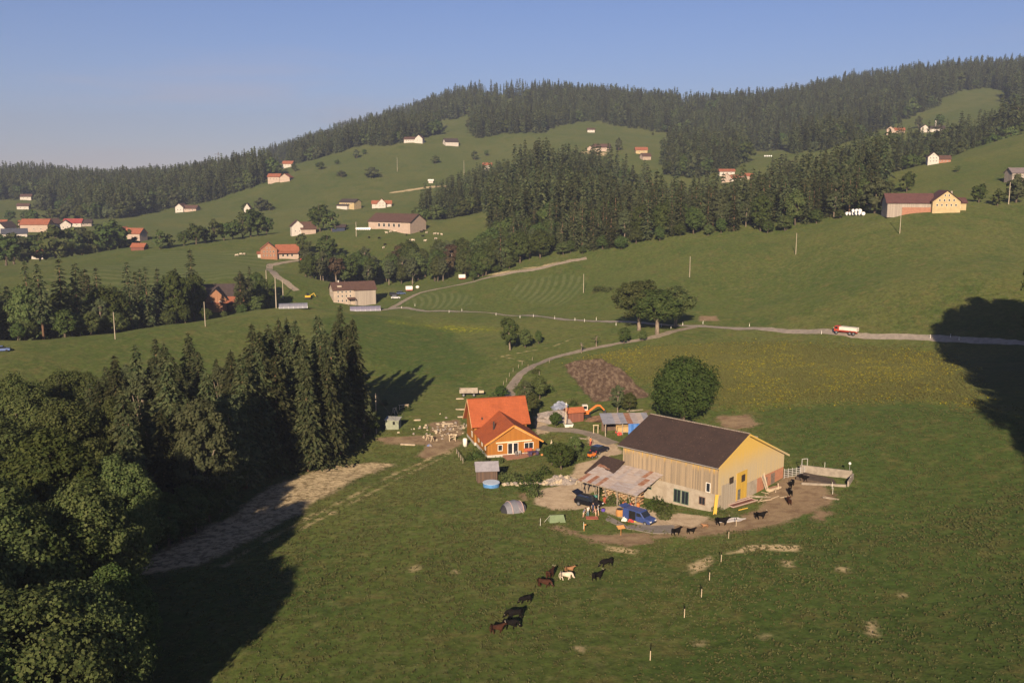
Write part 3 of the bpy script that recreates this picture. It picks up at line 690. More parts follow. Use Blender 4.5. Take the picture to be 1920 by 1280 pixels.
# ---- mixed belt along the stream on the left
W3 = axy([(-120,245),(60,243),(240,262),(380,283),(500,312),(520,326),(460,330),(330,318),(200,300),(60,285),(-120,280)])
for i, p in enumerate(scatter(W3, 6.6, 5, .95)):
    if 376 < pix(*p)[0] < 452: continue                      # a brown house stands in this gap
    k = rnd.random()
    if k < .42: tree(SPR_MID[i % 5], p, rnd.uniform(17, 27), 'spruce in the mixed belt behind the left pasture', 'spruces of the stream belt', rnd.uniform(1, 1.3), 'spruce')
    else: tree(MEDT[rnd.choice([0,1,2,3,1])], p, rnd.uniform(11, 20), 'leafy tree in the mixed belt behind the left pasture', 'leafy trees of the stream belt', rnd.uniform(.8, 1.05), 'broadleaf_tree')
W3b = axy([(-120,241),(60,239),(240,258),(380,279),(500,308),(500,315),(380,286),(240,265),(60,246),(-120,248)])
for i, p in enumerate(scatter(W3b, 4.6, 15, .75)):
    tree(MEDT[i % 3], p, rnd.uniform(4, 9)*(.6 if 376 < pix(*p)[0] < 452 else 1), 'leafy bush at the front of the mixed belt behind the left pasture', 'bushes of the stream belt', rnd.uniform(1.0, 1.4), 'bush', 'bush')
# second belt, behind the beige farmhouse
W4 = axy([(560,372),(620,362),(720,385),(790,385),(860,372),(900,352),(960,365),(950,400),(860,412),(740,420),(640,405),(570,398)])
for i, p in enumerate(scatter(W4, 7.4, 6, .95)):
    tree(COPPER if i % 13 == 5 else MEDT[rnd.choice([0,1,2,3,3])], p, rnd.uniform(10, 16), 'leafy tree in the belt behind the beige farmhouse' if i % 13 != 5 else 'copper-brown tree in the belt behind the beige farmhouse',
         'leafy trees behind the beige farmhouse' if i % 13 != 5 else 'copper trees behind the beige farmhouse', rnd.uniform(.85, 1.1), 'broadleaf_tree')
# ---- central wood: edge trees one by one, the depth of it as one mass
W5 = axy([(885,352),(1000,361),(1100,356),(1270,350),(1440,351),(1560,352),(1640,352),(1650,372),(1440,385),(1270,388),(1100,392),(1000,400),(940,415),(900,400)])
for i, p in enumerate(scatter(W5, 8.0, 7, .97)):
    k = rnd.random(); pxx = pix(*p)[0]
    if k < .66 and pxx > 930: tree(SPR_MID[i % 5], p, rnd.uniform(17, 25), 'spruce on the edge of the long wood above the mown field', 'spruces along the edge of the long wood', rnd.uniform(1.05, 1.35), 'spruce')
    else: tree(MEDT[rnd.choice([0,1,2,3])], p, rnd.uniform(9, 17), 'leafy tree on the edge of the long wood above the mown field', 'leafy trees along the edge of the long wood', rnd.uniform(.85, 1.1), 'broadleaf_tree')
W5b = axy([(885,349),(1000,357),(1100,352),(1270,346),(1440,347),(1640,348),(1640,353),(1440,352),(1270,352),(1100,358),(1000,364),(890,356)])
for i, p in enumerate(scatter(W5b, 6.0, 27, .7)):
    tree(MEDT[i % 3], p, rnd.uniform(3.5, 7.5), 'leafy bush at the foot of the long wood above the mown field', 'bushes at the foot of the long wood', rnd.uniform(1.1, 1.5), 'bush', 'bush')
def mass(name, pts, protos, label, cat, hlo, hhi, seed, href=24.0, wlo=1.0, whi=1.3):
    """a wood too far off to pick trees apart: instances of standing trees' crowns on points of one object"""
    me = bpy.data.meshes.new(name); me.from_pydata([tuple(p) for p in pts], [], [])
    o = bpy.data.objects.new(name, me); COL.objects.link(o); tag(o, label, cat, None, 'stuff')
    rs = np.random.RandomState(seed); n = len(pts)
    P3 = np.asarray(pts); cl = np.zeros(n)                         # stands of older and younger trees
    for kx, ky, ph, am in _WV[:12]: cl += np.sin(kx*P3[:,0]*.9+ky*P3[:,1]*.9+ph)
    h = rs.uniform(hlo, hhi, n)/href*(1+.09*np.clip(cl/2, -1.6, 1.6)); w = h*rs.uniform(wlo, whi, n)
    for nm, arr in (('sxy', w), ('sz', h), ('rz', rs.rand(n)*6.283)):
        l = me.attributes.new(nm, 'FLOAT', 'POINT'); l.data.foreach_set('value', arr.astype(np.float32))
    l = me.attributes.new('pick', 'INT', 'POINT'); l.data.foreach_set('value', rs.randint(0, len(protos), n).astype(np.int32))
    ng = bpy.data.node_groups.new(name+'_scatter', 'GeometryNodeTree'); N = ng.nodes; L = ng.links
    ng.interface.new_socket('Geometry', in_out='INPUT', socket_type='NodeSocketGeometry'); ng.interface.new_socket('Geometry', in_out='OUTPUT', socket_type='NodeSocketGeometry')
    gi = N.new('NodeGroupInput'); go = N.new('NodeGroupOutput'); jo = N.new('GeometryNodeJoinGeometry')
    def at(nm, t='FLOAT'):
        a = N.new('GeometryNodeInputNamedAttribute'); a.data_type = t; a.inputs[0].default_value = nm; return a.outputs[0]
    sc = N.new('ShaderNodeCombineXYZ'); L.new(at('sxy'), sc.inputs[0]); L.new(at('sxy'), sc.inputs[1]); L.new(at('sz'), sc.inputs[2])
    ro = N.new('ShaderNodeCombineXYZ'); L.new(at('rz'), ro.inputs[2])
    er = N.new('FunctionNodeEulerToRotation'); L.new(ro.outputs[0], er.inputs[0])
    for k, ob in enumerate(protos):
        io = N.new('GeometryNodeInstanceOnPoints'); oi = N.new('GeometryNodeObjectInfo'); oi.inputs['Object'].default_value = ob; oi.inputs['As Instance'].default_value = True
        cmp_ = N.new('FunctionNodeCompare'); cmp_.data_type = 'INT'; cmp_.operation = 'EQUAL'; L.new(at('pick', 'INT'), cmp_.inputs[2]); cmp_.inputs[3].default_value = k
        L.new(gi.outputs[0], io.inputs['Points']); L.new(cmp_.outputs[0], io.inputs['Selection']); L.new(oi.outputs['Geometry'], io.inputs['Instance'])
        L.new(er.outputs[0], io.inputs['Rotation']); L.new(sc.outputs[0], io.inputs['Scale']); L.new(io.outputs[0], jo.inputs[0])
    L.new(jo.outputs[0], go.inputs[0])
    md = o.modifiers.new('scatter', 'NODES'); md.node_group = ng
    return o
# six plain far trees stand on the hillside; the masses repeat their crowns
PRO_S, PRO_B = [], []
for k, (px, r) in enumerate([(1285,1010),(700,1000),(1500,1010)]):
    t = tree(SPR_FAR[k], A(px, r*K), 23, 'far spruce at the lower fringe of the hill forest', 'far spruces at the forest fringe', 1.2, 'spruce'); PRO_S.append(LAST[0])
for k, (px, r) in enumerate([(1262,980),(640,1000),(1395,900),(232,800)]):
    t = tree(FART[k], A(px, r*K), 14, 'far leafy tree at the lower fringe of the hill forest', 'far leafy trees at the forest fringe', 1.1, 'broadleaf_tree'); PRO_B.append(LAST[0])
# the depth of the central wood
W6 = axy([(900,405),(1000,404),(1100,396),(1270,392),(1440,390),(1650,376),(1660,470),(1600,540),(1560,600),(1470,600),(1400,560),(1310,560),(1240,560),(1190,590),(1150,640),(1060,680),(980,640),(950,560),(935,480)])
mass('woodland', scatter(W6, 7.0, 8), PRO_S+PRO_B[:1], 'deep mixed spruce wood filling the hollow behind the long wood edge', 'woodland', 18, 30, 1, 24.0, .9, 1.2)
W7 = axy([(775,520),(850,522),(930,500),(945,560),(960,640),(900,690),(850,640),(790,580)])
mass('woodland', scatter(W7, 6.5, 18), PRO_S+PRO_B[:2], 'dark wood behind the long brown-roofed barn and the cattle pasture', 'woodland', 16, 24, 2)
W8 = axy([(1650,500),(1730,545),(1800,600),(1870,640),(1930,640),(1960,700),(1850,720),(1760,700),(1660,690),(1600,700),(1560,620),(1600,560)])
mass('woodland', scatter(W8, 7.0, 19), PRO_S+PRO_B[:2], 'dark wood behind the steep right meadow and its half-timbered house', 'woodland', 15, 23, 3)
# ---- forest on the hills, by what the photograph shows as forest
FOREST = [
    [(-60,378),(44,376),(87,362),(70,396),(130,396),(172,413),(233,410),(291,397),(332,389),(379,381),(431,370),(466,357),(501,341),(525,326),(428,325),(420,318),(470,310),(560,308),(600,297),(652,282),(678,273),(725,276),(761,267),(824,252),(826,244),(760,243),(755,229),(775,227),(800,227),(862,225),(884,190),(884,150),(600,150),(300,280),(-60,290)],
    [(870,215),(884,216),(879,249),(892,261),(951,252),(1022,250),(1043,239),(1095,229),(1132,230),(1155,237),(1190,242),(1261,253),(1284,262),(1331,254),(1305,275),(1255,288),(1240,310),(1250,332),(1300,338),(1380,322),(1395,306),(1390,286),(1470,283),(1491,290),(1560,280),(1597,266),(1627,253),(1675,239),(1686,232),(1723,214),(1760,200),(1765,188),(1800,172),(1850,166),(1900,176),(1960,190),(1990,100),(1500,120),(1040,150),(880,150)],
    [(1885,180),(1905,178),(1930,196),(1900,202)], [(1860,250),(1925,232),(1960,255),(1860,275)]]
PEAK = [[(888,176),(920,168),(960,176),(1045,194),(1042,224),(985,232),(940,224),(903,204)], [(1268,206),(1345,212),(1345,236),(1282,232)]]
rs_ = np.random.RandomState(77)
def hill_points():
    out = []
    a = rs_.uniform(-.53, .56, 90000); r = np.sqrt(rs_.uniform(820.0**2, 2050.0**2, 90000))
    x, y = r*np.sin(a), r*np.cos(a); z = height(x, y); px, py = pix(x, y, z)
    ok = np.zeros(len(x), bool)
    for f in FOREST: ok |= inpoly(px, py, f)
    for f in PEAK: ok &= ~(inpoly(px, py, f) & (r > 1250) & (rs_.rand(len(r)) > .16))
    ok &= ~((px < 560) & (r < 930)); ok &= ~((px > 560) & (r < 1000) & (py > 335))
    keep = rs_.rand(len(x)) < np.clip((r/1500)**-.4, .5, 1)*.46
    ok &= keep
    return np.column_stack([x, y, z])[ok], px[ok]
HP, HPX = hill_points()
_lo = rs_.rand(len(HP)) < np.where(HPX < 330, .35, .12)
mass('forest', HP[~_lo], PRO_S, 'dark spruce forest covering the hills up to the skyline', 'forest', 14, 31, 4, 24.0, .85, 1.15)
mass('forest', HP[_lo], PRO_B, 'paler leafy trees scattered through the hill forest', 'forest', 9, 22, 5, 15.0)

# ---- single trees and groups in the open
ONE = [
 ('LINDEN', (1279,798), 15.0, .93, 'dense round dark-green linden right behind the brown-roofed barn'),
 ('LONE', (956,656), 10.2, .95, 'oval tree with a pale trunk alone in the pasture below the road'),
 ('M0', (985,652), 6.2, 1.0, 'short dark tree tucked behind the oval pasture tree'), ('M1', (1010,645), 4.6, .8, 'small shrubby tree at the end of the pasture pair'),
 ('R0', (1198,619), 16.0, 1.3, 'tallest of the three pale-stemmed trees by the lane junction'), ('R1', (1232,626), 14, 1.35, 'middle pale-stemmed tree by the lane junction'),
 ('R2', (1266,612), 13.5, 1.35, 'pale-stemmed tree of the junction trio standing beside the road'),
 ('M1', (1170,645), 5.2, 1.2, 'low apple tree on the lane verge below the junction trees'), ('M0', (1205,640), 3.6, 1.0, 'small young tree on the lane verge below the junction trees'),
 ('D', (1118,650), 3.6, 1.1, 'nearly bare grey fruit tree beside the lane'), ('D', (1090,662), 3.4, .9, 'small bare grey sapling at the lane bend'),
 ('M2', (1158,775), 6.6, 1.0, 'loose grey-green tree between the ploughed patch and the open shed'), ('M0', (1180,772), 4.6, 1.1, 'dark bushy tree leaning on the loose tree by the open shed'),
 ('M2', (985,762), 6.5, 1.15, 'leafy tree right behind the orange-roofed chalet where the lane arrives'), ('M0', (1012,748), 6.0, 1.0, 'dark tree between the chalet roof and the gravel heap'),
 ('M0', (1000,775), 5.0, .9, 'dark bushy tree in the shade behind the chalet corner'), ('M4', (940,748), 3.6, 1.2, 'round bush behind the chalet ridge'), ('M4', (1042,800), 3.4, 1.1, 'trimmed green bush beside the yard lane behind the chalet'),
 ('M4', (1052,880), 5.0, 1.3, 'feathery green tree beside the chalet terrace and the stone heap'), ('M4', (1035,872), 4.2, 1.0, 'leafy bush at the foot of the feathery terrace tree'),
 ('M0', (1078,855), 4.2, .9, 'dark bush between the yard drive and the parked dark car'),
 ('F0', (600,434), 17, 1.15, 'dark round tree beside the small white house below the brown barn'), ('F1', (622,434), 13, 1.2, 'broad tree leaning over the dark blue shed by the small white house'),
 ('F1', (568,480), 13, 1.0, 'dark tree at the right end of the shingled orange-roofed farmhouse'), ('F0', (615,492), 15, 1.1, 'tall tree at the bend of the hill lane by the shingled farmhouse'),
 ('F3', (490,396), 12, 1.7, 'big dark tree beside the tiny hut on the green slope'), ('F2', (459,397), 8, 1.1, 'brownish tree at the gable of the tiny hut'),
 ('F3', (698,334), 11, 1.9, 'wide dark thicket alone on the high meadow'), ('F3', (640,332), 6.5, 2.2, 'long low hedge clump on the high meadow'), ('F1', (816,307), 9, 1.5, 'round dark tree alone below the hill farm'),
 ('F1', (890,300), 10, 1.2, 'pair-like dark tree on the meadow above the small striped barn'), ('F0', (912,292), 6, 1.2, 'small tree beside the dark meadow tree above the striped barn'),
 ('F3', (668,297), 10, 1.1, 'dark round tree below the forest edge on the high meadow'), ('F0', (683,290), 6, 1.2, 'small companion of the dark round high-meadow tree'),
 ('F0', (600,318), 8, 1.6, 'bushy trees along the hedge bank under the hill forest'), ('F2', (552,322), 9, 1.0, 'tree right beside the small red-roofed house under the hill forest'), ('F0', (632,308), 5, 1.6, 'low bush on the hedge bank under the hill forest'),
 ('F3', (1160,283), 14, .8, 'dark pointed tree at the end of the long white hill farm'), ('F1', (1240,272), 6, 1.2, 'single bush on the high central meadow'), ('F1', (1224,254), 4, 1.2, 'tiny bush high on the central meadow'),
 ('F1', (1765,392), 5.5, 1.1, 'round bush in front of the yellow farmhouse gable'), ('F0', (1835,380), 8, 1.1, 'spreading tree just beyond the yellow farmhouse'), ('F1', (1870,386), 7, 1.2, 'bushy tree beside the pole right of the yellow farmhouse'),
 ('F3', (1905,380), 12, 1.2, 'big tree in front of the grey house on the right slope'), ('F2', (1700,360), 11, 1.0, 'pale tree behind the long roof of the yellow farmhouse'), ('F1', (1672,358), 4.5, 1.2, 'bush behind the left end of the yellow farmhouse'),
 ('F3', (1640,400), 16, 1.15, 'round dark tree at the corner of the long wood near the white bales'), ('F1', (1795,322), 3.6, 1.3, 'small bush alone on the steep right meadow'),
 ('F1', (1838,212), 4.5, 1.2, 'tiny bush alone on the top right meadow'), ('F3', (1722,240), 13, .9, 'dark tree between the two houses on the upper right meadow'), ('F0', (1762,238), 13, 1.0, 'dark tree behind the chimney house on the upper right meadow'),
 ('F1', (505,395), 7, 1.4, 'lower half of the dark tree pair beside the tiny hut'), ('F0', (553,300), 6, 1.3, 'bush above the red-roofed house under the hill forest')]
TM = dict(LINDEN=LINDEN, LONE=LONE, R0=ROADT[0], R1=ROADT[1], R2=ROADT[2], D=DEAD, M0=MEDT[0], M1=MEDT[1], M2=MEDT[3], M3=MEDT[3], M4=MEDT[4], F0=FART[0], F1=FART[1], F2=FART[2], F3=FART[3])
for kind, (px, py), h, w, lb in ONE: tree(TM[kind], G(px, py), h, lb, None, w, 'broadleaf_tree' if h > 4 else 'shrub', 'tree' if h > 4 else 'shrub')
for px, h in [(300,8),(318,6),(345,6.5),(368,9),(385,7),(402,10),(420,8),(437,9),(455,12),(470,13),(484,11),(500,9)]:
    tree(FART[rnd.randrange(2)], G(px, 467-(px-300)*.135, 500), h*1.35, 'leafy tree in the hedge row along the crest of the striped meadow', 'hedge-row trees on the meadow crest', 1.05, 'broadleaf_tree')
for px, r, h in [(20,440,14),(70,445,12),(100,440,16),(130,450,15),(160,455,13),(185,460,15),(205,465,17),(222,470,14),(245,480,9),(-30,445,15),(45,460,13),(150,470,15),(5,420,13)]:
    tree(FART[rnd.randrange(4)], A(px, r*K*1.08), h*1.35, 'leafy tree in the thicket beyond the striped meadow, below the village', 'leafy trees below the village', 1.2, 'broadleaf_tree')
for px, r, h in [(60,720,12),(95,730,12),(120,735,14),(150,740,13),(170,750,12),(200,770,14),(40,640,7),(75,650,6),(95,640,6),(15,650,7),(20,790,10),(48,800,9)]:
    tree(FART[rnd.randrange(4)], A(px, r*K), h*1.1, 'leafy tree between the village roofs and the far forest', 'leafy trees by the village', 1.2, 'broadleaf_tree')
for px, py, h in [(1122,546,2.6),(1140,546,2.4)]:
    tree(BUSH[0], G(px, py), h, 'low dark hedge bush beside the pole above the road', 'hedge bushes above the road', 1.5, 'bush', 'bush')
for px, r, h in [(1745,585,12),(1850,625,14),(1880,640,16),(1905,650,17),(1930,640,15)]:
    tree(FART[rnd.randrange(4)], A(px, r*K*.98), h, 'dark leafy tree peeping over the crest of the steep right meadow', 'trees over the right crest', 1.1, 'broadleaf_tree')
# ---------------------------------------------------------------- buildings of the near farm
GLASS = glass()
def gable_wall(mb, L, W, h, hr, s=.5, lo=-1.5, h2=None):
    """closed wall shell of a gabled house: x along the ridge 0..L, y across 0..W, eave heights h (y=0) and h2 (y=W), ridge hr at s*W"""
    h2 = h if h2 is None else h2
    return mb.prism([(0,lo),(W,lo),(W,h2),(s*W,hr),(0,h)], 'x', 0, L)
def gable_roof(parent, L, W, h, hr, m, s=.5, h2=None, ov=.6, ovg=.6, t=.18, name='roof', x0=0.0):
    h2 = h if h2 is None else h2
    k1 = (hr-h)/(s*W); k2 = (hr-h2)/((1-s)*W); mb = MB(); z = .12
    mb.slab((x0-ovg,-ov,h-k1*ov+z),(x0+L+ovg,-ov,h-k1*ov+z),(x0+L+ovg,s*W,hr+z),(x0-ovg,s*W,hr+z), t)
    mb.slab((x0+L+ovg,W+ov,h2-k2*ov+z),(x0-ovg,W+ov,h2-k2*ov+z),(x0-ovg,s*W,hr+z),(x0+L+ovg,s*W,hr+z), t)
    return mb.build(name, m, parent)
FACE = {'y0': lambda u, z, d: (u, -d, z), 'y1': lambda u, z, d: (u, d, z), 'x0': lambda u, z, d: (-d, u, z), 'x1': lambda u, z, d: (d, u, z)}
def window(parent, face, off, u, z, w, h, frame=None, mull=True, name='window', pane=None):
    """framed window standing 3 cm proud of a wall face at offset off; the pane is recessed in the frame"""
    fr = frame or mat('white_window_frame', (.72,.68,.60), (.6,.56,.5), 3)
    def P3(a, b, d):
        return {'y0': (a, off-d, b), 'y1': (a, off+d, b), 'x0': (off-d, a, b), 'x1': (off+d, a, b)}[face]
    def bx(mb, a0, a1, b0, b1, d0, d1):
        q = [P3(a0,b0,d0),P3(a1,b0,d0),P3(a1,b1,d0),P3(a0,b1,d0)]; r = [P3(a0,b0,d1),P3(a1,b0,d1),P3(a1,b1,d1),P3(a0,b1,d1)]
        mb.hexa(q, r)
    t = min(.10, w*.12); mb = MB()
    bx(mb, u-w/2, u-w/2+t, z, z+h, .002, .05); bx(mb, u+w/2-t, u+w/2, z, z+h, .002, .05)
    bx(mb, u-w/2+t, u+w/2-t, z, z+t, .002, .05); bx(mb, u-w/2+t, u+w/2-t, z+h-t, z+h, .002, .05)
    if mull: bx(mb, u-t*.4, u+t*.4, z+t, z+h-t, .002, .045)
    f = mb.build(name, fr, parent); p = MB(); bx(p, u-w/2+t, u+w/2-t, z+t, z+h-t, .002, .02); p.build('pane', pane or GLASS, f)
    return f
WHITE = mat('white_paint', (.78,.74,.66), (.66,.62,.55), 2)
# ---- brown-roofed barn
BX, BY, BZ = 30.604, 137.309, -49.75
BTH = 2.39456; BL, BW, BH, BH2, BS, BR = 17.37, 20.94, 7.48, 4.76, .3925, 10.59
barn = thing('barn', 'big timber barn with a dark brown tiled roof and yellow boarded gable', 'barn', (BX, BY, BZ), BTH)
# local x runs along the ridge away from the gable; local y must run across to the right of the gable, so the shell is mirrored in y
def B(u, v, z): return (u, -v, z)
_bl = boards('barn_boards_grey', (.33,.25,.16), (.21,.165,.115), 4.6, (.46,.29,.085), (7.4, 8.6))
_bg2 = boards('barn_boards_yellow', (.53,.405,.205), (.46,.375,.245), 4.2, (.60,.40,.10), (6.0, 9.8))
_plas = mat('barn_plaster', (.37,.315,.245), (.29,.24,.18), .9, .9, .15)
w = MB()                                           # upper timber storey of the long side
w.hexa([B(0,0,2.9),B(BL,0,2.9),B(BL,.25,2.9),B(0,.25,2.9)], [B(0,0,BH),B(BL,0,BH),B(BL,.25,BH+.2),B(0,.25,BH+.2)]); w.build('long_wall', _bl, barn)
w = MB(); w.hexa([B(.05,.04,-1.5),B(BL-.05,.04,-1.5),B(BL-.05,.3,-1.5),B(.05,.3,-1.5)], [B(.05,.04,2.9),B(BL-.05,.04,2.9),B(BL-.05,.3,2.9),B(.05,.3,2.9)]); w.build('plaster_base', _plas, barn)
w = MB()                                           # gable boarding, following the two slopes
pts = [(0.26,2.6),(BW,2.55),(BW,BH2),(BS*BW,BR),(0.26,BH+.1)]
w.face([B(-.02,v,z) for v, z in pts]); w.face([B(.22,v,z) for v, z in pts[::-1]])
for i in range(5):
    a, b_ = pts[i], pts[(i+1) % 5]; w.face([B(-.02,*b_), B(-.02,*a), B(.22,*a), B(.22,*b_)])
w.build('gable_wall', _bg2, barn)
w = MB(); w.hexa([B(.03,.3,-1.5),B(.26,.3,-1.5),B(.26,12.2,-1.5),B(.03,12.2,-1.5)], [B(.03,.3,2.6),B(.26,.3,2.6),B(.26,12.2,2.6),B(.03,12.2,2.6)]); w.build('gable_base', _plas, barn)
w = MB(); w.hexa([B(.0,12.2,-1.5),B(.26,12.2,-1.5),B(.26,BW,-1.5),B(.0,BW,-1.5)], [B(.0,12.2,2.6),B(.26,12.2,2.6),B(.26,BW,2.6),B(.0,BW,2.6)])
w.build('brick_base', mat('brick_salmon', (.42,.19,.11), (.35,.155,.09), 2.2, .9, .2), barn)
w = MB(); w.hexa([B(BL-.25,0.3,-1.5),B(BL,.3,-1.5),B(BL,BW,-1.5),B(BL-.25,BW,-1.5)], [B(BL-.25,.3,BH2),B(BL,.3,BH2),B(BL,BW,BH2),B(BL-.25,BW,BH2)])
w.face([B(BL,0.3,BH2+.01),B(BL,BW,BH2+.01),B(BL,BS*BW,BR-.05),B(BL,0.3,BH)]); w.build('rear_wall', _bl, barn)
w = MB(); w.hexa([B(.3,BW-.25,-1.5),B(BL-.3,BW-.25,-1.5),B(BL-.3,BW,-1.5),B(.3,BW,-1.5)], [B(.3,BW-.25,BH2),B(BL-.3,BW-.25,BH2),B(BL-.3,BW,BH2),B(.3,BW,BH2)]); w.build('back_wall', _bl, barn)
_rt = tiles('brown_roof_tiles', (.070,.044,.034), (.052,.034,.028), .36, .28, (.30,.22,.15))
k1 = (BR-BH)/(BS*BW); k2 = (BR-BH2)/((1-BS)*BW); ov, og, zz = .75, .55, .14
rf = MB(); rf.slab(B(BL+og,-ov,BH-k1*ov+zz),B(-og,-ov,BH-k1*ov+zz),B(-og,BS*BW,BR+zz),B(BL+og,BS*BW,BR+zz), .16)
rf.slab(B(-og,BW+ov,BH2-k2*ov+zz),B(BL+og,BW+ov,BH2-k2*ov+zz),B(BL+og,BS*BW,BR+zz),B(-og,BS*BW,BR+zz), .16)
roof = rf.build('roof', _rt, barn)
_rid = mat('ridge_tile_pale', (.36,.30,.24), (.16,.12,.10), 6, .9)
rm = MB()
for k in range(44):
    u = -og+k*(BL+2*og)/44; rm.bar(B(u+.03,BS*BW,BR+.2), B(u+.36,BS*BW,BR+.22), .26, .10)
rm.build('ridge_tiles', _rid, roof)
_tr = mat('pale_trim', (.46,.38,.27), (.30,.24,.17), 2)
g = MB(); g.bar(B(-og,-ov-.08,BH-k1*ov+.02), B(BL+og,-ov-.08,BH-k1*ov+.02), .14, .12); g.build('gutter', mat('zinc', (.42,.38,.34), (.30,.27,.24), 3, .5, metal=.4), roof)
g = MB(); g.bar(B(-og-.03,-ov,BH-k1*ov-.02), B(-og-.03,BS*BW,BR-.02), .06, .3); g.build('barge_board', _bg2, roof)
g = MB(); g.bar(B(-og-.03,BS*BW,BR-.02), B(-og-.03,BW+ov,BH2-k2*ov-.02), .06, .3); g.build('barge_board', _bg2, roof)
ch_ = MB(); ch_.box(3.6,4.5,-BW*.86-.4,-BW*.86+.4,5.0,7.4); ch_.build('chimney', mat('chimney_plaster', (.55,.42,.24), (.42,.32,.2), 2), roof)
g = MB(); g.box(3.55,4.55,-BW*.86-.45,-BW*.86+.45,7.402,7.5); g.build('chimney_cap', _tr, roof)
def bpart(name, u0, u1, v0, v1, z0, z1, m, side='long', d=.06):
    mb = MB()
    if side == 'long': mb.box(u0, u1, .0, d, z0, z1)                          # proud of the long wall (local y = 0 outwards +y)
    else: mb.box(-d-.02, -.021, -v1, -v0, z0, z1)                             # proud of the gable
    return mb.build(name, m, barn)
# long side, u measured from the gable corner
grn = mat('green_window_paint', (.10,.16,.11), (.07,.11,.08), 3)
_fr = mat('faded_white_paint', (.60,.56,.48), (.46,.42,.36), 3)
def lwin(u, z, w_, h_, fr, mull=True, name='window'):
    f = window(barn, 'y1', 0.0 if z > 2.9 else -.04, u, z, w_, h_, fr, mull, name); return f
lwin(2.55, .75, 1.1, 1.25, mat('brown_window_frame', (.16,.09,.06), (.10,.06,.04), 3)); lwin(1.55, 2.95, .8, 1.5, WHITE, False)
for k in range(2): lwin(5.55+k*1.42, .05, 1.3, 2.15, grn, True, 'glazed_door')
lwin(12.4, 1.0, 1.3, 1.2, grn)
bpart('window_board', .0, .0, 3.4, 4.6, 3.7, 4.7, mat('dark_hatch', (.05,.035,.025), (.03,.02,.015), 3), 'gable')
_yel = boards('yellow_boards', (.56,.36,.06), (.49,.31,.055), 4.0)
bpart('hay_door', 0, 0, 5.6, 8.8, .2, 4.9, _yel, 'gable', .05); bpart('hatch', 0, 0, 7.0, 8.1, 3.2, 4.3, mat('dark_hatch', (.05,.035,.025)), 'gable', .09)
bpart('side_door', 0, 0, 6.0, 6.8, .15, 2.2, mat('grey_green_door', (.16,.15,.12), (.10,.10,.08), 3), 'gable', .09)
bpart('pale_door', 0, 0, 1.2, 5.4, .0, 4.0, boards('pale_boards', (.40,.345,.265), (.33,.275,.205), 4.0), 'gable', .05)
bpart('stable_door', 0, 0, 14.3, 15.4, .0, 2.1, mat('weathered_door', (.22,.16,.12), (.13,.10,.08), 3), 'gable', .06); bpart('stable_door', 0, 0, 16.6, 17.9, .0, 2.3, mat('weathered_door', (.22,.16,.12)), 'gable', .06)
# covered passage: brown lean-to at the far end of the long side
w = MB(); w.slab(B(BL+4.6,-4.2,2.6),B(BL-.6,-5.2,2.5),B(BL-.4,.02,4.6),B(BL+4.4,.6,4.5), .15); w.build('side_roof', _rt, barn)
for u, v in ((BL+4.2,-3.8),(BL-.3,-4.8),(BL+2,-4.3)):
    p = MB(); p.bar(B(u,v,-1.2), B(u,v,2.55), .16); p.build('roof_post', mat('grey_timber', (.34,.28,.21), (.20,.165,.13), 2.5), barn)
# ---- rusty sheet lean-to along the long side; each sheet a part
def bw(u, v, z):                                       # barn coordinates -> world
    c, s_ = math.cos(BTH), math.sin(BTH); x, y, zl = B(u, v, z); return (BX+c*x-s_*y, BY+s_*x+c*y, BZ+zl)
lean = thing('lean_to_roof', 'lean-to of rusty corrugated sheets on rough posts along the barn wall', 'lean-to', (BX, BY, BZ), BTH)
SHEET = [mat('sheet_pale', (.46,.40,.36), (.38,.29,.235), .9, .65, .1, (1,3,1), .0), mat('sheet_grey', (.40,.36,.35), (.32,.25,.21), .8, .6, .1, (1,3,1), .0),
         mat('sheet_rust', (.25,.10,.05), (.36,.22,.15), .9, .8, .2, (1,3,1))]
rr = random.Random(4); n = 13; u0, u1 = BL-7.9, BL+3.4
for k in range(n):
    ua = u0+(u1-u0)*k/n; ub = u0+(u1-u0)*(k+1)/n+.07
    cuts = [0, .34+.06*rr.random(), .68+.05*rr.random(), 1]
    for j in range(3):
        va, vb = -7.2+7.0*cuts[j], -7.2+7.0*cuts[j+1]+.12
        za, zb = 2.35+1.55*cuts[j], 2.35+1.55*cuts[j+1]; lift = .03*(k % 2)+.05*j+rr.random()*.03
        m = MB(); m.slab(B(ua,va-rr.random()*.2,za+lift),B(ub,va-rr.random()*.2,za+lift),B(ub,vb,zb+lift),B(ua,vb,zb+lift), .025)
        m.build('sheet', SHEET[rr.choice([0,0,0,1,1,2]) if not (k in (10,12) and j != 1) else 2], lean)
for u in (u0+.3, u0+3.8, u0+7.4, u1-.4):
    p = MB(); p.tube([B(u,-6.9,-1.4), B(u+.08,-6.85,2.3)], [.10,.08], 7); p.build('post', mat('grey_timber', (.34,.28,.21)), lean)
for v, z in ((-6.9,2.18),(-3.6,2.92),(-.5,3.6)):
    p = MB(); p.bar(B(u0,v,z), B(u1,v,z), .14, .18); p.build('purlin', mat('grey_timber', (.34,.28,.21)), lean)
for k in range(5):
    u = u0+1+k*2.3; p = MB(); p.bar(B(u,-6.6,-.6), B(u+1.4,-6.2,1.9), .09); p.build('brace', mat('grey_timber', (.34,.28,.21)), lean)

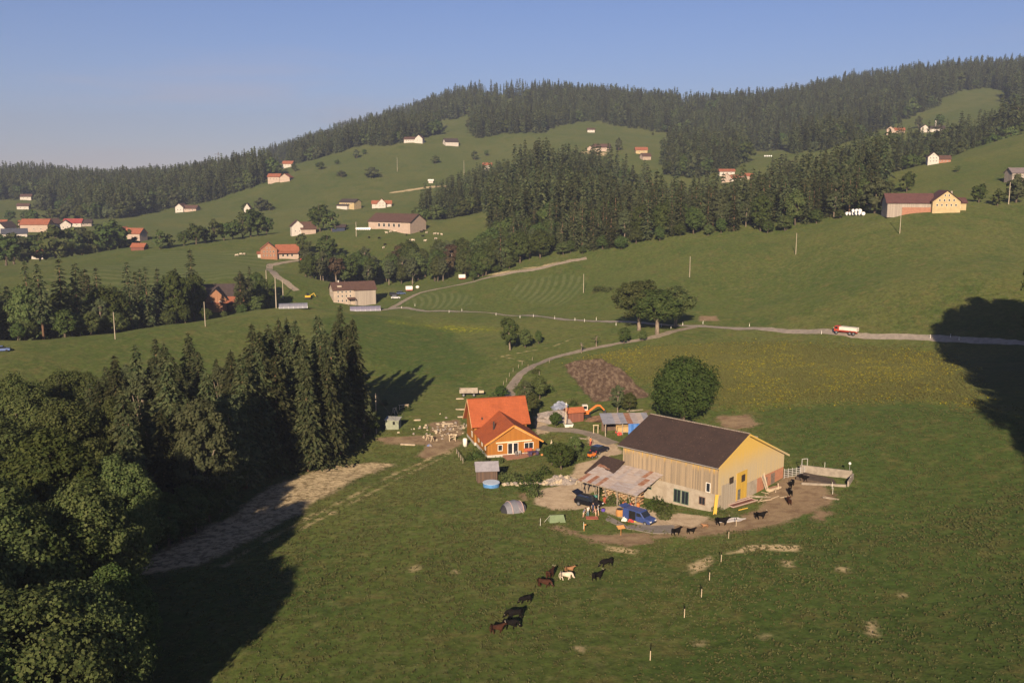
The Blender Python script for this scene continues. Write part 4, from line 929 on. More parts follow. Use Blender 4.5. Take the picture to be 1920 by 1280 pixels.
# ---- timber chalet with orange roof
HX, HY, HZ, HTH = -4.75, 178.487, -53.25, .2653
WW, WH, WR, WL = 10.37, 2.89, 6.06, 9.5            # wing: width, eave, ridge, length back to the main block
MU, ML, MD, ME, MR = -.34, 10.94, 7.04, 4.26, 8.45  # main block
ch = thing('chalet', 'new orange timber chalet with a bright orange tiled roof and front gable wing', 'house', (HX, HY, HZ), HTH)
_hw = boards('chalet_boards', (.34,.14,.028), (.285,.115,.024), 5.5); _pl = mat('chalet_plinth', (.50,.47,.42), (.38,.35,.31), 1.5)
_or = tiles('orange_roof_tiles', (.39,.098,.034), (.335,.084,.03), .36, .28)
w = MB(); w.prism([(0,-.6),(WW,-.6),(WW,WH),(WW/2,WR),(0,WH)], 'y', 0, WL+.05); w.build('wing_wall', _hw, ch)
w = MB(); w.prism([(WL+.02,-.6),(WL+MD,-.6),(WL+MD,ME),(WL+MD/2,MR),(WL+.02,ME)], 'x', MU, MU+ML); w.build('main_wall', _hw, ch)
w = MB(); w.box(-.04, WW+.04, -.04, WL, -1.6, .25); w.box(MU-.04, MU+ML+.04, WL-.1, WL+MD+.04, -1.6, .25); w.build('plinth', _pl, ch)
km = (MR-ME)/(MD/2); kw = (WR-WH)/(WW/2); o1 = .7; z_ = .12
r = MB(); r.slab((MU-o1,WL-o1,ME-km*o1+z_),(MU+ML+o1,WL-o1,ME-km*o1+z_),(MU+ML+o1,WL+MD/2,MR+z_),(MU-o1,WL+MD/2,MR+z_), .2)
r.slab((MU+ML+o1,WL+MD+o1,ME-km*o1+z_),(MU-o1,WL+MD+o1,ME-km*o1+z_),(MU-o1,WL+MD/2,MR+z_),(MU+ML+o1,WL+MD/2,MR+z_), .2); mr = r.build('main_roof', _or, ch)
vb = WL+(WR-ME)/km
r = MB(); e = WH-kw*o1+z_; vl = WL+(e-.12-ME)/km
r.slab((-o1,-o1,e),(-o1,WL-.35,e),(WW/2,vb+.1,WR+z_),(WW/2,-o1,WR+z_), .2)
r.slab((WW+o1,WL-.35,e),(WW+o1,-o1,e),(WW/2,-o1,WR+z_),(WW/2,vb+.1,WR+z_), .2); wr = r.build('wing_roof', _or, ch)
_lt = mat('light_timber', (.62,.40,.20), (.52,.32,.15), 3); _or2 = mat('orange_timber', (.58,.26,.06), (.48,.2,.045), 3)
for sg in (0, 1):
    b_ = MB(); x0 = -o1 if sg == 0 else WW+o1; b_.bar((x0,-o1-.03,e-.2),(WW/2,-o1-.03,WR-.08), .07, .3); b_.build('barge_board', _or2, wr)
    b_ = MB(); b_.bar((x0*.82+WW*.09 if sg == 0 else x0-1.2,-.25,e+.0 if sg == 0 else e+.35),(WW/2,-.25,WR-.38), .14, .18); b_.build('rafter', _lt, wr)
    b_ = MB(); y0 = WL-o1 if sg == 0 else WL+MD+o1; b_.bar((MU-o1-.03,y0,ME-km*o1-.06),(MU-o1-.03,WL+MD/2,MR-.06), .06, .28); b_.build('barge_board', _lt, mr)
r = MB(); r.bar((2.2,WL*.38,4.1),(2.2,WL*.38,5.9), .28); r.build('flue_pipe', mat('dark_metal', (.09,.085,.085), (.06,.06,.06), 3, .4, metal=.6), wr)
r = MB(); r.box(1.2,1.5,WL-.3+.62,WL-.3+.95,4.4,5.2); r.build('vent_pipe', mat('dark_metal', (.09,.085,.085)), mr)
window(ch, 'y0', 0, 2.55, .95, .95, 1.25, WHITE, False); window(ch, 'y0', 0, 8.3, .95, 1.9, 1.35, WHITE)
for u in (4.55, 5.65): window(ch, 'y0', 0, u, .16, 1.05, 2.25, WHITE, False, 'terrace_door')
a_ = MB(); a_.bar((1.7,-.1,2.62),(8.9,-.1,2.72), .2, .22); a_.build('awning_case', mat('cream_awning', (.72,.60,.42), (.62,.5,.34), 3), ch)
for v, z, w2 in ((1.6,.9,.8),(4.3,1.0,.8),(7.2,1.0,.9)): window(ch, 'x0', 0, v, z, w2, 1.1, WHITE, False)
window(ch, 'x0', MU, WL+2.2, .9, .9, 1.2, WHITE, False); window(ch, 'x0', MU, WL+3.5, 4.2, 1.0, 1.3, WHITE)
p = MB(); p.box(3.0, WW+.1, -3.4, -.05, -1.3, .14); p.build('terrace', mat('terrace_tiles', (.38,.20,.13), (.30,.15,.10), 2.0, .8), ch)
def hw(u, v, z=0.0):
    c, s_ = math.cos(HTH), math.sin(HTH); return (HX+c*u-s_*v, HY+s_*u+c*v, HZ+z)
# terrace furniture
dk = mat('dark_wicker', (.075,.05,.04), (.05,.035,.15), 5); gm = mat('grey_metal', (.26,.25,.24), (.2,.19,.18), 4, .5)
t = thing('garden_table', 'dark wooden garden table on the chalet terrace', 'table', hw(8.6,-1.7,.15), HTH)
MB().box(-1.0,1.0,-.45,.45,.70,.76).build('tabletop', dk, t)
for x in (-.9,.9):
    for y in (-.38,.38): MB().bar((x,y,0),(x,y,.70),.07).build('leg', dk, t)
def gchair(u, v, rz, m, label):
    t = thing('garden_chair', label, 'chair', hw(u, v, .15), HTH+rz, 'chairs on the chalet terrace')
    MB().box(-.24,.24,-.24,.24,.42,.47).build('seat', m, t); MB().box(-.24,.24,.20,.25,.472,.95).build('backrest', m, t)
    for x in (-.21,.21):
        for y in (-.21,.21): MB().bar((x,y,0),(x,y,.42),.045).build('leg', m, t)
gchair(7.9,-2.6,math.pi,dk,'dark chair pulled up to the terrace table'); gchair(9.2,-2.6,math.pi,dk,'dark chair pulled up to the terrace table')
gchair(8.3,-.7,0,dk,'dark chair pulled up to the terrace table'); gchair(5.4,-1.6,.4,gm,'grey metal chair in front of the chalet glass doors'); gchair(6.1,-1.3,-.3,gm,'second grey metal chair, beside the chalet glass doors')
t = thing('lounger', 'folded red sunlounger leaning behind the terrace table', 'lounger', hw(8.0,-.5,.15), HTH)
MB().box(-.8,.8,-.05,.05,.5,1.1).build('cushion', mat('red_canvas', (.42,.10,.05), (.33,.08,.04), 3), t)
for x in (-.7,.7): MB().bar((x,-.2,0),(x,.15,.6),.05).build('leg', gm, t)
t = thing('grill', 'grey box grill against the terrace corner', 'grill', hw(9.9,-.8,.15), HTH)
MB().box(-.35,.35,-.28,.28,.55,.95).build('hood', gm, t)
for x in (-.3,.3): MB().bar((x,0,0),(x,0,.55),.05).build('leg', gm, t)
t = thing('flower_pot', 'orange clay pot at the outer corner of the terrace', 'pot', hw(10.1,-2.9,.15), HTH)
MB().tube([(0,0,0),(0,0,.5),(0,0,.56)], [.18,.28,.30], 10).build('pot', mat('terracotta', (.55,.23,.08), (.45,.18,.07), 3), t)
link('plant', BUSH[0][1], t, (0,0,.5), 0, .28)

# ---- small hut, open machine shed, red shed
def hut(name, label, loc, rz, L, W, h, hr, wm, rm_, cat='shed', door=True, ov=.35):
    t = thing(name, label, cat, tuple(loc), rz)
    w = MB(); gable_wall(w, L, W, h, hr, .5, -.8); w.build('wall', wm, t); gable_roof(t, L, W, h, hr, rm_, .5, None, ov, ov, .08)
    if door: MB().box(-.05,-.002,W*.3,W*.7,0,h*.85).build('door', mat('weathered_door', (.22,.16,.12)), t)
    return t
_dkw = boards('dark_boards', (.13,.085,.06), (.085,.06,.048), 5); _zr = mat('zinc_sheet_roof', (.36,.34,.36), (.28,.26,.28), 1.5, .5, .1, None, .2)
g_ = G(893, 905); hut('garden_hut', 'small dark hut with a grey sheet roof beside the chalet garden', (g_[0]+.2, g_[1], g_[2]), .12, 3.4, 3.0, 2.2, 3.2, _dkw, _zr, 'hut')
_rdw = boards('red_boards', (.22,.085,.055), (.17,.065,.045), 5); _rdr = tiles('red_shed_tiles', (.48,.15,.06), (.40,.12,.05), .3, .25)
g_ = G(1066, 792); hut('red_shed', 'little red shed with an orange roof in front of the excavator', (g_[0], g_[1], g_[2]), .3, 3.5, 2.6, 2.2, 2.9, _rdw, _rdr, 'shed', False)
g_ = G(1135, 818)
os_ = thing('open_shed', 'open machine shed with patched sheet roof and a blue tarp beside the barn', 'shed', tuple(g_), .05)
_gt = mat('grey_timber', (.34,.28,.21))
for x in (0, 3.5, 8.0):
    MB().bar((x,0,-.6),(x,0,2.75),.2).build('post', _gt, os_); MB().bar((x,4.4,-.6),(x,4.4,3.3),.18).build('post', _gt, os_)
MB().bar((-.4,0,2.8),(9.2,0,2.8),.16,.2).build('beam', _gt, os_); MB().bar((-.4,4.4,3.35),(9.2,4.4,3.35),.16,.2).build('beam', _gt, os_)
for k in range(8):
    x0 = -.6+k*1.24; m_ = [mat('sheet_bluegrey', (.30,.30,.33), (.23,.23,.26), 1, .6, .1, None, .0), SHEET[1], SHEET[2], SHEET[0]][(0,0,1,0,2,1,3,0)[k]]
    MB().slab((x0,-.7,2.84+.03*(k % 2)),(x0+1.3,-.7,2.84+.03*(k % 2)),(x0+1.3,5.2,3.62+.03*(k % 2)),(x0,5.2,3.62+.03*(k % 2)), .03).build('sheet', m_, os_)
tp = MB()
for k in range(6):
    xa, xb = 4.6+k*.55, 4.6+(k+1)*.55; ya, yb = -.55-.1*(k % 2), -.55-.1*((k+1) % 2)
    tp.face([(xa,ya-.25,.5),(xb,yb-.25,.5),(xb,yb,2.78),(xa,ya,2.78)])
tp.build('tarp', mat('blue_tarp', (.045,.15,.42), (.035,.11,.32), 1.5, .5), os_)
MB().box(-.2,8.4,4.2,4.35,-.6,2.9).build('back_wall', _dkw, os_)
wg = thing('hay_wagon', 'wooden hay wagon with red wheels parked in the open shed', 'wagon', tuple(g_+np.array([2.4,-.2,0])), .1)
MB().box(0,3.6,.3,1.9,.75,.88).build('bed', _gt, wg)
for y in (.3,1.9):
    for k in range(4): MB().bar((.1,y,1.0+k*.28),(3.5,y,1.0+k*.28),.05,.18).build('side_board', mat('straw_boards', (.52,.35,.16), (.42,.28,.13), 3), wg)
MB().box(.3,3.3,.5,1.7,.9,1.75).build('hay', mat('hay', (.45,.33,.15), (.33,.24,.11), 4, .95, .6), wg)
for x in (.5,3.1):
    for y in (.12,2.08):
        wh = MB().tube([(x,y-.08,.5),(x,y+.08,.5)], .5, 14).build('wheel', mat('red_paint', (.48,.07,.05), (.38,.05,.04), 3, .5), wg)
        MB().tube([(x,y-.1,.5),(x,y+.1,.5)], .12, 8).build('hub', mat('dark_metal', (.09,.085,.085)), wh)
# ---------------------------------------------------------------- farms and houses on the slopes
SHUT = mat('dark_shutter', (.06,.045,.035), (.045,.035,.03), 3)
R_RED = tiles('red_far_tiles', (.33,.115,.062), (.26,.09,.05), .5, .4); R_BRN = tiles('brown_far_tiles', (.115,.062,.046), (.085,.048,.038), .5, .4); R_DRK = tiles('dark_far_tiles', (.065,.045,.042), (.05,.037,.035), .5, .4)
W_WHT = mat('white_plaster', (.50,.455,.395), (.43,.385,.33), .7); W_BEI = mat('beige_plaster', (.42,.34,.26), (.35,.28,.21), .6); W_YEL = mat('yellow_plaster', (.42,.325,.175), (.36,.275,.15), .6)
W_SHI = boards('brown_shingles', (.30,.15,.085), (.24,.12,.07), 2.5); W_GRY = boards('grey_boarding', (.34,.29,.235), (.26,.22,.185), 2.5); W_PNK = mat('pink_plaster', (.40,.305,.24), (.34,.26,.20), .7)
W_BRK = mat('brick_orange', (.32,.155,.095), (.26,.125,.08), 1.2); W_DBR = boards('redbrown_boards', (.17,.07,.05), (.13,.055,.04), 2.5)
WF = mat('white_window_frame', (.72,.68,.60))
def block(t, x, y, L, W, h, hr, wm, rm, yaw=0, wins=(), ov=.7, base=3.0, gable=None, s=.5):
    """one gabled volume: ridge along local x when yaw = 0; wins = (face, n, z, w, h[, margin]) rows of windows"""
    def T(p):
        c, s_ = math.cos(yaw), math.sin(yaw); return (x+c*p[0]-s_*p[1], y+s_*p[0]+c*p[1], p[2])
    def put(o):
        o.location = (x, y, 0); o.rotation_euler = (0, 0, yaw); return o
    w = MB(); w.prism([(-W/2,-base),(W/2,-base),(W/2,h),(W*(s-.5),hr),(-W/2,h)], 'x', -L/2, L/2); wo = put(w.build('wall', wm, t))
    k1 = (hr-h)/(W*s); k2 = (hr-h)/(W*(1-s)); r = MB()
    r.slab((-L/2-ov,-W/2-ov,h-k1*ov+.1),(L/2+ov,-W/2-ov,h-k1*ov+.1),(L/2+ov,W*(s-.5),hr+.1),(-L/2-ov,W*(s-.5),hr+.1), .22)
    r.slab((L/2+ov,W/2+ov,h-k2*ov+.1),(-L/2-ov,W/2+ov,h-k2*ov+.1),(-L/2-ov,W*(s-.5),hr+.1),(L/2+ov,W*(s-.5),hr+.1), .22)
    ro = put(r.build('roof', rm, t))
    if gable is not None:
        for xx in (-L/2-.03, L/2+.03):
            g = MB(); g.face([(xx,-W/2,h),(xx,W/2,h),(xx,W*(s-.5),hr)]); put(g.build('gable_boarding', gable, t))
    for face, n, z, ww, hh, *rest in wins:
        span = L if face in ('y0', 'y1') else W; mg = rest[0] if rest else .12; sh = rest[1] if len(rest) > 1 else 0
        off = {'y0': -W/2, 'y1': W/2, 'x0': -L/2, 'x1': L/2}[face]
        for k in range(n):
            u = span*(-.5+mg+(1-2*mg)*((k+.5)/n))+sh
            f = window(t, face, off, u, z, ww, hh, WF if ww > .5 else SHUT, False, 'window'); put(f)
            for c_ in f.children: pass
    return wo, ro
def chimney(ro, x, y, z, w=.7, h=1.6, m=None):
    return MB().box(x-w/2, x+w/2, y-w/2, y+w/2, z, z+h).build('chimney', m or W_WHT, ro)
def site(px, py, rmin=200): return tuple(G(px, py, rmin))
def house(name, label, px, py, yaw, cat='house', group=None, rmin=200):
    return thing(name, label, cat, site(px, py, rmin), yaw, group, SCL.get((px, py), 1.0))
rad = math.radians
SCL = {(1730,396): .82, (1758,306): .66, (517,482): .80, (1675,250): .72, (1128,282): .72, (262,468): .55, (660,566): .80, (1745,247): .8, (716,389): .85, (657,390): .9, (1362,340): .75, (1400,336): .7, (569,438): .9, (415,560): .9, (1912,338): .75}
# yellow farmhouse with the long purple-brown roof
t = house('farmhouse', 'yellow gabled farmhouse with a long purple-brown barn roof beside white bales', 1730, 396, rad(-7))
R_PUR = tiles('purple_far_tiles', (.12,.055,.05), (.095,.045,.042), .5, .4)
block(t, -6.5, 3.0, 22, 11, 4.4, 8.6, W_GRY, R_PUR, 0, [('y0',6,1.0,1.2,.9,.28,2.2)])
MB().box(-10.5,3.4,-2.68,-2.52,-2.0,1.9).build('brick_wall', W_BRK, t)
wo, ro = block(t, 9.5, 1.5, 13, 13, 5.2, 10.2, W_YEL, R_PUR, math.pi/2, [('x0',5,2.6,.9,1.1,.08),('x0',4,4.9,.9,1.1,.16),('x0',2,7.3,.8,1.0,.36)])
chimney(ro, 2.0, -4.5, 7.6, .8, 2.2, W_GRY)
block(t, 16.8, 2.5, 6, 8, 4.4, 6.6, W_YEL, R_PUR, 0, [('y0',1,1.6,.9,1.1)])
# white bales beside it
bale_m = mat('white_bale_wrap', (.74,.74,.72), (.66,.66,.64), 2, .4)
def bales(cx, cy, rows, label, group, r=.62, rmin=200, step=7):
    k = 0
    for n, lvl in rows:
        for i in range(n):
            g = G(cx+(i-(n-1)/2)*step+(lvl*3), cy, rmin); k += 1
            o = MB().tube([(0,-.6,r),(0,-.5,r),(0,.5,r),(0,.6,r)], [r*.9,r,r,r*.9], 12).build('hay_bale', bale_m)
            o.location = (g[0], g[1]+(.0 if lvl == 0 else .3), g[2]+lvl*1.22); tag(o, label, 'bale', group)
bales(1603, 404, [(6,0),(3,1)], 'white wrapped silage bale stacked beside the yellow farmhouse', 'silage bales beside the yellow farmhouse', .8, 200, 6)
bales(681, 431, [(7,0)], 'white wrapped silage bale in the row left of the long brown barn', 'silage bales beside the long barn', .8, 200, 4)
bales(1440, 294, [(4,0)], 'pale wrapped bale in the short row on the high meadow', 'bales on the high meadow', .7, 600, 4)
# half-timbered house and grey house on the right slope
t = house('farmhouse', 'half-timbered white gable house with a red brick annex on the steep right meadow', 1758, 306, rad(-12))
block(t, -4.5, 0, 9, 9, 5.4, 9.4, W_WHT, R_BRN, math.pi/2, [('x0',3,1.2,1.0,1.0,.1),('x0',3,3.8,1.0,1.0,.1),('x0',1,6.6,.9,.9)])
block(t, 4.5, 1, 11, 8, 3.6, 6.6, W_BRK, R_BRN, 0, [('y0',3,1.2,.9,1.0)])
t = house('farmhouse', 'long grey boarded house with a dull roof above the right-hand trees', 1912, 338, rad(4)); block(t, 2, 0, 20, 9, 5.0, 8.0, W_GRY, tiles('dull_tiles', (.20,.165,.16), (.16,.13,.13), .5, .4), 0, [('y0',5,2.2,.9,1.0)])
# upper right
t = house('farmhouse', 'pink gabled farmhouse with a long red roof on the upper right meadow', 1675, 250, rad(-15)); block(t, -4, 0, 9, 9, 5, 8.5, W_PNK, R_BRN, math.pi/2, [('x0',3,2.0,.9,1.0)]); block(t, 5, 2, 16, 8, 3.6, 6.6, W_PNK, R_RED, 0)
t = house('farmhouse', 'white house with a tall chimney and dark roof on the upper right meadow', 1745, 247, rad(-10)); block(t, -7, 0, 8, 9, 4, 7.5, W_WHT, R_BRN, math.pi/2, [('x0',3,1.6,.9,1.0)]); wo, ro = block(t, 5, 1, 18, 8, 3.4, 6.2, W_WHT, R_DRK, 0, [('y0',4,1.2,.9,1)]); chimney(ro, 0, 0, 6, 1.6, 6)
t = house('cottage', 'tiny white cottage half hidden by trees at the top right', 1901, 211, 0); block(t, 0, 0, 9, 7, 3.2, 5.6, W_WHT, R_BRN, 0, [('y0',2,1.2,.9,1)])
# centre
t = house('farmhouse', 'orange-roofed hill farm with a cream gable above the long wood', 1362, 340, rad(-14)); block(t, 0, 0, 12, 10, 5, 9, W_PNK, R_RED, math.pi/2, [('x0',3,1.6,.9,1.0),('x0',2,4.6,.9,1.0,.25)])
block(t, 11, 2, 14, 9, 3.8, 6.8, W_WHT, R_RED, 0, [('y0',3,1.2,.9,1)])
t = house('barn', 'low white barn with a red roof behind the orange-roofed hill farm', 1362, 328, 0, 'barn'); block(t, 0, 0, 13, 6, 3.2, 5, W_WHT, R_RED, 0, [('y0',3,1.2,.9,.9)])
t = house('farmhouse', 'pale gabled house with an orange roof at the right end of the hill farm', 1400, 336, rad(18)); block(t, 0, 0, 14, 8, 4, 7, W_PNK, R_RED, 0, [('x0',2,1.5,.9,1)])
t = house('farmhouse', 'grey-white gable house with a red roof deep in the wooded hollow', 1203, 358, rad(30)); block(t, 0, 0, 15, 9, 4.6, 8.2, W_BEI, R_RED, 0, [('x0',3,1.5,.9,1)])
t = house('farmhouse', 'long white hill farm with a grey gable on the central high meadow', 1128, 282, rad(-18)); block(t, 0, 0, 24, 13, 4.2, 9.2, W_PNK, R_BRN, 0, [('y0',4,1.6,.9,1)]); block(t, -17, 3, 9, 8, 3.4, 6.6, W_PNK, R_BRN, math.pi/2)
t = house('barn', 'small cream barn with a bright orange roof on the central high meadow', 1202, 288, rad(2), 'barn'); block(t, 0, 0, 12, 7, 3.8, 6.4, W_YEL, R_RED, 0, [('y0',2,1.4,.9,1)])
t = house('cottage', 'small dark-roofed cottage with a white gable below the orange-roofed barn', 1210, 299, rad(20)); block(t, 0, 0, 9, 7, 3.4, 6.2, W_PNK, R_BRN, 0, [('x1',2,1.4,.8,.9)])
t = house('barn', 'lonely pale hay barn near the top of the central meadow', 1108, 248, 0, 'barn'); block(t, 0, 0, 9, 6, 3.2, 5, W_WHT, R_BRN, 0, [('y0',2,1,.8,.8)])
# left slopes
t = house('barn', 'small striped field barn with an orange roof and white front', 914, 319, rad(-3), 'barn'); block(t, 0, 0, 8.4, 6, 5.0, 7.2, W_WHT, R_RED, 0); MB().box(-4.25,4.25,-3.12,-3.02,-.5,2.6).build('timber_base', W_GRY, t)
t = house('hut', 'tiny white box hut above the sandy track', 808, 343, 0, 'hut'); block(t, 0, 0, 4.2, 3, 2.4, 3.3, W_WHT, mat('white_paint', (.78,.74,.66)), 0, [('y0',1,.8,.7,.7)])
t = house('farmhouse', 'white chalet with a gabled wing right under the hill forest', 778, 267, rad(-10)); block(t, -5, 0, 14, 8, 3.6, 6.2, W_WHT, R_BRN, 0, [('y0',4,1.2,.9,1)]); block(t, 6, -1, 9, 9, 4.4, 8.4, W_WHT, R_BRN, math.pi/2, [('x0',2,1.6,.9,1)])
t = house('farmhouse', 'white house with a dark slanting roof near the meadow notch', 845, 272, rad(25)); block(t, 0, 0, 16, 9, 3.6, 7.4, W_WHT, R_DRK, 0, [('x0',2,1.4,.9,1)])
t = house('farmhouse', 'long farmhouse with a dark roof, cream storey and brick gable', 657, 390, rad(-28)); block(t, 0, 0, 17, 11, 5.6, 8.4, W_YEL, R_DRK, 0, [('y0',5,3.6,.9,1),('x1',2,2,.9,1)]); block(t, -3, -7, 12, 4, 2.6, 3.6, W_WHT, R_DRK, 0)
t = house('farmhouse', 'bright white gable house with a red cross roof', 716, 389, rad(5)); block(t, 0, -1, 10, 8, 4.8, 8.8, W_WHT, R_RED, math.pi/2, [('x0',2,1.4,.9,1),('x0',2,3.8,.9,1)]); block(t, 0, 1, 19, 7, 4.0, 6.8, W_WHT, R_RED, 0, [('y0',5,1.6,.8,.9)])
t = house('barn', 'long low barn with a purple-brown roof and a wide pale gable', 745, 428, rad(-30), 'barn'); block(t, 0, 0, 32, 17, 4.6, 9.2, W_PNK, R_BRN, 0, [('y0',5,1.2,1.6,2.2,.2)]); 
t = house('farmhouse', 'small whitish house with a steep brown roof beside the dark round tree', 569, 438, rad(20)); block(t, -4.5, 0, 8, 8, 5.8, 9.6, W_WHT, R_BRN, math.pi/2, [('x0',2,1.6,.8,.9)]); block(t, 3, 0, 10, 9, 3.8, 8.2, W_PNK, R_BRN, 0)
t = house('shed', 'low dark blue shed under the broad tree', 636, 432, 0, 'shed'); block(t, 0, 0, 8, 5, 2.4, 3.8, mat('dark_blue_boards', (.03,.04,.07), (.025,.03,.05), 2), R_DRK, 0)
t = house('farmhouse', 'shingled orange-roofed farmhouse with white-framed windows and a brick barn', 517, 482, rad(14))
block(t, -4.5, -1, 12, 11, 6.0, 10.4, W_SHI, R_RED, math.pi/2, [('x0',4,1.2,.9,1.2,.08),('x0',4,3.8,.9,1.2,.12),('x0',2,6.4,.8,1.0,.3)], .5)
block(t, -10.5, 0, 3, 9, 3.0, 4.2, W_WHT, R_RED, 0); block(t, 8, 1, 15, 10, 4.6, 8.6, W_PNK, R_RED, 0, [('y0',3,.6,1.4,1.8,.2)], .6); MB().slab((1,-6.2,3.0),(15,-6.2,3.0),(15,-3.6,4.4),(1,-3.6,4.4),.15).build('side_roof', R_RED, t)
t = house('farmhouse', 'tall beige farmhouse with brown roof, dormer and red gable beside the polytunnels', 660, 566, rad(22))
wo, ro = block(t, -5.5, 0, 12, 11, 8.0, 11.6, W_BEI, R_BRN, 0, [('y0',4,1.0,.9,1.3),('y0',4,3.6,.9,1.3),('y0',4,6.0,.9,1.2),('x0',2,1.2,.9,1.3,.2),('x0',2,3.8,.9,1.3,.2),('x0',2,6.2,.9,1.2,.2)], .7, 3.0); chimney(ro, -2, 0, 11.4, .7, 1.2)
MB().box(-3.4,-1.0,-3.9,-1.0,8.3,10.0).build('dormer', W_BEI, ro); block(t, 6.5, 0, 12, 11.2, 7.6, 11.55, W_GRY, R_BRN, 0, [], .7, 3.0, W_DBR)
MB().slab((-4,-8.2,2.5),(0.5,-8.2,2.5),(0.5,-5.5,3.4),(-4,-5.5,3.4),.15).build('porch_roof', R_BRN, t)
for x in (-3.8,.3): MB().bar((x,-8.0,-1),(x,-8.0,2.4),.16).build('porch_post', W_GRY, t)
t = thing('house', 'brown house with dark roofs half hidden in the stream belt', 'house', tuple(A(414, 322*K)+[0,0,-1.0]), rad(8)); block(t, 0, 0, 18, 11, 6.0, 11.0, W_DBR, R_DRK, 0); block(t, -2, -4.5, 9, 8, 6.2, 10.2, W_SHI, R_DRK, math.pi/2, [('x0',2,4,.9,1)]); MB().slab((-9.5,-9.5,4.2),(9.5,-9.5,4.2),(9.5,-5.6,6.4),(-9.5,-5.6,6.4),.2).build('lower_roof', R_RED, t)
t = house('farmhouse', 'farmhouse with an orange hipped roof and a pale gable on the valley floor', 241, 449, rad(-14)); block(t, -4, -1, 10, 9, 5, 8.8, W_WHT, R_RED, math.pi/2, [('x0',3,1.4,.9,1),('x0',2,4.4,.8,.9,.25)]); block(t, 5, 1, 13, 9, 4.6, 8.0, W_PNK, R_RED, 0, [], .6, 3.0, W_GRY); block(t, -9.5, 2, 5, 7, 3.6, 5.8, W_WHT, R_RED, 0)
t = house('barn', 'red-roofed barn with a dark sunken front at the meadow crest', 262, 468, rad(-8), 'barn', None, 560); block(t, 0, 0, 14, 9, 3.2, 6.6, W_DBR, R_RED, 0, [], .7, 3.0, W_GRY)
t = house('house', 'orange-roofed white house peeping out below the village trees', 67, 484, rad(15), 'house', None, 560); block(t, 0, 0, 10, 7, 3.6, 6.6, W_WHT, R_RED, 0, [('y0',2,1.4,.9,1)]); block(t, -5, -1, 6, 6, 3, 5.2, W_YEL, R_RED, math.pi/2)
t = house('farmhouse', 'white farmhouse with a dark roof below the far spruce edge', 350, 397, rad(-12)); block(t, -5, 0, 8, 8, 4.6, 7.6, W_WHT, R_BRN, math.pi/2, [('x0',2,1.4,.9,1)]); block(t, 4, 1, 14, 7, 3.4, 6.0, W_PNK, R_BRN, 0, [('y0',3,1.2,.9,1)])
t = house('hut', 'tiny pale gable hut wedged between two trees on the slope', 465, 398, rad(90), 'hut'); block(t, 0, 0, 5, 5.5, 4.0, 8.0, W_WHT, R_BRN, 0, [('x0',1,1.4,.8,.9)])
t = house('farmhouse', 'red-roofed low farmhouse at the top end of the dark spruce strip', 527, 339, rad(-6)); block(t, -6, 0, 12, 9, 4.2, 7.0, W_PNK, R_RED, 0, [('y0',3,1.2,.9,1)]); block(t, 6, -1, 11, 10, 3.6, 7.0, W_PNK, R_RED, math.pi/2)
t = house('house', 'small red-roofed house tucked under the hill forest', 541, 313, rad(-10)); block(t, 0, 0, 12, 8, 3.8, 6.8, W_WHT, R_RED, 0, [('y0',2,1.2,.9,1)])
# village on the valley floor
V = [(70,433,'long orange-roofed village farmhouse with a big brown barn end',rad(3),W_PNK,R_RED,20,11,5.2,9.0,W_SHI),(97,430,'brown-boarded village barn attached behind the long orange roof',rad(60),W_DBR,R_BRN,11,10,5.0,8.4,None),
     (12,436,'white village house with a dark roof and timbered gable',rad(70),W_WHT,R_DRK,11,9,4.4,8.0,None),(28,447,'white village house under a slate-blue roof in front of the others',rad(25),W_WHT,tiles('slate_tiles', (.075,.08,.105), (.06,.065,.085), .5, .4),16,9,3.8,7.0,None),
     (2,428,'orange-roofed village house at the edge of the trees',rad(10),W_YEL,R_RED,10,8,3.8,6.8,None),(48,428,'small orange-roofed village annex beside the long farmhouse',rad(40),W_PNK,R_RED,9,7,3.6,6.4,None),
     (103,430,'wide white village chalet with a row of dark windows',rad(-85),W_WHT,R_BRN,11,13,3.2,5.8,None),(124,430,'white gabled village house with a brown roof',rad(-70),W_WHT,R_BRN,10,8,4.2,7.2,None),
     (139,425,'red-roofed village house at the foot of the far spruces',rad(5),W_WHT,tiles('crimson_tiles', (.34,.07,.06), (.27,.055,.05), .5, .4),14,8,3.4,6.4,None),(158,424,'dark-roofed village shed at the end of the row',rad(15),W_GRY,R_DRK,12,8,2.8,5.4,None)]
for px, py, lb, yaw, wm, rm_, L, W, h, hr, gb in V:
    t = house('village_house', lb, px, py, yaw, 'house', 'houses of the village'); block(t, 0, 0, L, W, h, hr, wm, rm_, 0, [('y0',3,1.3,.9,1.0),('x0',2,1.3,.9,1.0),('x1',2,1.3,.9,1.0)], .6, 3.0, gb)
for px, py, lb in [(50,374,'white speck of a house on the far left meadow'),(86,366,'lone white house at the top of the far left meadow'),(45,392,'small pale house among the far left trees')]:
    t = house('house', lb, px, py, rad(10), 'house', None, 800); block(t, 0, 0, 12, 8, 3.6, 6.2, W_WHT, R_BRN, 0, [('y0',2,1.2,.9,1)])
t = thing('house', 'pale hilltop house on the forested left ridge', 'house', tuple(A(145, 1290*K)), 0); block(t, 0, 0, 18, 9, 12, 16, W_WHT, R_BRN, 0, [('y0',4,9,.9,1.2)], .6, 4)
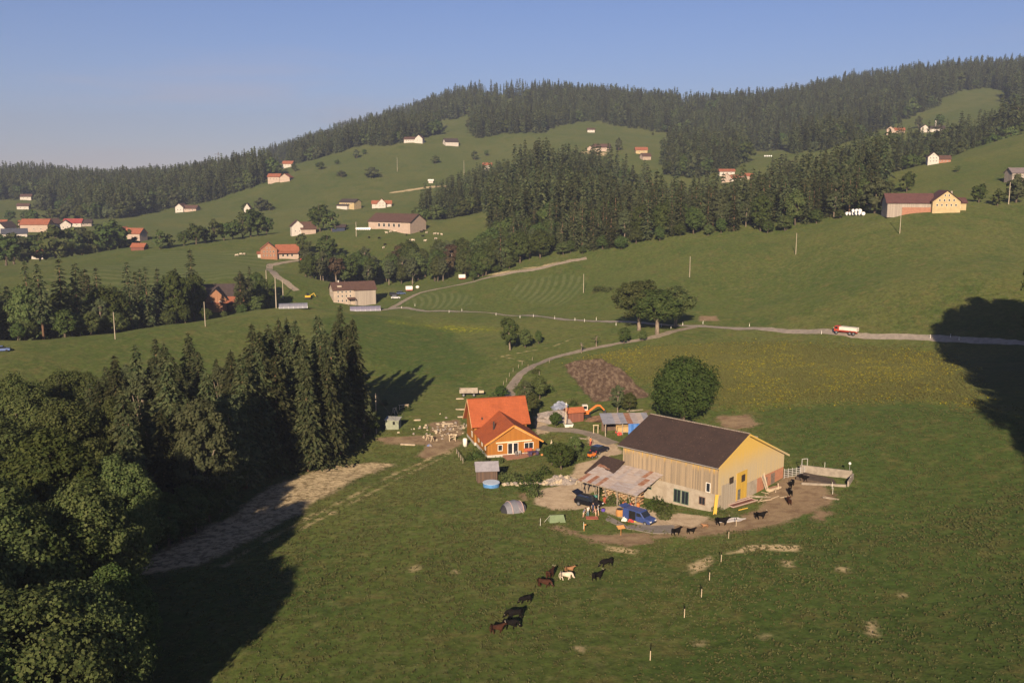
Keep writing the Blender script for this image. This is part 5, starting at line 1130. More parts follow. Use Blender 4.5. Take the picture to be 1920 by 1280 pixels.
# polytunnels
def tunnel(px, py, yaw, L, r, label, m):
    t = thing('polytunnel', label, 'greenhouse', site(px, py), yaw, None)
    mb = MB(); n = 8
    for k in range(n):
        a0, a1 = math.pi*k/n, math.pi*(k+1)/n
        mb.face([(-L/2,r*math.cos(a0),r*math.sin(a0)*.9),(L/2,r*math.cos(a0),r*math.sin(a0)*.9),(L/2,r*math.cos(a1),r*math.sin(a1)*.9),(-L/2,r*math.cos(a1),r*math.sin(a1)*.9)])
    mb.build('cover', m, t)
    for xx in (-L/2, L/2):
        e = MB(); e.face([(xx,r*math.cos(math.pi*k/n),r*math.sin(math.pi*k/n)*.9) for k in range(n+1)]); e.build('end_wall', m, t)
    for k in range(7):
        xx = -L/2+L*k/6; h = MB(); h.tube([(xx,(r+.03)*math.cos(math.pi*j/8),(r+.03)*math.sin(math.pi*j/8)*.9) for j in range(9)], .04, 5); h.build('hoop', mat('galvanised', (.5,.5,.5), (.4,.4,.4), 4, .4, metal=.6), t)
film = mat('milky_film', (.19,.19,.22), (.15,.15,.18), 1.2, .35, 0, None, 0, .5)
tunnel(550, 577, rad(13), 10, 1.9, 'milky polytunnel at the edge of the left pasture', film); tunnel(685, 582, rad(10), 13, 2.2, 'lilac polytunnel where the road begins', mat('lilac_film', (.19,.175,.23), (.15,.14,.19), 1.2, .35, 0, None, 0, .5))
# clutter by the beige farmhouse
def crate(px, py, w_, d_, h_, m, label, cat, rmin=200, yaw=0):
    o = MB().box(-w_/2,w_/2,-d_/2,d_/2,-.1,h_).build(cat.replace(' ', '_'), m); o.location = site(px, py, rmin); o.rotation_euler = (0,0,yaw); return o
def box_trailer(px, py, label, c1, rmin=200, yaw=.2, L=3.2):
    t = thing('trailer', label, 'trailer', site(px, py, rmin), yaw); MB().box(-L/2,L/2,-.9,.9,.9,2.5).build('body', c1, t); MB().box(-L/2,L/2,-.92,-.91,.5,.9).build('side_skirt', mat('red_paint', (.48,.07,.05)), t)
    for x in (-.6,.6):
        for y in (-.8,.8): MB().tube([(x,y-.1,.35),(x,y+.1,.35)], .35, 10).build('wheel', mat('tyre', (.02,.02,.02), (.015,.015,.015), 4), t)
box_trailer(767, 546, 'white box trailer with a red skirt beside the field road', WHITE); box_trailer(866, 524, 'white and red stock trailer parked against the leafy belt', WHITE)
t = thing('digger', 'small yellow digger left of the beige farmhouse', 'digger', site(577, 560), .3)
MB().box(-1.2,1.2,-.8,.8,.7,1.5).build('body', mat('digger_yellow', (.58,.38,.04), (.48,.31,.03), 3, .5), t); MB().box(-.5,.5,-.6,.6,1.5,2.6).build('cab', GLASS, t); MB().bar((1.1,0,1.4),(2.8,0,2.4),.25).bar((2.8,0,2.4),(3.4,0,1.0),.22).build('arm', mat('digger_yellow', (.58,.38,.04)), t)
for y in (-.7,.7): MB().box(-1.3,1.3,y-.2,y+.2,-.05,.7).build('track', mat('tyre', (.02,.02,.02)), t)
o = MB().tube([(0,0,0),(0,0,.5),(0,0,1.0),(0,0,1.35),(0,0,1.5)], [.5,.95,.95,.6,.1], 12).build('water_tank', WHITE, None, True); o.location = site(783, 541); tag(o, 'white dome-shaped tank on the field road verge', 'tank')
def car_simple(name, px, py, yaw, c, label, cat='car', L=4.2, rmin=100, group=None):
    t = thing(name, label, cat, site(px, py, rmin), yaw, group); pm = mat('car_'+name+str(c), c, tuple(v*.85 for v in c), 3, .3, 0, None, 0, .5)
    MB().prism([(-L/2,.35),(L/2,.35),(L/2,.75),(L/2-.9,.95),(-L/2,.95)], 'y', -.85, .85).build('body', pm, t); MB().prism([(-L/2+.1,.952),(L/2-.95,.952),(L/2-1.6,1.5),(-L/2+.4,1.5)], 'y', -.75, .75).build('cabin', GLASS, t)
    MB().box(-L/2+.45,L/2-1.7,-.72,.72,1.502,1.55).build('roof', pm, t)
    for x in (-L/2+.8,L/2-.8):
        for y in (-.82,.82): MB().tube([(x,y-.1,.32),(x,y+.1,.32)], .32, 10).build('wheel', mat('tyre', (.02,.02,.02)), t)
    return t
car_simple('parked_car', 738, 554, .3, (.03,.03,.035), 'black car parked right of the beige farmhouse'); car_simple('parked_car', 752, 552, .5, (.10,.14,.25), 'blue car parked behind the black one by the beige farmhouse')
car_simple('parked_car', 742, 560, .1, (.6,.6,.6), 'white car parked in front of the beige farm bushes'); car_simple('parked_car', 570, 488, .1, (.45,.03,.03), 'red car beside the dark tree at the shingled farmhouse'); car_simple('parked_car', 2, 659, .4, (.12,.17,.35), 'blue car at the edge of the left pasture', 'car', 4.4)
# ---------------------------------------------------------------- animals
def skin_mesh(name, verts, edges, radii, mats, root=0, sub=1, matfn=None):
    """body grown over a skeleton of joints (Skin + Subdivision), frozen to one mesh"""
    me = bpy.data.meshes.new(name+'_bones'); me.from_pydata(verts, edges, []); o = bpy.data.objects.new(name+'_bones', me); COL.objects.link(o)
    o.modifiers.new('skin', 'SKIN'); sv = me.skin_vertices[0] if me.skin_vertices else None
    if sv is None:
        bm = bmesh.new(); bm.from_mesh(me); bm.verts.layers.skin.verify(); bm.to_mesh(me); bm.free(); sv = me.skin_vertices[0]
    for i, r in enumerate(radii):
        sv.data[i].radius = r if isinstance(r, tuple) else (r, r); sv.data[i].use_root = (i == root)
    if sub: m = o.modifiers.new('sub', 'SUBSURF'); m.levels = sub
    bpy.context.view_layer.update(); dg = bpy.context.evaluated_depsgraph_get()
    out = bpy.data.meshes.new_from_object(o.evaluated_get(dg)); bpy.data.objects.remove(o); out.name = name
    out.materials.clear()
    for m_ in mats: out.materials.append(m_)
    if matfn:
        for p in out.polygons: p.material_index = matfn(p.center)
    else: out.polygons.foreach_set('material_index', [0]*len(out.polygons))
    out.polygons.foreach_set('use_smooth', [True]*len(out.polygons)); return out
BLK = mat('black_coat', (.009,.0075,.007), (.006,.005,.005), 3, .95, 0, None, 0, .08); BRN = mat('brown_coat', (.060,.024,.014), (.032,.014,.009), 2, .9, 0, None, 0, .1)
CRM = mat('cream_coat', (.62,.52,.40), (.5,.41,.31), 2, .7); TAN = mat('tan_coat', (.30,.15,.07), (.22,.11,.05), 2, .7); HORN = mat('horn', (.55,.48,.36), (.4,.34,.25), 5)
def cow_mesh(name, coat, head_down=False, stride=.12):
    """length about 1.9 m, withers 1.15 m; x forward"""
    hz_ = (.35, 1.22) if head_down else (1.18, 1.30)
    v = [(-.75,0,.92),(-.45,0,.88),(0,0,.82),(.40,0,.86),(.68,0,.98),(.92,0,1.10 if not head_down else .86),(1.08,0,hz_[0]+.02),(1.32,0,hz_[0]-.14),
         (-.66,.20,.62),(-.70-stride,.20,.36),(-.60-stride,.20,.0),(-.66,-.20,.62),(-.62+stride,-.20,.36),(-.56+stride,-.20,.0),
         (.50,.18,.58),(.54+stride,.18,.30),(.50+stride,.18,.0),(.50,-.18,.58),(.48-stride,-.18,.30),(.44-stride,-.18,.0),
         (-.92,0,1.0),(-1.0,0,.75),(-1.0,0,.45)]
    e = [(0,1),(1,2),(2,3),(3,4),(4,5),(5,6),(6,7),(0,8),(8,9),(9,10),(0,11),(11,12),(12,13),(3,14),(14,15),(15,16),(3,17),(17,18),(18,19),(0,20),(20,21),(21,22)]
    r = [(.30,.28),(.31,.32),(.33,.36),(.30,.34),(.22,.26),(.14,.18),(.13,.15),(.075,.085),.15,.075,.06,.15,.075,.06,.12,.07,.06,.12,.07,.06,.05,.03,.045]
    return skin_mesh(name, v, e, r, [coat], 1, 1)
COWM = {('k', d): cow_mesh('cow_body', c, d) for k_, c in (('k', BLK),) for d in (False, True)}
COWM.update({('b', False): cow_mesh('cow_body', BRN), ('b', True): cow_mesh('cow_body', BRN, True), ('c', True): cow_mesh('cow_body', CRM, True), ('c', False): cow_mesh('cow_body', CRM), ('t', False): cow_mesh('cow_body', TAN)})
_ear = MB(); _ear.prism([(-.02,-.02),(.10,0),(.02,.06)], 'z', -.015, .015); EARS = {k: _ear.mesh('ear', m) for k, m in (('k', BLK), ('b', BRN), ('c', CRM), ('t', TAN))}
_hn = MB().tube([(0,0,0),(0,.10,.06),(.03,.15,.17)], [.03,.022,.006], 6).mesh('horn', HORN)
_hn2 = MB().tube([(0,0,0),(0,-.10,.06),(.03,-.15,.17)], [.03,.022,.006], 6).mesh('horn', HORN)
def cow(px, py, yaw, coat, down, label, L=1.9, rmin=60, group=None, loc=None):
    g = G(px, py, rmin) if loc is None else loc; s_ = L/2.15
    t = thing('cow', label, 'cow', (g[0], g[1], g[2]-.02), yaw, group, s_)
    link('body', COWM[(coat, down)], t); hz_ = .40 if down else 1.24
    for sy in (1, -1):
        o = link('ear', EARS[coat], t, (1.02, sy*.12, hz_+.06)); o.rotation_euler = (0, 0, sy*1.5)
        if L > 1.5: link('horn', _hn if sy > 0 else _hn2, t, (1.06, sy*.07, hz_+.12))
    return t
R_ = math.radians
for a in [(1268,1003,R_(35),'k',False,'black cow walking uphill at the end of the yard track',1.9),(1296,1000,R_(20),'k',False,'smaller black cow following a few steps along the yard track',1.5),
          (1322,989,R_(170),'t',False,'small tan calf crossing the yard track',1.05),(1354,984,R_(8),'k',False,'black cow walking in front of the grey sheeting',2.1),(1426,972,R_(15),'k',False,'black cow with pale horns stepping off the yard track',1.9),
          (1480,945,R_(-95),'b',False,'dark brown cow with a pale muzzle coming down from the barn gate',1.9),(1482,928,R_(-95),'k',False,'black cow queueing behind the brown one below the barn gate',1.9),
          (1484,912,R_(-120),'k',False,'black cow turning at the barn gate corner',1.9),(1506,902,R_(-60),'k',False,'black cow beside the feeding fence',2.0),
          (965,1160,R_(178),'k',True,'largest black cow grazing near two others on the open field',2.1),(957,1178,R_(5),'k',True,'black cow grazing nose to tail with the brown one',1.9),(932,1186,R_(15),'b',False,'dark brown cow at the end of the grazing line',1.75),
          (985,1130,R_(200),'k',True,'black cow grazing alone between the brown cow and the largest black one',1.6),(1020,1100,R_(-10),'b',True,'reddish brown cow walking with its head low',1.9),(1032,1083,R_(62),'b',False,'dark cow seen from behind beyond the reddish brown one',1.9),
          (1061,1086,R_(10),'c',True,'cream white cow on the open field',1.8),(1068,1072,R_(15),'t',False,'tan and black calf close behind the cream cow',1.35),(1120,1087,R_(40),'k',False,'black cow facing uphill beside the cream one',1.8),
          (1137,1062,R_(200),'k',True,'black cow grazing alone nearest the farmyard grass',1.9)]:
    cow(a[0], a[1], a[2], a[3], a[4], a[5], a[6])
# far cattle on the pasture below the long brown barn
rc = random.Random(12)
for px, py, c in [(725,438,'c'),(732,436,'c'),(739,435,'c'),(762,442,'k'),(780,434,'c'),(790,436,'k'),(795,434,'k'),(800,438,'c'),(793,444,'k'),(815,440,'c'),(821,440,'c'),(828,441,'c'),(770,452,'c'),(775,452,'c'),(797,453,'c'),(817,449,'c'),(826,455,'c'),(722,460,'k'),(719,466,'c'),(692,447,'k'),(711,448,'k')]:
    t = cow(px, py, rc.uniform(0,6.28), c, rc.random() < .5, 'far pale cow dotted on the pasture below the long brown barn' if c == 'c' else 'far black cow dotted on the pasture below the long brown barn', 2.1, 200, 'pale cattle on the far pasture' if c == 'c' else 'black cattle on the far pasture')
for px, py in [(444,480),(452,478),(458,478)]: cow(px, py, rc.uniform(0,6.28), 'c', True, 'white cow grazing left of the shingled farmhouse', 2.0, 200, 'white cows by the shingled farmhouse')
# hen on the field
t = thing('hen', 'small rust-coloured hen near the grazing black cows', 'hen', tuple(G(949, 1155)), R_(-60))
MB().tube([(-.28,0,.42),(-.1,0,.28),(.1,0,.28),(.2,0,.42),(.24,0,.52),(.30,0,.5)], [.03,.13,.13,.07,.05,.01], 8).build('body', TAN, t, True)
for y in (-.05,.05): MB().bar((.02,y,0),(.02,y,.2),.02).build('leg', HORN, t)

# ---------------------------------------------------------------- people
SKINM = mat('skin', (.50,.30,.20), (.44,.26,.17), 5, .6); HAIRM = mat('dark_hair', (.035,.022,.015), (.02,.014,.01), 8); HAIRL = mat('fair_hair', (.34,.24,.12), (.25,.17,.08), 8)
CL = {k: mat('cloth_'+k, c, tuple(v*.8 for v in c), 4, .9) for k, c in dict(white=(.68,.64,.58), grey=(.26,.28,.30), blue=(.13,.17,.32), navy=(.03,.04,.08), orange=(.60,.17,.05), pink=(.58,.28,.22), cream=(.62,.48,.30), teal=(.16,.28,.30), red=(.45,.06,.05), yellow=(.60,.46,.07)).items()}
def person(px, py, yaw, top, bottom, label, h=1.72, bare_legs=True, hair=HAIRM, bend=0.0, arms=.35, sit=False, loc=None, rmin=60):
    g = G(px, py, rmin) if loc is None else loc
    t = thing('person', label, 'person', (g[0], g[1], g[2]), yaw, None, h/1.75)
    bx = math.sin(bend); bz = math.cos(bend)
    def up(z, y=0, x=0): return (x+(z-.95)*bx, y, .95+(z-.95)*bz)
    hipz = .95
    if sit:
        v = [(0,0,.50),up(.0,0,0)] 
    leg = ([( .02,.09,.90),(.03,.10,.50),(-.02,.10,.07),(.14,.10,.03)], [( .02,-.09,.90),(-.02,-.10,.50),(-.08,-.10,.07),(.08,-.10,.03)])
    v = [(0,0,.95), up(1.15), up(1.38), up(1.50), up(1.60), up(1.74)]
    e = [(0,1),(1,2),(2,3),(3,4),(4,5)]; r = [(.15,.11),(.145,.105),(.16,.105),.055,(.085,.10),(.07,.085)]
    for L in leg:
        i = len(v); v += L; e += [(0,i),(i,i+1),(i+1,i+2),(i+2,i+3)]; r += [.095,.062,.042,.038]
    hands = []
    for s in (1, -1):
        i = len(v); el = up(1.12, s*.27, .05+arms*.2); ha = (el[0]+.10+arms*.25, s*.22, el[2]-.22+arms*.25)
        v += [up(1.40, s*.19), el, ha]; e += [(2,i),(i,i+1),(i+1,i+2)]; r += [.052,.04,.03]; hands.append((ha, s))
    def mf(c):
        zz = c.z
        if zz < .10: return 4
        if bare_legs and zz < .62: return 2
        if zz < .93: return 1
        n = math.hypot(c.x-up(1.66)[0], c.y)
        if abs(c.y) > .20 and c.z < 1.28: return 2
        q = (c.x-0)*bx+(c.z-.95)*bz+.95
        return 2 if q > 1.47 else 0
    me = skin_mesh('person_body', v, e, r, [CL[top], CL[bottom], SKINM, hair, mat('shoe', (.06,.05,.045))], 0, 1, mf)
    bm = bmesh.new(); bm.from_mesh(me)                     # five fingers on each hand, nose and ears on the head
    def taper(a, b_, w0, w1):
        a, b_ = Vector(a), Vector(b_); d = (b_-a).normalized(); x = d.orthogonal().normalized(); y = d.cross(x)
        A_ = [bm.verts.new(a+x*w0*cx+y*w0*cy) for cx, cy in ((1,1),(-1,1),(-1,-1),(1,-1))]; B_ = [bm.verts.new(b_+x*w1*cx+y*w1*cy) for cx, cy in ((1,1),(-1,1),(-1,-1),(1,-1))]
        for f in [A_[::-1], B_]+[[A_[i], A_[(i+1) % 4], B_[(i+1) % 4], B_[i]] for i in range(4)]: bm.faces.new(f).material_index = 2
    for (hx, hy, hzz), s in hands:
        for k, ln in enumerate((.075,.085,.08,.065)): taper((hx+.02,hy+(k-1.5)*.018,hzz-.02),(hx+.03+ln*.6,hy+(k-1.5)*.02,hzz-.03-ln*.75), .009, .006)
        taper((hx,hy-s*.03,hzz),(hx+.05,hy-s*.055,hzz-.035), .010, .007)
    hd = Vector(up(1.66)); taper(hd+Vector((.085,0,0)), hd+Vector((.125,0,-.02)), .018, .008)
    for s in (1,-1): taper(hd+Vector((0,s*.085,-.02)), hd+Vector((-.01,s*.11,.02)), .02, .012)
    bm.to_mesh(me); bm.free(); link('body', me, t)
    hm = MB(); hd = up(1.70); n = 10
    for i in range(5):
        pass
    hb = MB().tube([(hd[0]-.05,0,hd[2]-.10),(hd[0]-.045,0,hd[2]),(hd[0]-.02,0,hd[2]+.075),(hd[0],0,hd[2]+.115)], [.085,.112,.10,.03], 10); hb.build('hair', hair, t, True)
    return t
person(1094,970,R_(-30),'blue','cream','person in a blue top and bare legs bending over the grass beside the black car',1.65,True,HAIRM,.5)
person(1102,968,R_(-60),'white','teal','person in a white top and grey-blue trousers beside the blanket',1.75,False,HAIRM,.2)
person(1112,962,R_(-100),'navy','navy','person in dark clothes standing behind the picnic group',1.7,False,HAIRM,.05)
person(1117,970,R_(200),'pink','cream','person in a pink top and shorts leaning into the picnic group',1.65,True,HAIRL,.35)
person(1122,967,R_(170),'grey','cream','person in a grey shirt and bare legs at the outer side of the picnic group',1.7,True,HAIRM,.2)
person(1171,970,R_(20),'pink','pink','person in a salmon dress beside the open van',1.7,True,HAIRL,.1)
person(1185,964,R_(120),'cream','cream','person in a cream shirt at the sliding door of the van',1.75,False,HAIRM,.1)
person(1191,972,R_(160),'white','cream','person in white and cream clothes loading the van',1.7,False,HAIRL,.2)
person(1107,836,R_(-60),'orange','red','person in orange work clothes beside the dark parked car',1.8,False,HAIRM,.05)
o = MB().box(-.9,.9,-.6,.6,0,.05).build('picnic_blanket', mat('red_blanket', (.42,.13,.08), (.32,.10,.06), 4)); o.location = tuple(G(1110,972)+[0,0,.12]); tag(o, 'reddish blanket spread on the grass among the picnic group', 'blanket')

# ---------------------------------------------------------------- cars, van, truck, trailer, excavator
TYRE = mat('tyre', (.02,.02,.02)); RIM = mat('alloy', (.45,.45,.46), (.36,.36,.37), 5, .35, metal=.7); LAMP = mat('lamp_lens', (.75,.74,.70), (.68,.67,.63), 6, .15)
def wheel(t, x, y, r, w=.2):
    o = MB().tube([(x,y-w/2,r),(x,y-w/2+.03,r),(x,y+w/2-.03,r),(x,y+w/2,r)], [r*.92,r,r,r*.92], 16).build('wheel', TYRE, t)
    s = 1 if y > 0 else -1; MB().tube([(x,y+s*w*.35,r),(x,y+s*(w/2+.012),r)], r*.6, 12).build('rim', RIM, o); return o
def vehicle(name, label, cat, px, py, yaw, paint, prof, glassp, half, wheels, wr, roofh, sc=1.0, hatch=None, windscreen=None):
    """body pushed out of its side profile with rounded shoulders, glass band, wheels, lamps, mirrors"""
    t = thing(name, label, cat, tuple(G(px, py)), yaw, None, sc)
    body = MB(); body.prism(prof, 'y', -half, half); body.build('body', paint, t, False, .07)
    gl = MB(); gl.prism(glassp, 'y', -half*.93, half*.93); gb = gl.build('greenhouse', GLASS, t, False, .04)
    xs = [p[0] for p in glassp]; zt = max(p[1] for p in glassp); tops = [p[0] for p in glassp if abs(p[1]-zt) < .02]
    MB().box(min(tops)-.05, max(tops)+.05, -half*.90, half*.90, zt+.002, zt+.07).build('roof', paint, t, False, .03)
    zb = min(p[1] for p in glassp)
    for k in range(3):                                     # roof pillars
        xx = min(tops)+(max(tops)-min(tops))*(k/2)
        for s in (-1,1): MB().bar((xx,s*half*.935,zb),(xx,s*half*.91,zt+.01),.07,.03).build('pillar', paint, t)
    for x in wheels:
        for s in (-1,1): wheel(t, x, s*(half-.06), wr)
    xf = max(p[0] for p in prof); xr = min(p[0] for p in prof)
    for s in (-1,1):
        MB().box(xf-.09, xf+.012, s*half*.72-.17, s*half*.72+.17, .62, .80).build('headlight', LAMP, t); MB().box(xr-.012, xr+.06, s*half*.8-.10, s*half*.8+.10, .68, .95).build('tail_light', mat('red_lens', (.35,.02,.02), (.28,.02,.02), 5, .2), t)
        MB().box(glassp[1][0]-.35, glassp[1][0]-.18, s*(half+.10)-.07, s*(half+.10)+.07, zb+.02, zb+.17).build('mirror', paint, t)
    if hatch: MB().bar(hatch[0], hatch[1], half*1.75, .09).build('tailgate', paint, t)
    return t
BLKP = mat('black_car_paint', (.010,.010,.013), (.008,.008,.010), 3, .18, 0, None, 0, .6); BLUP = mat('blue_van_paint', (.042,.068,.20), (.037,.06,.18), 3, .22, 0, None, 0, .6); NVYP = mat('navy_car_paint', (.012,.014,.03), (.010,.012,.024), 3, .16, 0, None, 0, .6)
suv = [(-2.15,.40),(-2.2,.75),(-2.1,1.02),(1.05,1.02),(2.05,.90),(2.2,.65),(2.15,.32),(-2.0,.30)]
sg = [(-2.02,1.022),(.98,1.022),(.25,1.58),(-1.75,1.60)]
vehicle('suv', 'black SUV with its tailgate raised on the gravel yard', 'car', 1104, 948, R_(-38), BLKP, suv, sg, .92, (-1.3,1.35), .36, 1.6, 1.0, ((-1.8,0,1.66),(-2.65,0,2.05)))
vehicle('suv', 'dark blue car with white spots parked by the barn passage', 'car', 1124, 848, R_(50), NVYP, suv, sg, .92, (-1.3,1.35), .36, 1.6, .95)
van = [(-2.5,.42),(-2.55,1.15),(-2.42,1.98),(.55,1.98),(.72,1.92),(1.42,1.16),(2.35,1.02),(2.55,.75),(2.5,.36),(-2.4,.34)]
v_ = thing('van', 'blue camper van with open sliding door and raised tailgate', 'van', tuple(G(1199, 978)), R_(-42), None, .93)
MB().prism(van, 'y', -.95, .95).build('body', BLUP, v_, False, .08)
MB().prism([(.80,1.86),(1.40,1.20),(1.44,1.22),(.84,1.90)], 'y', -.82, .82).build('windscreen', GLASS, v_)
for s_ in (-1, 1):
    MB().prism([(.02,1.20),(1.15,1.20),(.66,1.76),(.02,1.76)], 'y', min(s_*.945, s_*.965), max(s_*.945, s_*.965)).build('side_window', GLASS, v_)
    MB().box(2.42,2.56,s_*.66-.18,s_*.66+.18,.66,.84).build('headlight', LAMP, v_); MB().box(.95,1.12,s_*1.06-.08,s_*1.06+.08,1.18,1.38).build('mirror', BLUP, v_)
    for x in (-1.7,1.65): wheel(v_, x, s_*.88, .35)
MB().box(-2.3,-.15,.952,.962,1.25,1.76).build('rear_window', GLASS, v_)
MB().box(2.5,2.585,-.9,.9,.36,.56).build('bumper', TYRE, v_, False, .03); MB().bar((-2.4,0,2.02),(-3.4,0,2.12),1.7,.08).build('tailgate', BLUP, v_)
MB().box(-1.35,-.12,-.975,-.952,.5,1.85).build('door_opening', mat('dark_interior', (.012,.011,.010), (.008,.008,.008), 4), v_); MB().box(-2.45,-1.4,-1.06,-1.0,.45,1.88).build('sliding_door', BLUP, v_)
# red and white truck on the road
g = G(1587, 627); _rd = np.array(ROADXY['road'][0]); k = int(np.argmin(np.hypot(_rd[:,0]-g[0], _rd[:,1]-g[1]))); d_ = _rd[min(k+1, len(_rd)-1)]-_rd[max(k-1, 0)]
tk = thing('truck', 'red cab truck with a long white load bed driving on the road', 'truck', (g[0], g[1], g[2]+.08), math.atan2(d_[1], d_[0])+math.pi)
RED = mat('truck_red', (.42,.06,.03), (.34,.05,.03), 3, .35); MB().prism([(2.0,.75),(3.4,.75),(3.4,1.5),(3.2,2.35),(2.0,2.35)], 'y', -1.05, 1.05).build('cab', RED, tk, False, .06)
MB().prism([(3.405,1.52),(3.42,1.52),(3.235,2.22),(3.215,2.22)], 'y', -.95, .95).build('windscreen', GLASS, tk)
for s in (-1,1): MB().box(2.3,3.1,s*1.06-.012,s*1.06+.012,1.5,2.15).build('side_window', GLASS, tk)
MB().box(-3.2,1.9,-1.1,1.1,1.05,2.2).build('load_bed', mat('truck_white', (.62,.58,.50), (.53,.49,.42), 2), tk, False, .04); MB().box(-3.2,3.2,-.5,.5,.7,1.0).build('chassis', RED, tk)
for s in (-1,1): MB().box(-3.1,1.8,s*1.106-.005,s*1.106+.005,1.06,1.28).build('side_stripe', RED, tk)
for x in (2.6,-1.3,-2.4):
    for s in (-1,1): wheel(tk, x, s*.95, .48, .28)
# farm tipping trailer behind the chalet
tr = thing('farm_trailer', 'grey two-axle tipping trailer parked on the grass behind the chalet', 'trailer', tuple(G(881, 742)), R_(3))
GW = mat('grey_trailer', (.36,.31,.25), (.25,.21,.17), 1.5); MB().box(-2.6,2.0,-1.1,1.1,.95,1.08).build('bed', GW, tr)
for k in range(3):
    for s in (-1.1,1.1): MB().box(-2.6,2.0,s-.04,s+.04,1.1+k*.26,1.33+k*.26).build('side_board', GW, tr)
for x in (-2.6,2.0): MB().box(x-.04,x+.04,-1.05,1.05,1.1,1.86).build('end_board', GW, tr)
MB().bar((2.0,0,.8),(3.6,0,.5),.12).build('drawbar', mat('dark_metal', (.09,.085,.085)), tr); MB().box(2.3,3.5,-.6,.6,.9,1.35).build('tool_box', mat('pale_wood', (.55,.44,.30), (.45,.35,.24), 3), tr)
for x in (-1.6,1.0):
    for s in (-1,1): wheel(tr, x, s*.85, .42, .26)
# orange excavator behind the red shed
ex = thing('excavator', 'orange excavator with a white cab reaching over the red shed', 'excavator', tuple(G(1096, 783)), R_(5))
ORP = mat('excavator_orange', (.58,.17,.03), (.48,.14,.03), 3, .4); MB().box(-1.4,.9,-.9,.9,.95,1.7).build('body', ORP, ex, False, .08); MB().box(-.5,.7,-.2,.85,1.7,2.9).build('cab', mat('excavator_white', (.62,.57,.48), (.55,.5,.42), 3), ex, False, .06)
MB().box(-.3,.5,-.215,-.202,2.0,2.7).build('cab_window', GLASS, ex); MB().bar((.8,-.5,1.6),(2.6,-.5,2.9),.34,.4).bar((2.6,-.5,2.9),(3.4,-.5,2.85),.3,.36).build('boom', ORP, ex); MB().bar((3.3,-.5,2.9),(4.3,-.5,1.8),.24,.3).build('dipper', ORP, ex)
MB().prism([(4.1,1.8),(4.7,1.7),(4.5,1.2),(4.0,1.3)], 'y', -.85, -.15).build('bucket', mat('dark_metal', (.09,.085,.085)), ex)
for s in (-.75,.75): MB().box(-1.4,1.4,s-.25,s+.25,-.1,.85).build('track', TYRE, ex, False, .2)
bt = thing('orange_mower', 'small bright orange machine in front of the dark parked car', 'machine', tuple(G(1110, 858)), R_(40)); MB().box(-.8,.7,-.5,.5,.35,.95).build('hood', ORP, bt, False, .08); MB().box(-.9,-.4,-.35,.35,.95,1.3).build('seat', TYRE, bt)
for x in (-.5,.5):
    for s in (-1,1): wheel(bt, x, s*.52, .3, .2)
# ---------------------------------------------------------------- poles, posts, fences
GT = mat('grey_timber', (.34,.28,.21)); PALEW = mat('pale_wood', (.55,.44,.30)); GALV = mat('galvanised', (.5,.5,.5)); DM = mat('dark_metal', (.09,.085,.085))
def pole(px, py, h, label, arm=False, r=.14, rmin=60):
    t = thing('power_pole', label, 'pole', tuple(G(px, py, rmin)), 0)
    MB().tube([(0,0,-.8),(0,0,h)], [r,r*.7], 8).build('pole', mat('pole_wood', (.40,.34,.26), (.30,.25,.19), 2, .9, 0, (1,1,.2)), t)
    for s in ((-1,1) if not arm else (-1,0,1)): MB().bar((0,0,h-.5-.3*abs(s)),(s*.35,0,h-.35),.05).build('insulator_bracket', DM, t)
    if arm: MB().bar((-.9,0,h-.4),(.9,0,h-.4),.1).build('cross_arm', GT, t)
    return t
for px, py, h, lb, rm in [(706,812,8.6,'tall timber pole beside the pale green hut at the spruce clump',60),(216,636,8,'timber pole before the stream belt, farther from the polytunnels',100),(385,612,8,'timber pole before the stream belt, nearer the polytunnels',100),
    (1094,549,8,'thin pole on the mown field by the hedge bushes',100),(1293,520,8.5,'thin pole on the open field above the junction trees',100),(1492,477,8.5,'thin pole on the open slope between the wood and the truck',100),
    (1687,438,10,'pole on the slope right below the yellow farmhouse',100),(1645,330,11,'pole at the wood edge above the yellow farmhouse',200),(518,578,11,'tall pole at the left end of the milky polytunnel',200),(531,560,8,'pole behind the milky polytunnel',200),
    (1891,383,9,'pole right of the yellow farmhouse among bushes',200),(668,444,9,'pole on the pasture left of the long barn',200),(745,322,14,'pole on the high meadow above the sandy track',400),(870,328,14,'pole near the striped field barn',400),(500,540,8,'pole among the last trees of the stream belt',300)]:
    pole(px, py, h, lb, False, .14 if rm < 200 else .2, rm)
t = thing('yard_pole', 'slim white-topped pole beside the red shed', 'pole', tuple(G(1060, 800)), 0); MB().tube([(0,0,-.5),(.15,0,5.4)], [.10,.07], 8).build('pole', PALEW, t); MB().box(.02,.30,-.15,.13,4.9,5.15).build('lamp', WHITE, t)
# stay wire of the tall pole
g = G(706,812); w_ = MB().tube([(g[0]+.1,g[1],g[2]+8.2),(g[0]+3.4,g[1]+1.0,g[2]+3.0),(g[0]+5.4,g[1]+2.0,hz(g[0]+5.4,g[1]+2.0))], .02, 4).build('stay_wire', DM); tag(w_, 'stay wire slanting down from the tall pole by the pale green hut', 'wire')
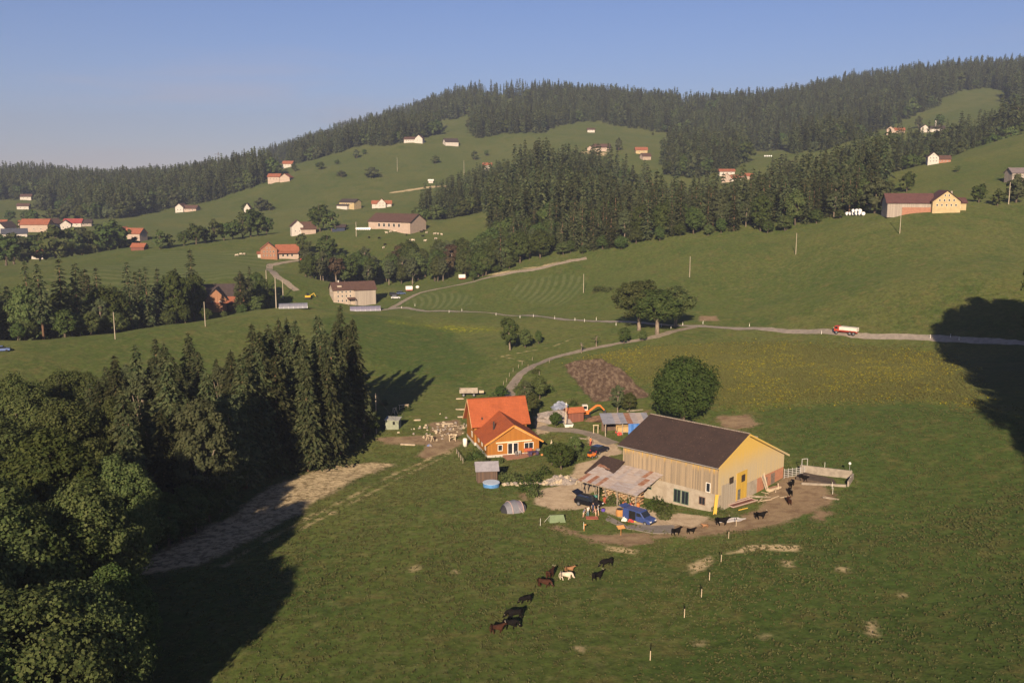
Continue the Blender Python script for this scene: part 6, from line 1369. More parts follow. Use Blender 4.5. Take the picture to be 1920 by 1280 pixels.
# lattice pylon on the left skyline
t = thing('pylon', 'steel lattice pylon standing on the left skyline', 'pylon', tuple(A(416, 1230*K)), .3); mb = MB(); H_, b0 = 46, 3.6
for sx in (-1,1):
    for sy in (-1,1): mb.bar((sx*b0,sy*b0,-3),(sx*.5,sy*.5,H_),.5)
for k in range(8):
    z0, z1 = H_*k/8, H_*(k+1)/8; w0, w1 = b0+(.5-b0)*k/8, b0+(.5-b0)*(k+1)/8
    for sx in (-1,1): mb.bar((sx*w0,-w0,z0),(-sx*w1,-w1,z1),.3); mb.bar((sx*w0,w0,z0),(-sx*w1,w1,z1),.3)
STL = mat('pylon_steel', (.13,.13,.14), (.10,.10,.11), 2); mb.build('tower', STL, t)
for z, w2 in ((H_*.66,7.5),(H_*.80,8.5),(H_*.93,6)): MB().bar((-w2,0,z),(w2,0,z),.6).build('cross_arm', STL, t)
# roadside marker posts
for i, (px, py) in enumerate([(753,578),(778,574),(842,586),(866,583),(930,591),(975,596),(1000,594),(1040,598),(1078,601),(1096,603),(1118,600),(1240,613),(1258,616),(1280,610),(1318,607),(1405,612),(1540,626),(1562,620),(1744,634),(1782,633),(1798,638),(1155,610)]):
    t = thing('marker_post', 'white marker post with a black band on the road verge', 'post', tuple(G(px, py, 100)), 0, 'white marker posts along the road')
    MB().prism([(-.07,-.3),(.07,-.3),(.07,1.0),(-.05,1.08)], 'y', -.06, .06).build('post', WHITE, t); MB().box(-.075,.075,-.065,.065,.72,.86).build('band', DM, t)
def stake(px, py, h, label, group, m=PALEW, cap=None, r=.05, rmin=60):
    t = thing('fence_post', label, 'fence post', tuple(G(px, py, rmin)), 0, group)
    MB().tube([(0,0,-.3),(.02,0,h)], [r,r*.85], 7).build('post', m, t)
    if cap: MB().tube([(.02,0,h-.28),(.02,0,h+.02)], [r*1.15,r*1.1], 7).build('cap', cap, t)
for px, py in [(1219,1237),(1283,1157),(1315,1119),(1330,1087),(1352,1053),(1366,1009),(1380,986)]: stake(px, py, 1.25, 'pale pasture post with a black cap along the near field fence', 'black-capped posts of the near fence', PALEW, BLK, .045)
for px, py in [(944,722),(950,716),(955,706),(962,697),(972,690),(979,684),(998,676),(1030,680),(1011,703),(1008,712),(990,690)]: stake(px, py, 1.1, 'weathered fence post along the farm lane bend', 'fence posts of the lane bend', GT, None, .06)
for px, py in [(1013,985),(1094,992),(1594,905),(1595,893),(1560,916),(1561,926),(1546,878)]: stake(px, py, 1.1, 'thin white electric-fence stake near the farmyard', 'electric-fence stakes', WHITE, None, .03)
# wires of the near fence
P_ = [G(px, py)+np.array([0,0,1.0]) for px, py in [(1219,1237),(1283,1157),(1315,1119),(1330,1087),(1352,1053),(1366,1009),(1380,986)]]
w_ = MB().tube([tuple(p) for p in P_], .008, 4).build('fence_wire', DM); tag(w_, 'thin wire strung along the black-capped pasture posts', 'wire')
# ---------------------------------------------------------------- yard clutter
# concrete dung yard with walls, feeding fence, lamp
CON = mat('concrete', (.31,.265,.21), (.23,.195,.155), 1.2, .95, .2)
a, b_, c = G(1500,885), G(1597,897), G(1590,912)
def wall_run(name, label, p, q, h, th=.25, m=CON, cat='wall'):
    d = q-p; L = float(np.hypot(d[0], d[1])); t = MB(); dz = q[2]-p[2]
    t.hexa([(0,-th/2,-.6),(L,-th/2,dz-.6),(L,th/2,dz-.6),(0,th/2,-.6)], [(0,-th/2,h),(L,-th/2,dz+h),(L,th/2,dz+h),(0,th/2,h)])
    o = t.build(name, m); o.location = tuple(p); o.rotation_euler = (0,0,math.atan2(d[1], d[0])); return tag(o, label, cat)
wall_run('concrete_wall', 'long pale concrete wall of the dung yard beside the feeding fence', a, b_, 1.3); wall_run('concrete_wall', 'short end wall of the dung yard below the lamp', b_+[.15,-.1,0], c, .9); wall_run('concrete_wall', 'low front kerb of the dung yard with pipes on it', G(1503,908), c+[-.3,0,0], .35)
o = MB().box(-4.2,4.0,-1.6,1.6,-.3,.12).build('dung_heap', mat('dung', (.10,.075,.055), (.07,.05,.04), 1.2, .95, .5)); g = (a+b_+c+G(1503,908))/4; o.location = (g[0], g[1], g[2]); o.rotation_euler = (0,0,math.atan2(*(b_-a)[1::-1])); tag(o, 'dark flat dung layer inside the concrete yard walls', 'dung')
t = thing('globe_lamp', 'white globe lamp on a thin post at the end of the dung yard', 'lamp', tuple(G(1592, 893)), 0); MB().tube([(0,0,-.3),(0,0,2.0)], .035, 6).build('post', GALV, t)
MB().tube([(0,0,1.98),(0,0,2.06),(0,0,2.2),(0,0,2.36),(0,0,2.44)], [.06,.17,.23,.16,.03], 12).build('globe', WHITE, t, True)
f = thing('feeding_fence', 'white tubular feeding fence at the barn corner', 'fence', tuple(G(1470, 897)), 0); d = G(1515,886)-G(1470,897); L = float(np.hypot(d[0], d[1])); f.rotation_euler = (0,0,math.atan2(d[1], d[0])); FW = mat('fence_white', (.46,.44,.41), (.37,.35,.33), 3, .5)
for k in range(5): MB().bar((0,0,.3+k*.3),(L,0,.3+k*.3+d[2]*0),.06).build('rail', FW, f)
for k in range(7): MB().bar((L*k/6,0,-.4),(L*k/6,0,1.7),.07).build('upright', FW, f)
for x in (L*.72,L*.95): MB().bar((x,0,1.7),(x,0,3.0),.08).build('gate_post', FW, f)
MB().bar((L*.72,0,3.0),(L*.95,0,3.0),.08).build('gate_head', FW, f)
t = thing('plank_stack', 'stack of weathered doors and boards leaning at the barn gable', 'planks', tuple(G(1440, 918)), R_(35))
for k in range(3): MB().bar((-.3+k*.35,.2*k,-.2),(-1.1+k*.4,1.0,3.2),.3,.06).build('board', [PALEW, GT, PALEW][k], t)
MB().box(-.6,2.0,-1.0,-.2,-.3,.45).build('pallet', PALEW, t); MB().bar((1.2,-1.1,-.2),(1.3,-.9,1.1),.12).build('board', PALEW, t); MB().bar((-.4,-.5,.5),(1.9,-.8,.6),.2,.05).build('board', mat('redbrown_board', (.24,.10,.07), (.18,.075,.055), 3), t)
t = thing('flat_rack', 'rusty red flat rack with pale edge beams lying in the grass', 'rack', tuple(G(1390, 945)), R_(35)); RB = mat('rust_red', (.17,.065,.05), (.12,.05,.04), 2)
MB().box(-2.6,2.6,-.8,.8,.15,.3).build('bed', RB, t)
for y in (-.85,.85,.3): MB().bar((-2.7,y,.36),(2.7,y,.40),.14).build('edge_beam', mat('pale_rack', (.44,.33,.27), (.36,.27,.22), 3), t)
for x in (-2.65,2.65): MB().bar((x,-.85,.3),(x,.85,.3),.14).build('end_beam', mat('pale_rack', (.44,.33,.27)), t)
o = MB().bar((0,0,-.2),(.35,.5,2.9),.5,.06).build('yellow_board', _yel); o.location = tuple(G(1340, 964)); tag(o, 'tall yellow board leaning against the barn corner', 'board')
o = MB().bar((-.7,0,.1),(.7,0,.45),.14,.1).build('yellow_plank', _yel); o.location = tuple(G(1393, 957)); tag(o, 'short yellow plank lying on the bank below the rusty rack', 'plank')
def lumpy(name, px, py, rx, ry, h, m, label, cat, seed=1, yaw=0, rmin=60):
    rs = np.random.RandomState(seed); mb = MB(); n, q = 18, 5; rows = []
    for j in range(q+1):
        f_ = j/q; rr_ = math.cos(f_*math.pi/2)
        rows.append([(rx*rr_*math.cos(k*6.283/n)*(1+.18*rs.randn()*(f_ < .9)), ry*rr_*math.sin(k*6.283/n)*(1+.18*rs.randn()*(f_ < .9)), h*math.sin(f_*math.pi/2)*(1+.15*rs.randn())-.12*(j == 0)) for k in range(n)])
    for j in range(q):
        for k in range(n): mb.face([rows[j][k], rows[j][(k+1) % n], rows[j+1][(k+1) % n], rows[j+1][k]])
    o = mb.build(name, m); o.location = tuple(G(px, py, rmin)); o.rotation_euler = (0,0,yaw); return tag(o, label, cat)
lumpy('sheeting', 1368, 976, 2.2, .9, .35, mat('grey_sheeting', (.50,.46,.43), (.38,.35,.33), 2), 'crumpled pale grey sheeting on the bank beside the cattle track', 'sheeting', 3, .3)
GRV = mat('grey_gravel', (.30,.255,.225), (.22,.19,.17), 2, .95, .6); lumpy('gravel_heap', 1048, 786, 4.6, 3.6, 2.0, GRV, 'grey gravel heap behind the red shed', 'gravel heap', 5); lumpy('gravel_heap', 1088, 775, 2.4, 1.6, 1.2, GRV, 'low end of the gravel behind the excavator', 'gravel heap', 6)
lumpy('tarp_mound', 1049, 766, 2.0, 1.4, 1.5, mat('bluegrey_tarp', (.22,.24,.31), (.17,.19,.25), 2, .5), 'blue-grey tarp thrown over the top of the gravel heap', 'tarp', 7)
lumpy('earth_mound', 1122, 788, 2.6, 1.4, .9, mat('brown_earth', (.16,.09,.055), (.11,.065,.04), 2, .95, .5), 'brown earth mound under the excavator arm', 'earth mound', 8)
# pale heap of stones and timber beside the drive: stones one by one
stm = [mat('pale_stone', (.46,.38,.27), (.36,.29,.20), 3, .9, .2), mat('grey_stone', (.28,.24,.21), (.21,.18,.16), 3, .9, .2)]
sh = []
for s_ in range(5):
    rs = np.random.RandomState(s_+50); bm = bmesh.new(); bmesh.ops.create_icosphere(bm, subdivisions=1, radius=.5)
    for v in bm.verts: v.co = Vector((v.co.x*(1+.3*rs.randn()*.6), v.co.y*(1+.3*rs.randn()*.6), v.co.z*.7*(1+.2*rs.randn())))
    me = bpy.data.meshes.new('stone'); bm.to_mesh(me); bm.free(); me.materials.append(stm[s_ % 2 if s_ < 4 else 0]); sh.append(me)
hp = thing('stone_heap', 'pale heap of stones beside the gravel drive', 'stone heap', tuple(G(1052, 905)), .2)
rs = np.random.RandomState(8)
for k in range(110):
    a_ = rs.rand()*6.283; q = math.sqrt(rs.rand()); x, y = 3.1*q*math.cos(a_), 1.8*q*math.sin(a_); z = 1.25*(1-q**1.6)*rs.uniform(.5,1)
    o = link('stone', sh[rs.randint(5)], hp, (x, y, z-.05), rs.rand()*6, float(rs.uniform(.45,1.0))); o.rotation_euler = (rs.rand()*3, rs.rand()*3, rs.rand()*6)
lumpy('stone_core', 1054, 905, 2.9, 1.6, .9, stm[1], 'grey rubble at the core of the pale stone heap', 'rubble', 9)
t = thing('stone_row', 'row of pale boulders in front of the chalet garden', 'boulders', tuple(G(985, 908)), 0)
for k in range(14): link('stone', sh[k % 5], t, (-3.5+k*.55, rs.randn()*.4, .1), rs.rand()*6, float(rs.uniform(.6,1.2)))
# tents
def arc_tent(px, py, yaw):
    t = thing('dome_tent', 'grey and lilac tunnel tent with a dark rear hood', 'tent', tuple(G(px, py)), yaw)
    st = [(-1.9,.55,.75),(-1.2,1.35,1.35),(-.3,1.6,1.65),(.7,1.55,1.55),(1.5,1.15,1.1),(2.1,.4,.4)]; n = 10
    ring = lambda x, w, h: [(x, w*math.cos(math.pi*k/n), h*math.sin(math.pi*k/n)) for k in range(n+1)]
    LG = mat('tent_lilac', (.26,.22,.24), (.21,.18,.20), 2, .7); GY = mat('tent_grey', (.17,.17,.19), (.14,.14,.16), 2, .7); DK = mat('tent_dark', (.03,.03,.035), (.025,.025,.03), 3)
    for i, m in enumerate((GY, LG, GY, GY, DK)):
        mb = MB(); a_, b2 = ring(*st[i]), ring(*st[i+1])
        for k in range(n): mb.face([a_[k], a_[k+1], b2[k+1], b2[k]])
        mb.build('canopy_panel' if m is not DK else 'rear_hood', m, t, True)
    for i in (1,3):
        x, w, h = st[i]; MB().tube([(x,(w+.03)*math.cos(math.pi*k/n),(h+.03)*math.sin(math.pi*k/n)) for k in range(n+1)], .05, 5).build('pole_sleeve', mat('tent_pink', (.50,.33,.28), (.42,.28,.24), 3), t)
    mb = MB(); mb.face([(st[0][0]-.02, st[0][1]*math.cos(math.pi*k/n), st[0][2]*math.sin(math.pi*k/n)) for k in range(n+1)]); mb.build('door', mat('tent_door', (.36,.27,.24), (.30,.22,.2), 3), t)
    for y in (-2.2,2.2): MB().tube([(-.2,y*.7,1.0),(-.8,y,0)], .012, 4).build('guy_line', WHITE, t)
arc_tent(962, 957, R_(205))
t = thing('small_tent', 'small green ridge tent pitched on the grass', 'tent', tuple(G(1044, 977)), R_(8)); GN = mat('tent_green', (.16,.21,.11), (.13,.17,.09), 2, .7)
mb = MB(); mb.face([(-1.2,-.75,0),(1.2,-.75,0),(1.0,0,1.0),(-1.0,0,1.0)]); mb.face([(-1.2,.75,0),(1.2,.75,0),(1.0,0,1.0),(-1.0,0,1.0)]); mb.build('canopy', GN, t); mb = MB(); mb.face([(-1.2,-.75,0),(-1.2,.75,0),(-1.0,0,1.0)]); mb.build('front_flap', mat('tent_green_pale', (.24,.29,.16), (.2,.25,.14), 2), t)
MB().bar((-1.0,0,1.02),(1.0,0,1.02),.05).build('ridge_pole', DM, t); MB().tube([(-1.0,0,1.0),(-2.0,-.3,0)], .015, 4).build('guy_line', WHITE, t)
# blue tub, crates, pots, barrel, van things, sign
t = thing('paddling_pool', 'blue and white paddling pool beside the garden hut', 'pool', tuple(G(921, 912)), 0); BLP = mat('pool_blue', (.10,.26,.52), (.08,.2,.42), 2, .4)
MB().tube([(0,0,0),(0,0,.75)], [1.35,1.4], 18).build('side', BLP, t); MB().tube([(0,0,.755),(0,0,.80)], [1.44,1.44], 18).build('rim', mat('pool_white', (.55,.62,.68), (.45,.52,.6), 3, .4), t)
def barrel(px, py, m, label, r=.45, h=.9, cat='barrel', name='barrel', top=None):
    t = thing(name, label, cat, tuple(G(px, py)), 0); MB().tube([(0,0,-.1),(0,0,h*.5),(0,0,h)], [r*.9,r,r*.9], 12).build('side', m, t); MB().tube([(0,0,h+.002),(0,0,h+.03)], [r*.8,r*.8], 12).build('lid', top or DM, t)
WB = mat('orange_wood', (.46,.22,.07), (.38,.18,.06), 3)
barrel(1162, 966, WB, 'brown wooden tub standing at the tail of the van', .62, 1.0, 'tub', 'wooden_tub'); barrel(1239, 921, mat('orange_plastic', (.56,.24,.05), (.48,.2,.04), 3), 'orange bin at the barn wall beside the plant table', .42, .95, 'bin', 'bin')
barrel(1254, 930, mat('blue_plastic', (.12,.28,.48), (.1,.23,.4), 3), 'light blue bin near the green barn doors', .3, .8, 'bin', 'bin'); barrel(1262, 926, mat('orange_plastic', (.56,.24,.05)), 'small orange bucket against the barn plaster', .25, .6, 'bucket', 'bucket'); barrel(1131, 958, mat('purple_plastic', (.10,.06,.34), (.08,.05,.28), 3), 'purple bucket on the drive edge', .3, .45, 'bucket', 'bucket')
t = thing('plant_table', 'table of potted greenery at the barn wall beside the lean-to', 'table', tuple(G(1222, 928)), BTH); MB().box(-1.3,1.3,-.5,.5,.75,.82).build('tabletop', mat('green_cloth', (.22,.32,.06), (.18,.26,.05), 3), t)
for x in (-1.2,1.2):
    for y in (-.4,.4): MB().bar((x,y,-.2),(x,y,.75),.07).build('leg', GT, t)
for k, (px, py, s_) in enumerate([(1216,924,.62),(1228,922,.45)]):
    o = thing('potted_plant', 'bushy plant in a pot on the table by the lean-to', 'plant', tuple(G(px, py)+[0,0,.85]), 0, 'plants on the barn table'); link('foliage', BUSH[k][1], o, (0,0,.25), 0, s_); MB().tube([(0,0,-.02),(0,0,.3)], [.16,.22], 9).build('pot', mat('terracotta', (.55,.23,.08)), o)
t = thing('sign_board', 'orange notice board on a post in the grass', 'sign', tuple(G(1164, 1003)), R_(20)); MB().bar((0,0,-.3),(0,0,1.1),.07).build('post', WB, t); MB().slab((-.55,-.35,1.08),(.55,-.35,1.08),(.55,.3,1.35),(-.55,.3,1.35),.05).build('board', mat('orange_board', (.60,.30,.10), (.5,.25,.08), 3), t)
t = thing('marker_stake', 'orange stake standing in the camping grass', 'stake', tuple(G(1095, 995)), 0); MB().bar((0,0,-.2),(.05,0,1.0),.08).build('post', WB, t); MB().box(-.02,.30,-.02,.02,.85,1.05).build('tag', WB, t)
for k, (px, py, m, lb) in enumerate([(1184,978,CL['red'],'orange-red bag on the slab beside the van door'),(1190,977,CL['yellow'],'yellow bag on the slab beside the van door'),(1172,976,CL['white'],'white bag on the slab beside the van tail')]):
    lumpy('bag', px, py, .45, .35, .6, m, lb, 'bag', 20+k)
def pad(name, pts, m, label=None):
    q = gp(pts); mb = MB(); z = [hz(*p)+.05 for p in q]; mb.face([(p[0], p[1], zz_) for p, zz_ in zip(q, z)]); mb.face([(p[0], p[1], zz_-.3) for p, zz_ in zip(q, z)][::-1])
    for i in range(len(q)):
        j = (i+1) % len(q); mb.face([(*q[i], z[i]-.3),(*q[j], z[j]-.3),(*q[j], z[j]),(*q[i], z[i])])
    o = mb.build(name, m); o['kind'] = 'structure'; return o
pad('pavement', [(1140,966),(1175,985),(1215,983),(1230,990),(1265,985),(1262,998),(1225,1000),(1170,990),(1135,975)], CON); pad('slab', [(1222,985),(1262,984),(1268,1000),(1228,1000)], CON)
# woodpile and scrap under the lean-to
wd = [mat('split_wood', (.40,.24,.13), (.30,.18,.10), 5, .9), mat('wood_end', (.46,.32,.19), (.36,.25,.15), 5), mat('red_scrap', (.40,.09,.05), (.3,.07,.04), 4), mat('teal_scrap', (.07,.24,.20), (.06,.2,.16), 4), mat('orange_scrap', (.52,.18,.05), (.44,.15,.04), 4)]
wp = thing('woodpile', 'split firewood stacked under the rusty lean-to', 'woodpile', tuple(bw(BL-3, -4.2, -.9)), BTH)
log = [MB().tube([(-.5,0,0),(.5,0,0)], .16, 6).mesh('log', m) for m in wd[:2]]
for k in range(150):
    o = link('log', log[k % 2], wp, (-3.2+(k % 15)*.45+rs.randn()*.05, -.6+rs.randn()*.1+(.9 if k % 2 else 0), .1+(k//15)*.28), 1.57+rs.randn()*.15, 1.0)
for k, (u, v, m, lb) in enumerate([(BL-6.3,-6.2,wd[2],'red scrap drum under the front of the lean-to'),(BL-5.2,-6.6,wd[4],'orange scrap drum under the front of the lean-to'),(BL+.5,-6.4,wd[3],'teal scrap drum under the lean-to'),(BL-1.4,-6.4,wd[2],'second red scrap drum deeper under the lean-to'),(BL-7.0,-5.6,wd[4],'orange drum at the open end of the lean-to')]):
    o = MB().tube([(0,0,0),(0,0,.45),(0,0,.85)], [.3,.34,.3], 10).build('scrap_drum', m); p = bw(u, v, 0); o.location = (p[0], p[1], hz(p[0], p[1])); tag(o, lb, 'drum')
# left of the chalet: pale green hut, trestles, planks, rails
t = thing('site_hut', 'pale green box hut with a dark opening beside the tall pole', 'hut', tuple(G(738, 803)), R_(-8)); PG = mat('pale_green_paint', (.25,.27,.20), (.20,.215,.16), 2); MB().box(-1.5,1.4,-1.0,1.0,-.1,2.1).build('body', PG, t); MB().slab((-1.7,-1.2,2.15),(1.6,-1.2,2.15),(1.6,1.2,2.4),(-1.7,1.2,2.4),.08).build('roof', mat('pale_grey_roof', (.34,.34,.30), (.28,.28,.25), 2), t)
MB().box(.1,.6,-1.03,-1.002,1.1,1.8).build('opening', mat('dark_interior', (.012,.011,.010)), t)
def trestle(px, py, yaw, L, h, label):
    t = thing('trestle', label, 'trestle', tuple(G(px, py)), yaw); MB().bar((-L/2,0,h),(L/2,0,h),.14).build('beam', PALEW, t)
    for x in (-L/2+.2, L/2-.2):
        for y in (-.45,.45): MB().bar((x,y,-.05),(x,0,h),.1).build('leg', PALEW, t)
    MB().bar((-L/2+.2,.0,h*.3),(L/2-.2,.0,h*.9),.07).build('brace', PALEW, t)
trestle(848, 826, R_(10), 1.6, 1.3, 'pale timber trestle nearest the chalet corner'); trestle(757, 768, R_(15), 2.4, 1.2, 'long pale timber trestle behind the pale green hut'); trestle(740, 776, R_(60), 1.4, 1.4, 'crossed pale timber frame behind the pale green hut'); trestle(806, 826, R_(-40), 1.8, 1.1, 'leaning pale trestle on the bare earth')
for px, py, L, yw, lb in [(765,834,3.2,-.15,'yellowish planks lying in the grass below the bare earth'),(782,788,1.6,.1,'white board lying in the grass right of the pale green hut'),(862,748,2.2,.05,'white board behind the chalet by the trailer'),(866,768,3.0,.1,'grey timber stack left of the chalet roof'),(868,782,2.6,.1,'pale planks beside the chalet rear corner'),(838,795,3.0,.3,'pale boards on the bare earth behind the trestles')]:
    t = thing('plank_pile', lb, 'planks', tuple(G(px, py)), yw)
    for k in range(3): MB().box(-L/2+rs.rand()*.3, L/2-rs.rand()*.3, -.35+k*.25, -.14+k*.25, .03, .12+.05*k).build('plank', [PALEW, PALEW, GT][k], t)
lumpy('blue_sack', 805, 836, .5, .3, .35, CL['blue'], 'small blue sack on the track edge', 'sack', 31); lumpy('rusty_scrap', 637, 850, .8, .5, .6, RED, 'rusty red scrap at the foot of the spruces', 'scrap', 32); lumpy('rusty_scrap', 693, 800, 1.3, .6, .9, mat('dull_red', (.16,.04,.035), (.12,.03,.03), 3), 'dull red scrap in the shade behind the tall pole', 'scrap', 33)
t = thing('water_tank', 'white cylinder tank at the chalet side wall', 'tank', tuple(G(872, 836)), 0); MB().tube([(0,0,-.1),(0,0,1.5),(0,0,1.65)], [.45,.45,.3], 12).build('tank', WHITE, t, True)
t = thing('garden_fence', 'rough timber fence left of the chalet garden', 'fence', tuple(G(856, 850)), 0); p0 = G(856,850); p1 = G(868,868)
for k in range(4): q = p0+(p1-p0)*k/3-p0; MB().bar((q[0],q[1],q[2]-.3),(q[0],q[1],q[2]+1.0),.1).build('post', GT, t)
for z in (.45,.85): q = p1-p0; MB().bar((0,0,z),(q[0],q[1],q[2]+z),.07).build('rail', GT, t)
t = thing('garden_statue', 'pale stone figure on the lawn right of the chalet', 'statue', tuple(G(1034, 838)), 0); MB().tube([(0,0,-.1),(0,0,.4),(0,0,.9),(0,0,1.2),(0,0,1.35),(0,0,1.5)], [.35,.3,.22,.1,.14,.05], 10).build('figure', mat('statue_stone', (.52,.43,.30), (.42,.34,.24), 3), t, True)
t = thing('bath_trough', 'white bathtub trough below the red shed', 'trough', tuple(G(1066, 800)), R_(10)); MB().hexa([(-.8,-.3,0),(.8,-.3,0),(.8,.3,0),(-.8,.3,0)], [(-1.0,-.5,.65),(1.0,-.5,.65),(1.0,.5,.65),(-1.0,.5,.65)]).build('tub', WHITE, t); MB().box(-.85,.85,-.38,.38,.652,.66).build('water', mat('dark_water', (.04,.05,.05), (.03,.04,.04), 3, .1), t)
t = thing('wooden_arch', 'small timber doorway frame left of the open shed', 'frame', tuple(G(1117, 812)), 0); MB().bar((-.45,0,-.2),(-.45,0,1.7),.14).build('post', PALEW, t); MB().bar((.45,0,-.2),(.45,0,1.7),.14).build('post', PALEW, t); MB().bar((-.6,0,1.75),(.6,0,1.75),.14).build('lintel', PALEW, t)
for px, py, L, yw, lb in [(1085,822,3.4,-.4,'timber lying along the yard lane'),(1425,932,4.2,-.25,'pale beam lying along the cattle track'),(1558,935,2.4,-.6,'pale beam at the right end of the trampled earth'),(1190,770,4.0,.3,'pale timber beams stacked behind the barn ridge')]:
    t = thing('beam_pile', lb, 'beams', tuple(G(px, py)), yw)
    for k in range(2): MB().box(-L/2+k*.2, L/2, -.2+k*.22, -.02+k*.22, 0, .18).build('beam', PALEW if k else GT, t)
# garden shrubs around the chalet and barn
for i, (px, py, s_, lb) in enumerate([(905,870,1.0,'leafy shrub under the chalet side windows'),(893,858,1.2,'dense shrub at the chalet side wall'),(880,862,.9,'shrub left of the chalet plinth'),(935,868,.8,'low shrub before the chalet terrace'),(960,905,1.3,'shrub among the boulders below the terrace'),(998,905,1.4,'tall shrub between boulders and stone heap'),(990,920,1.3,'shrub beside the bare patch behind the tent'),(1000,930,1.1,'low shrub at the drive entrance'),(940,900,1.0,'shrub behind the paddling pool'),(1020,890,1.1,'shrub above the stone heap'),(1062,870,1.2,'shrub on the bank of the drive'),(1085,862,1.0,'shrub beside the barn passage drive'),
        (1360,915,1.5,'dense shrub growing up the barn gable corner'),(1372,925,1.2,'shrub at the foot of the pale barn doors'),(1415,905,1.3,'shrub under the yellow hay door'),(1400,915,1.0,'low shrub between the hay door and the rusty rack'),(1345,960,.7,'grass tuft shrub at the barn corner'),(1243,962,1.3,'leafy shrub beside the blue van'),(1228,955,1.3,'shrub between the van and the lean-to'),(1245,972,1.0,'low shrub in front of the blue van'),(1150,945,1.0,'weedy shrub behind the black SUV'),(1135,930,1.0,'weeds at the first lean-to post'),(1180,945,.9,'weeds along the lean-to posts'),
        (972,735,1.3,'shrub behind the chalet ridge end'),(925,745,1.0,'shrub beside the parked trailer'),(1030,735,1.2,'shrub at the lane end behind the gravel'),(1075,760,1.0,'shrub beside the excavator'),(1135,805,.9,'shrub at the open shed post'),(1046,845,1.2,'shrub on the chalet lawn edge'),(1020,850,.9,'dark shrub at the terrace corner'),(765,770,.8,'weeds by the crossed frames'),(720,760,.9,'weeds in the spruce shade'),(1005,700,1.0,'shrub inside the lane bend')]):
    o = thing('shrub', lb, 'shrub', tuple(G(px, py)), i*1.7, None, s_); link('stem', BUSH[i % 4][0], o); link('foliage', BUSH[i % 4][1], o)

# pale builders' rubble and offcuts left of the chalet
rb = thing('rubble_heap', 'pale builders rubble scattered on the bare earth left of the chalet', 'rubble', tuple(G(838, 808)), 0)
for k in range(90):
    x, y = rs.randn()*3.4, rs.randn()*4.2; wx, wy = rb.location.x+x, rb.location.y+y
    o = link('stone', sh[rs.randint(5)], rb, (x, y, hz(wx, wy)-rb.location.z+.05), rs.rand()*6, float(rs.uniform(.25,.9))); o.rotation_euler = (rs.rand()*3, rs.rand()*3, rs.rand()*6)
off = MB().box(-.9,.9,-.09,.09,0,.06).mesh('offcut', PALEW)
for i_, (px, py, n, lb) in enumerate([(858,800,14,'loose pale offcuts beside the chalet back wall'),(1160,925,10,'loose timber offcuts in the weeds below the lean-to'),(1440,930,9,'broken boards strewn on the bank below the brick stable')]):
    t = thing('offcut_pile', lb, 'offcuts', tuple(G(px, py)), 0)
    for k in range(n):
        x, y = rs.randn()*1.3, rs.randn()*1.5; wx, wy = t.location.x+x, t.location.y+y
        o = link('offcut', off, t, (x, y, hz(wx, wy)-t.location.z+.03+.02*k), rs.rand()*6, float(rs.uniform(.5,1.2)))
# ---------------------------------------------------------------- grass tufts on the near pasture
def tuft_mesh(seed, n, h, spread, m):
    rs = np.random.RandomState(seed); P_, X_, Y_ = [], [], []
    for k in range(n):
        a = rs.rand()*6.283; d = np.array([math.cos(a), math.sin(a), 0]); q = spread*rs.rand()
        up = unit(np.array([d[0]*.45*rs.rand(), d[1]*.45*rs.rand(), 1.0])); hh = h*(.5+.8*rs.rand())
        P_.append(d*q+up*hh*.45); Y_.append(up*hh*.62); X_.append(np.array([-d[1], d[0], 0])*.045*(1+h))
    return quads_mesh('blades', np.array(P_), np.array(X_), np.array(Y_), m)
G1 = leafmat('pasture_blades', (.080,.090,.034), (.130,.130,.053), .35, .4); G2 = leafmat('meadow_blades', (.105,.115,.036), (.165,.160,.056), .35, .4); G3 = leafmat('buttercups', (.22,.20,.02), (.36,.31,.03), .3, .3)
TUF = []
for k, (px, py, m, n, h, sp, lb) in enumerate([(1290,1150,G1,10,.085,.20,'grass tuft beside the second black-capped post'),(1226,1232,G1,8,.14,.12,'taller grass tuft beside the lowest black-capped post'),(1420,762,G2,12,.20,.25,'long grass tuft at the lower edge of the buttercup meadow'),(1450,740,G3,8,.22,.22,'buttercup clump at the lower edge of the meadow')]):
    t = thing('grass_tuft', lb, 'grass', tuple(G(px, py)), 0); TUF.append(tag(link('blades', tuft_mesh(90+k, n, h, sp, m), t), None, None, None, 'stuff'))
rg_ = np.random.RandomState(31)
def field_points(n, r0, r1, a0, a1):
    a = rg_.uniform(a0, a1, n); r = np.sqrt(rg_.uniform(r0**2, r1**2, n)); x, y = r*np.sin(a), r*np.cos(a); return x, y
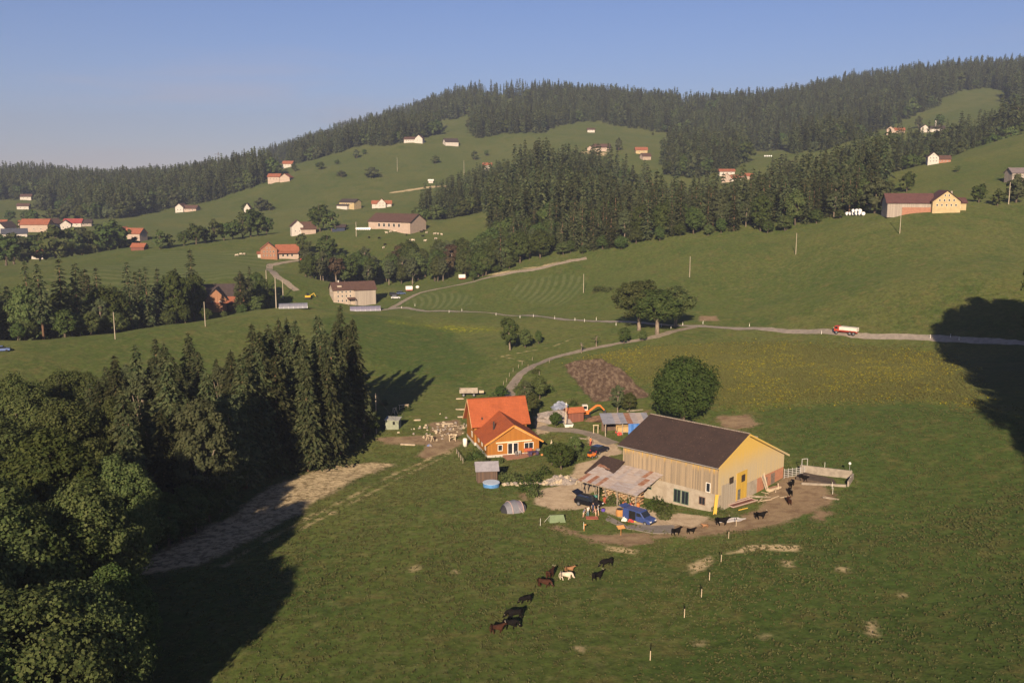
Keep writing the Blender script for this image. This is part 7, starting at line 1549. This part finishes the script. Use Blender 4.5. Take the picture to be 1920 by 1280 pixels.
def off_bare(x, y):
    ok = np.ones(len(x), bool)
    for P in (DIRT, GRAVEL, PLOUGH, ROUGH):
        for p in P: ok &= poly_sdf(x, y, p) < .3
    for k, (p, w) in ROADXY.items(): ok &= line_sdf(x, y, p, w) < -.3
    c, s_ = math.cos(-BTH), math.sin(-BTH); u = c*(x-BX)-s_*(y-BY); v = -(s_*(x-BX)+c*(y-BY)); ok &= ~((u > -.5) & (u < BL+.5) & (v > -.5) & (v < BW+.5))
    c, s_ = math.cos(-HTH), math.sin(-HTH); u = c*(x-HX)-s_*(y-HY); v = s_*(x-HX)+c*(y-HY); ok &= ~((u > -1) & (u < WW+1) & (v > -3.5) & (v < WL+MD+1))
    return ok
def spread(x, y, protos, label, seed, lo, hi, name='grass'):
    z = height(x, y); mass(name, np.column_stack([x, y, z]), protos, label, 'grass', lo, hi, seed, 1.0, .9, 1.4)
x, y = field_points(90000, 74, 200, -.46, .52); nz = np.zeros(len(x))
for kx, ky, ph, am in _WV[8:]: nz += np.sin(kx*x*1.3+ky*y*1.3+ph)
ok = off_bare(x, y) & (rg_.rand(len(x)) < .42+.25*np.clip(nz/4, -1, 1))
spread(x[ok], y[ok], TUF[:2], 'short grass covering the near pasture', 6, .7, 1.5)
x, y = field_points(160000, 175, 300, .02, .52); m_ = np.full(len(x), -50.0)
for p in YELLOW[:1]: m_ = np.maximum(m_, poly_sdf(x, y, p))
ok = (m_+rg_.randn(len(x))*3 > 1) & off_bare(x, y); x, y = x[ok], y[ok]
spread(x, y, [TUF[2]], 'long meadow grass on the buttercup meadow', 7, .7, 1.3)
nz = np.zeros(len(x))
for kx, ky, ph, am in _WV[:16]: nz += np.sin(kx*x+ky*y*1.8+ph)
ok = rg_.rand(len(x)) < .06+.08*np.clip(nz/3, -.7, 1); spread(x[ok], y[ok]-.1, [TUF[3]], 'buttercups flowering all over the meadow below the road', 8, .8, 1.3, 'flowers')
# ---------------------------------------------------------------- evening haze in the valley air
def haze():
    mb = MB().box(-4900, 4900, -4900, 4900, -150, 290); m = bpy.data.materials.new('haze_air'); m.use_nodes = True
    nt = m.node_tree; nt.nodes.clear(); out = nt.nodes.new('ShaderNodeOutputMaterial'); v = nt.nodes.new('ShaderNodeVolumePrincipled')
    v.inputs['Color'].default_value = (.74, .83, 1.0, 1); v.inputs['Density'].default_value = 1.9e-4; v.inputs['Anisotropy'].default_value = .25
    nt.links.new(v.outputs[0], out.inputs['Volume'])
    o = mb.build('haze', m); tag(o, 'thin evening haze filling the valley air', 'haze', None, 'stuff'); return o
haze()
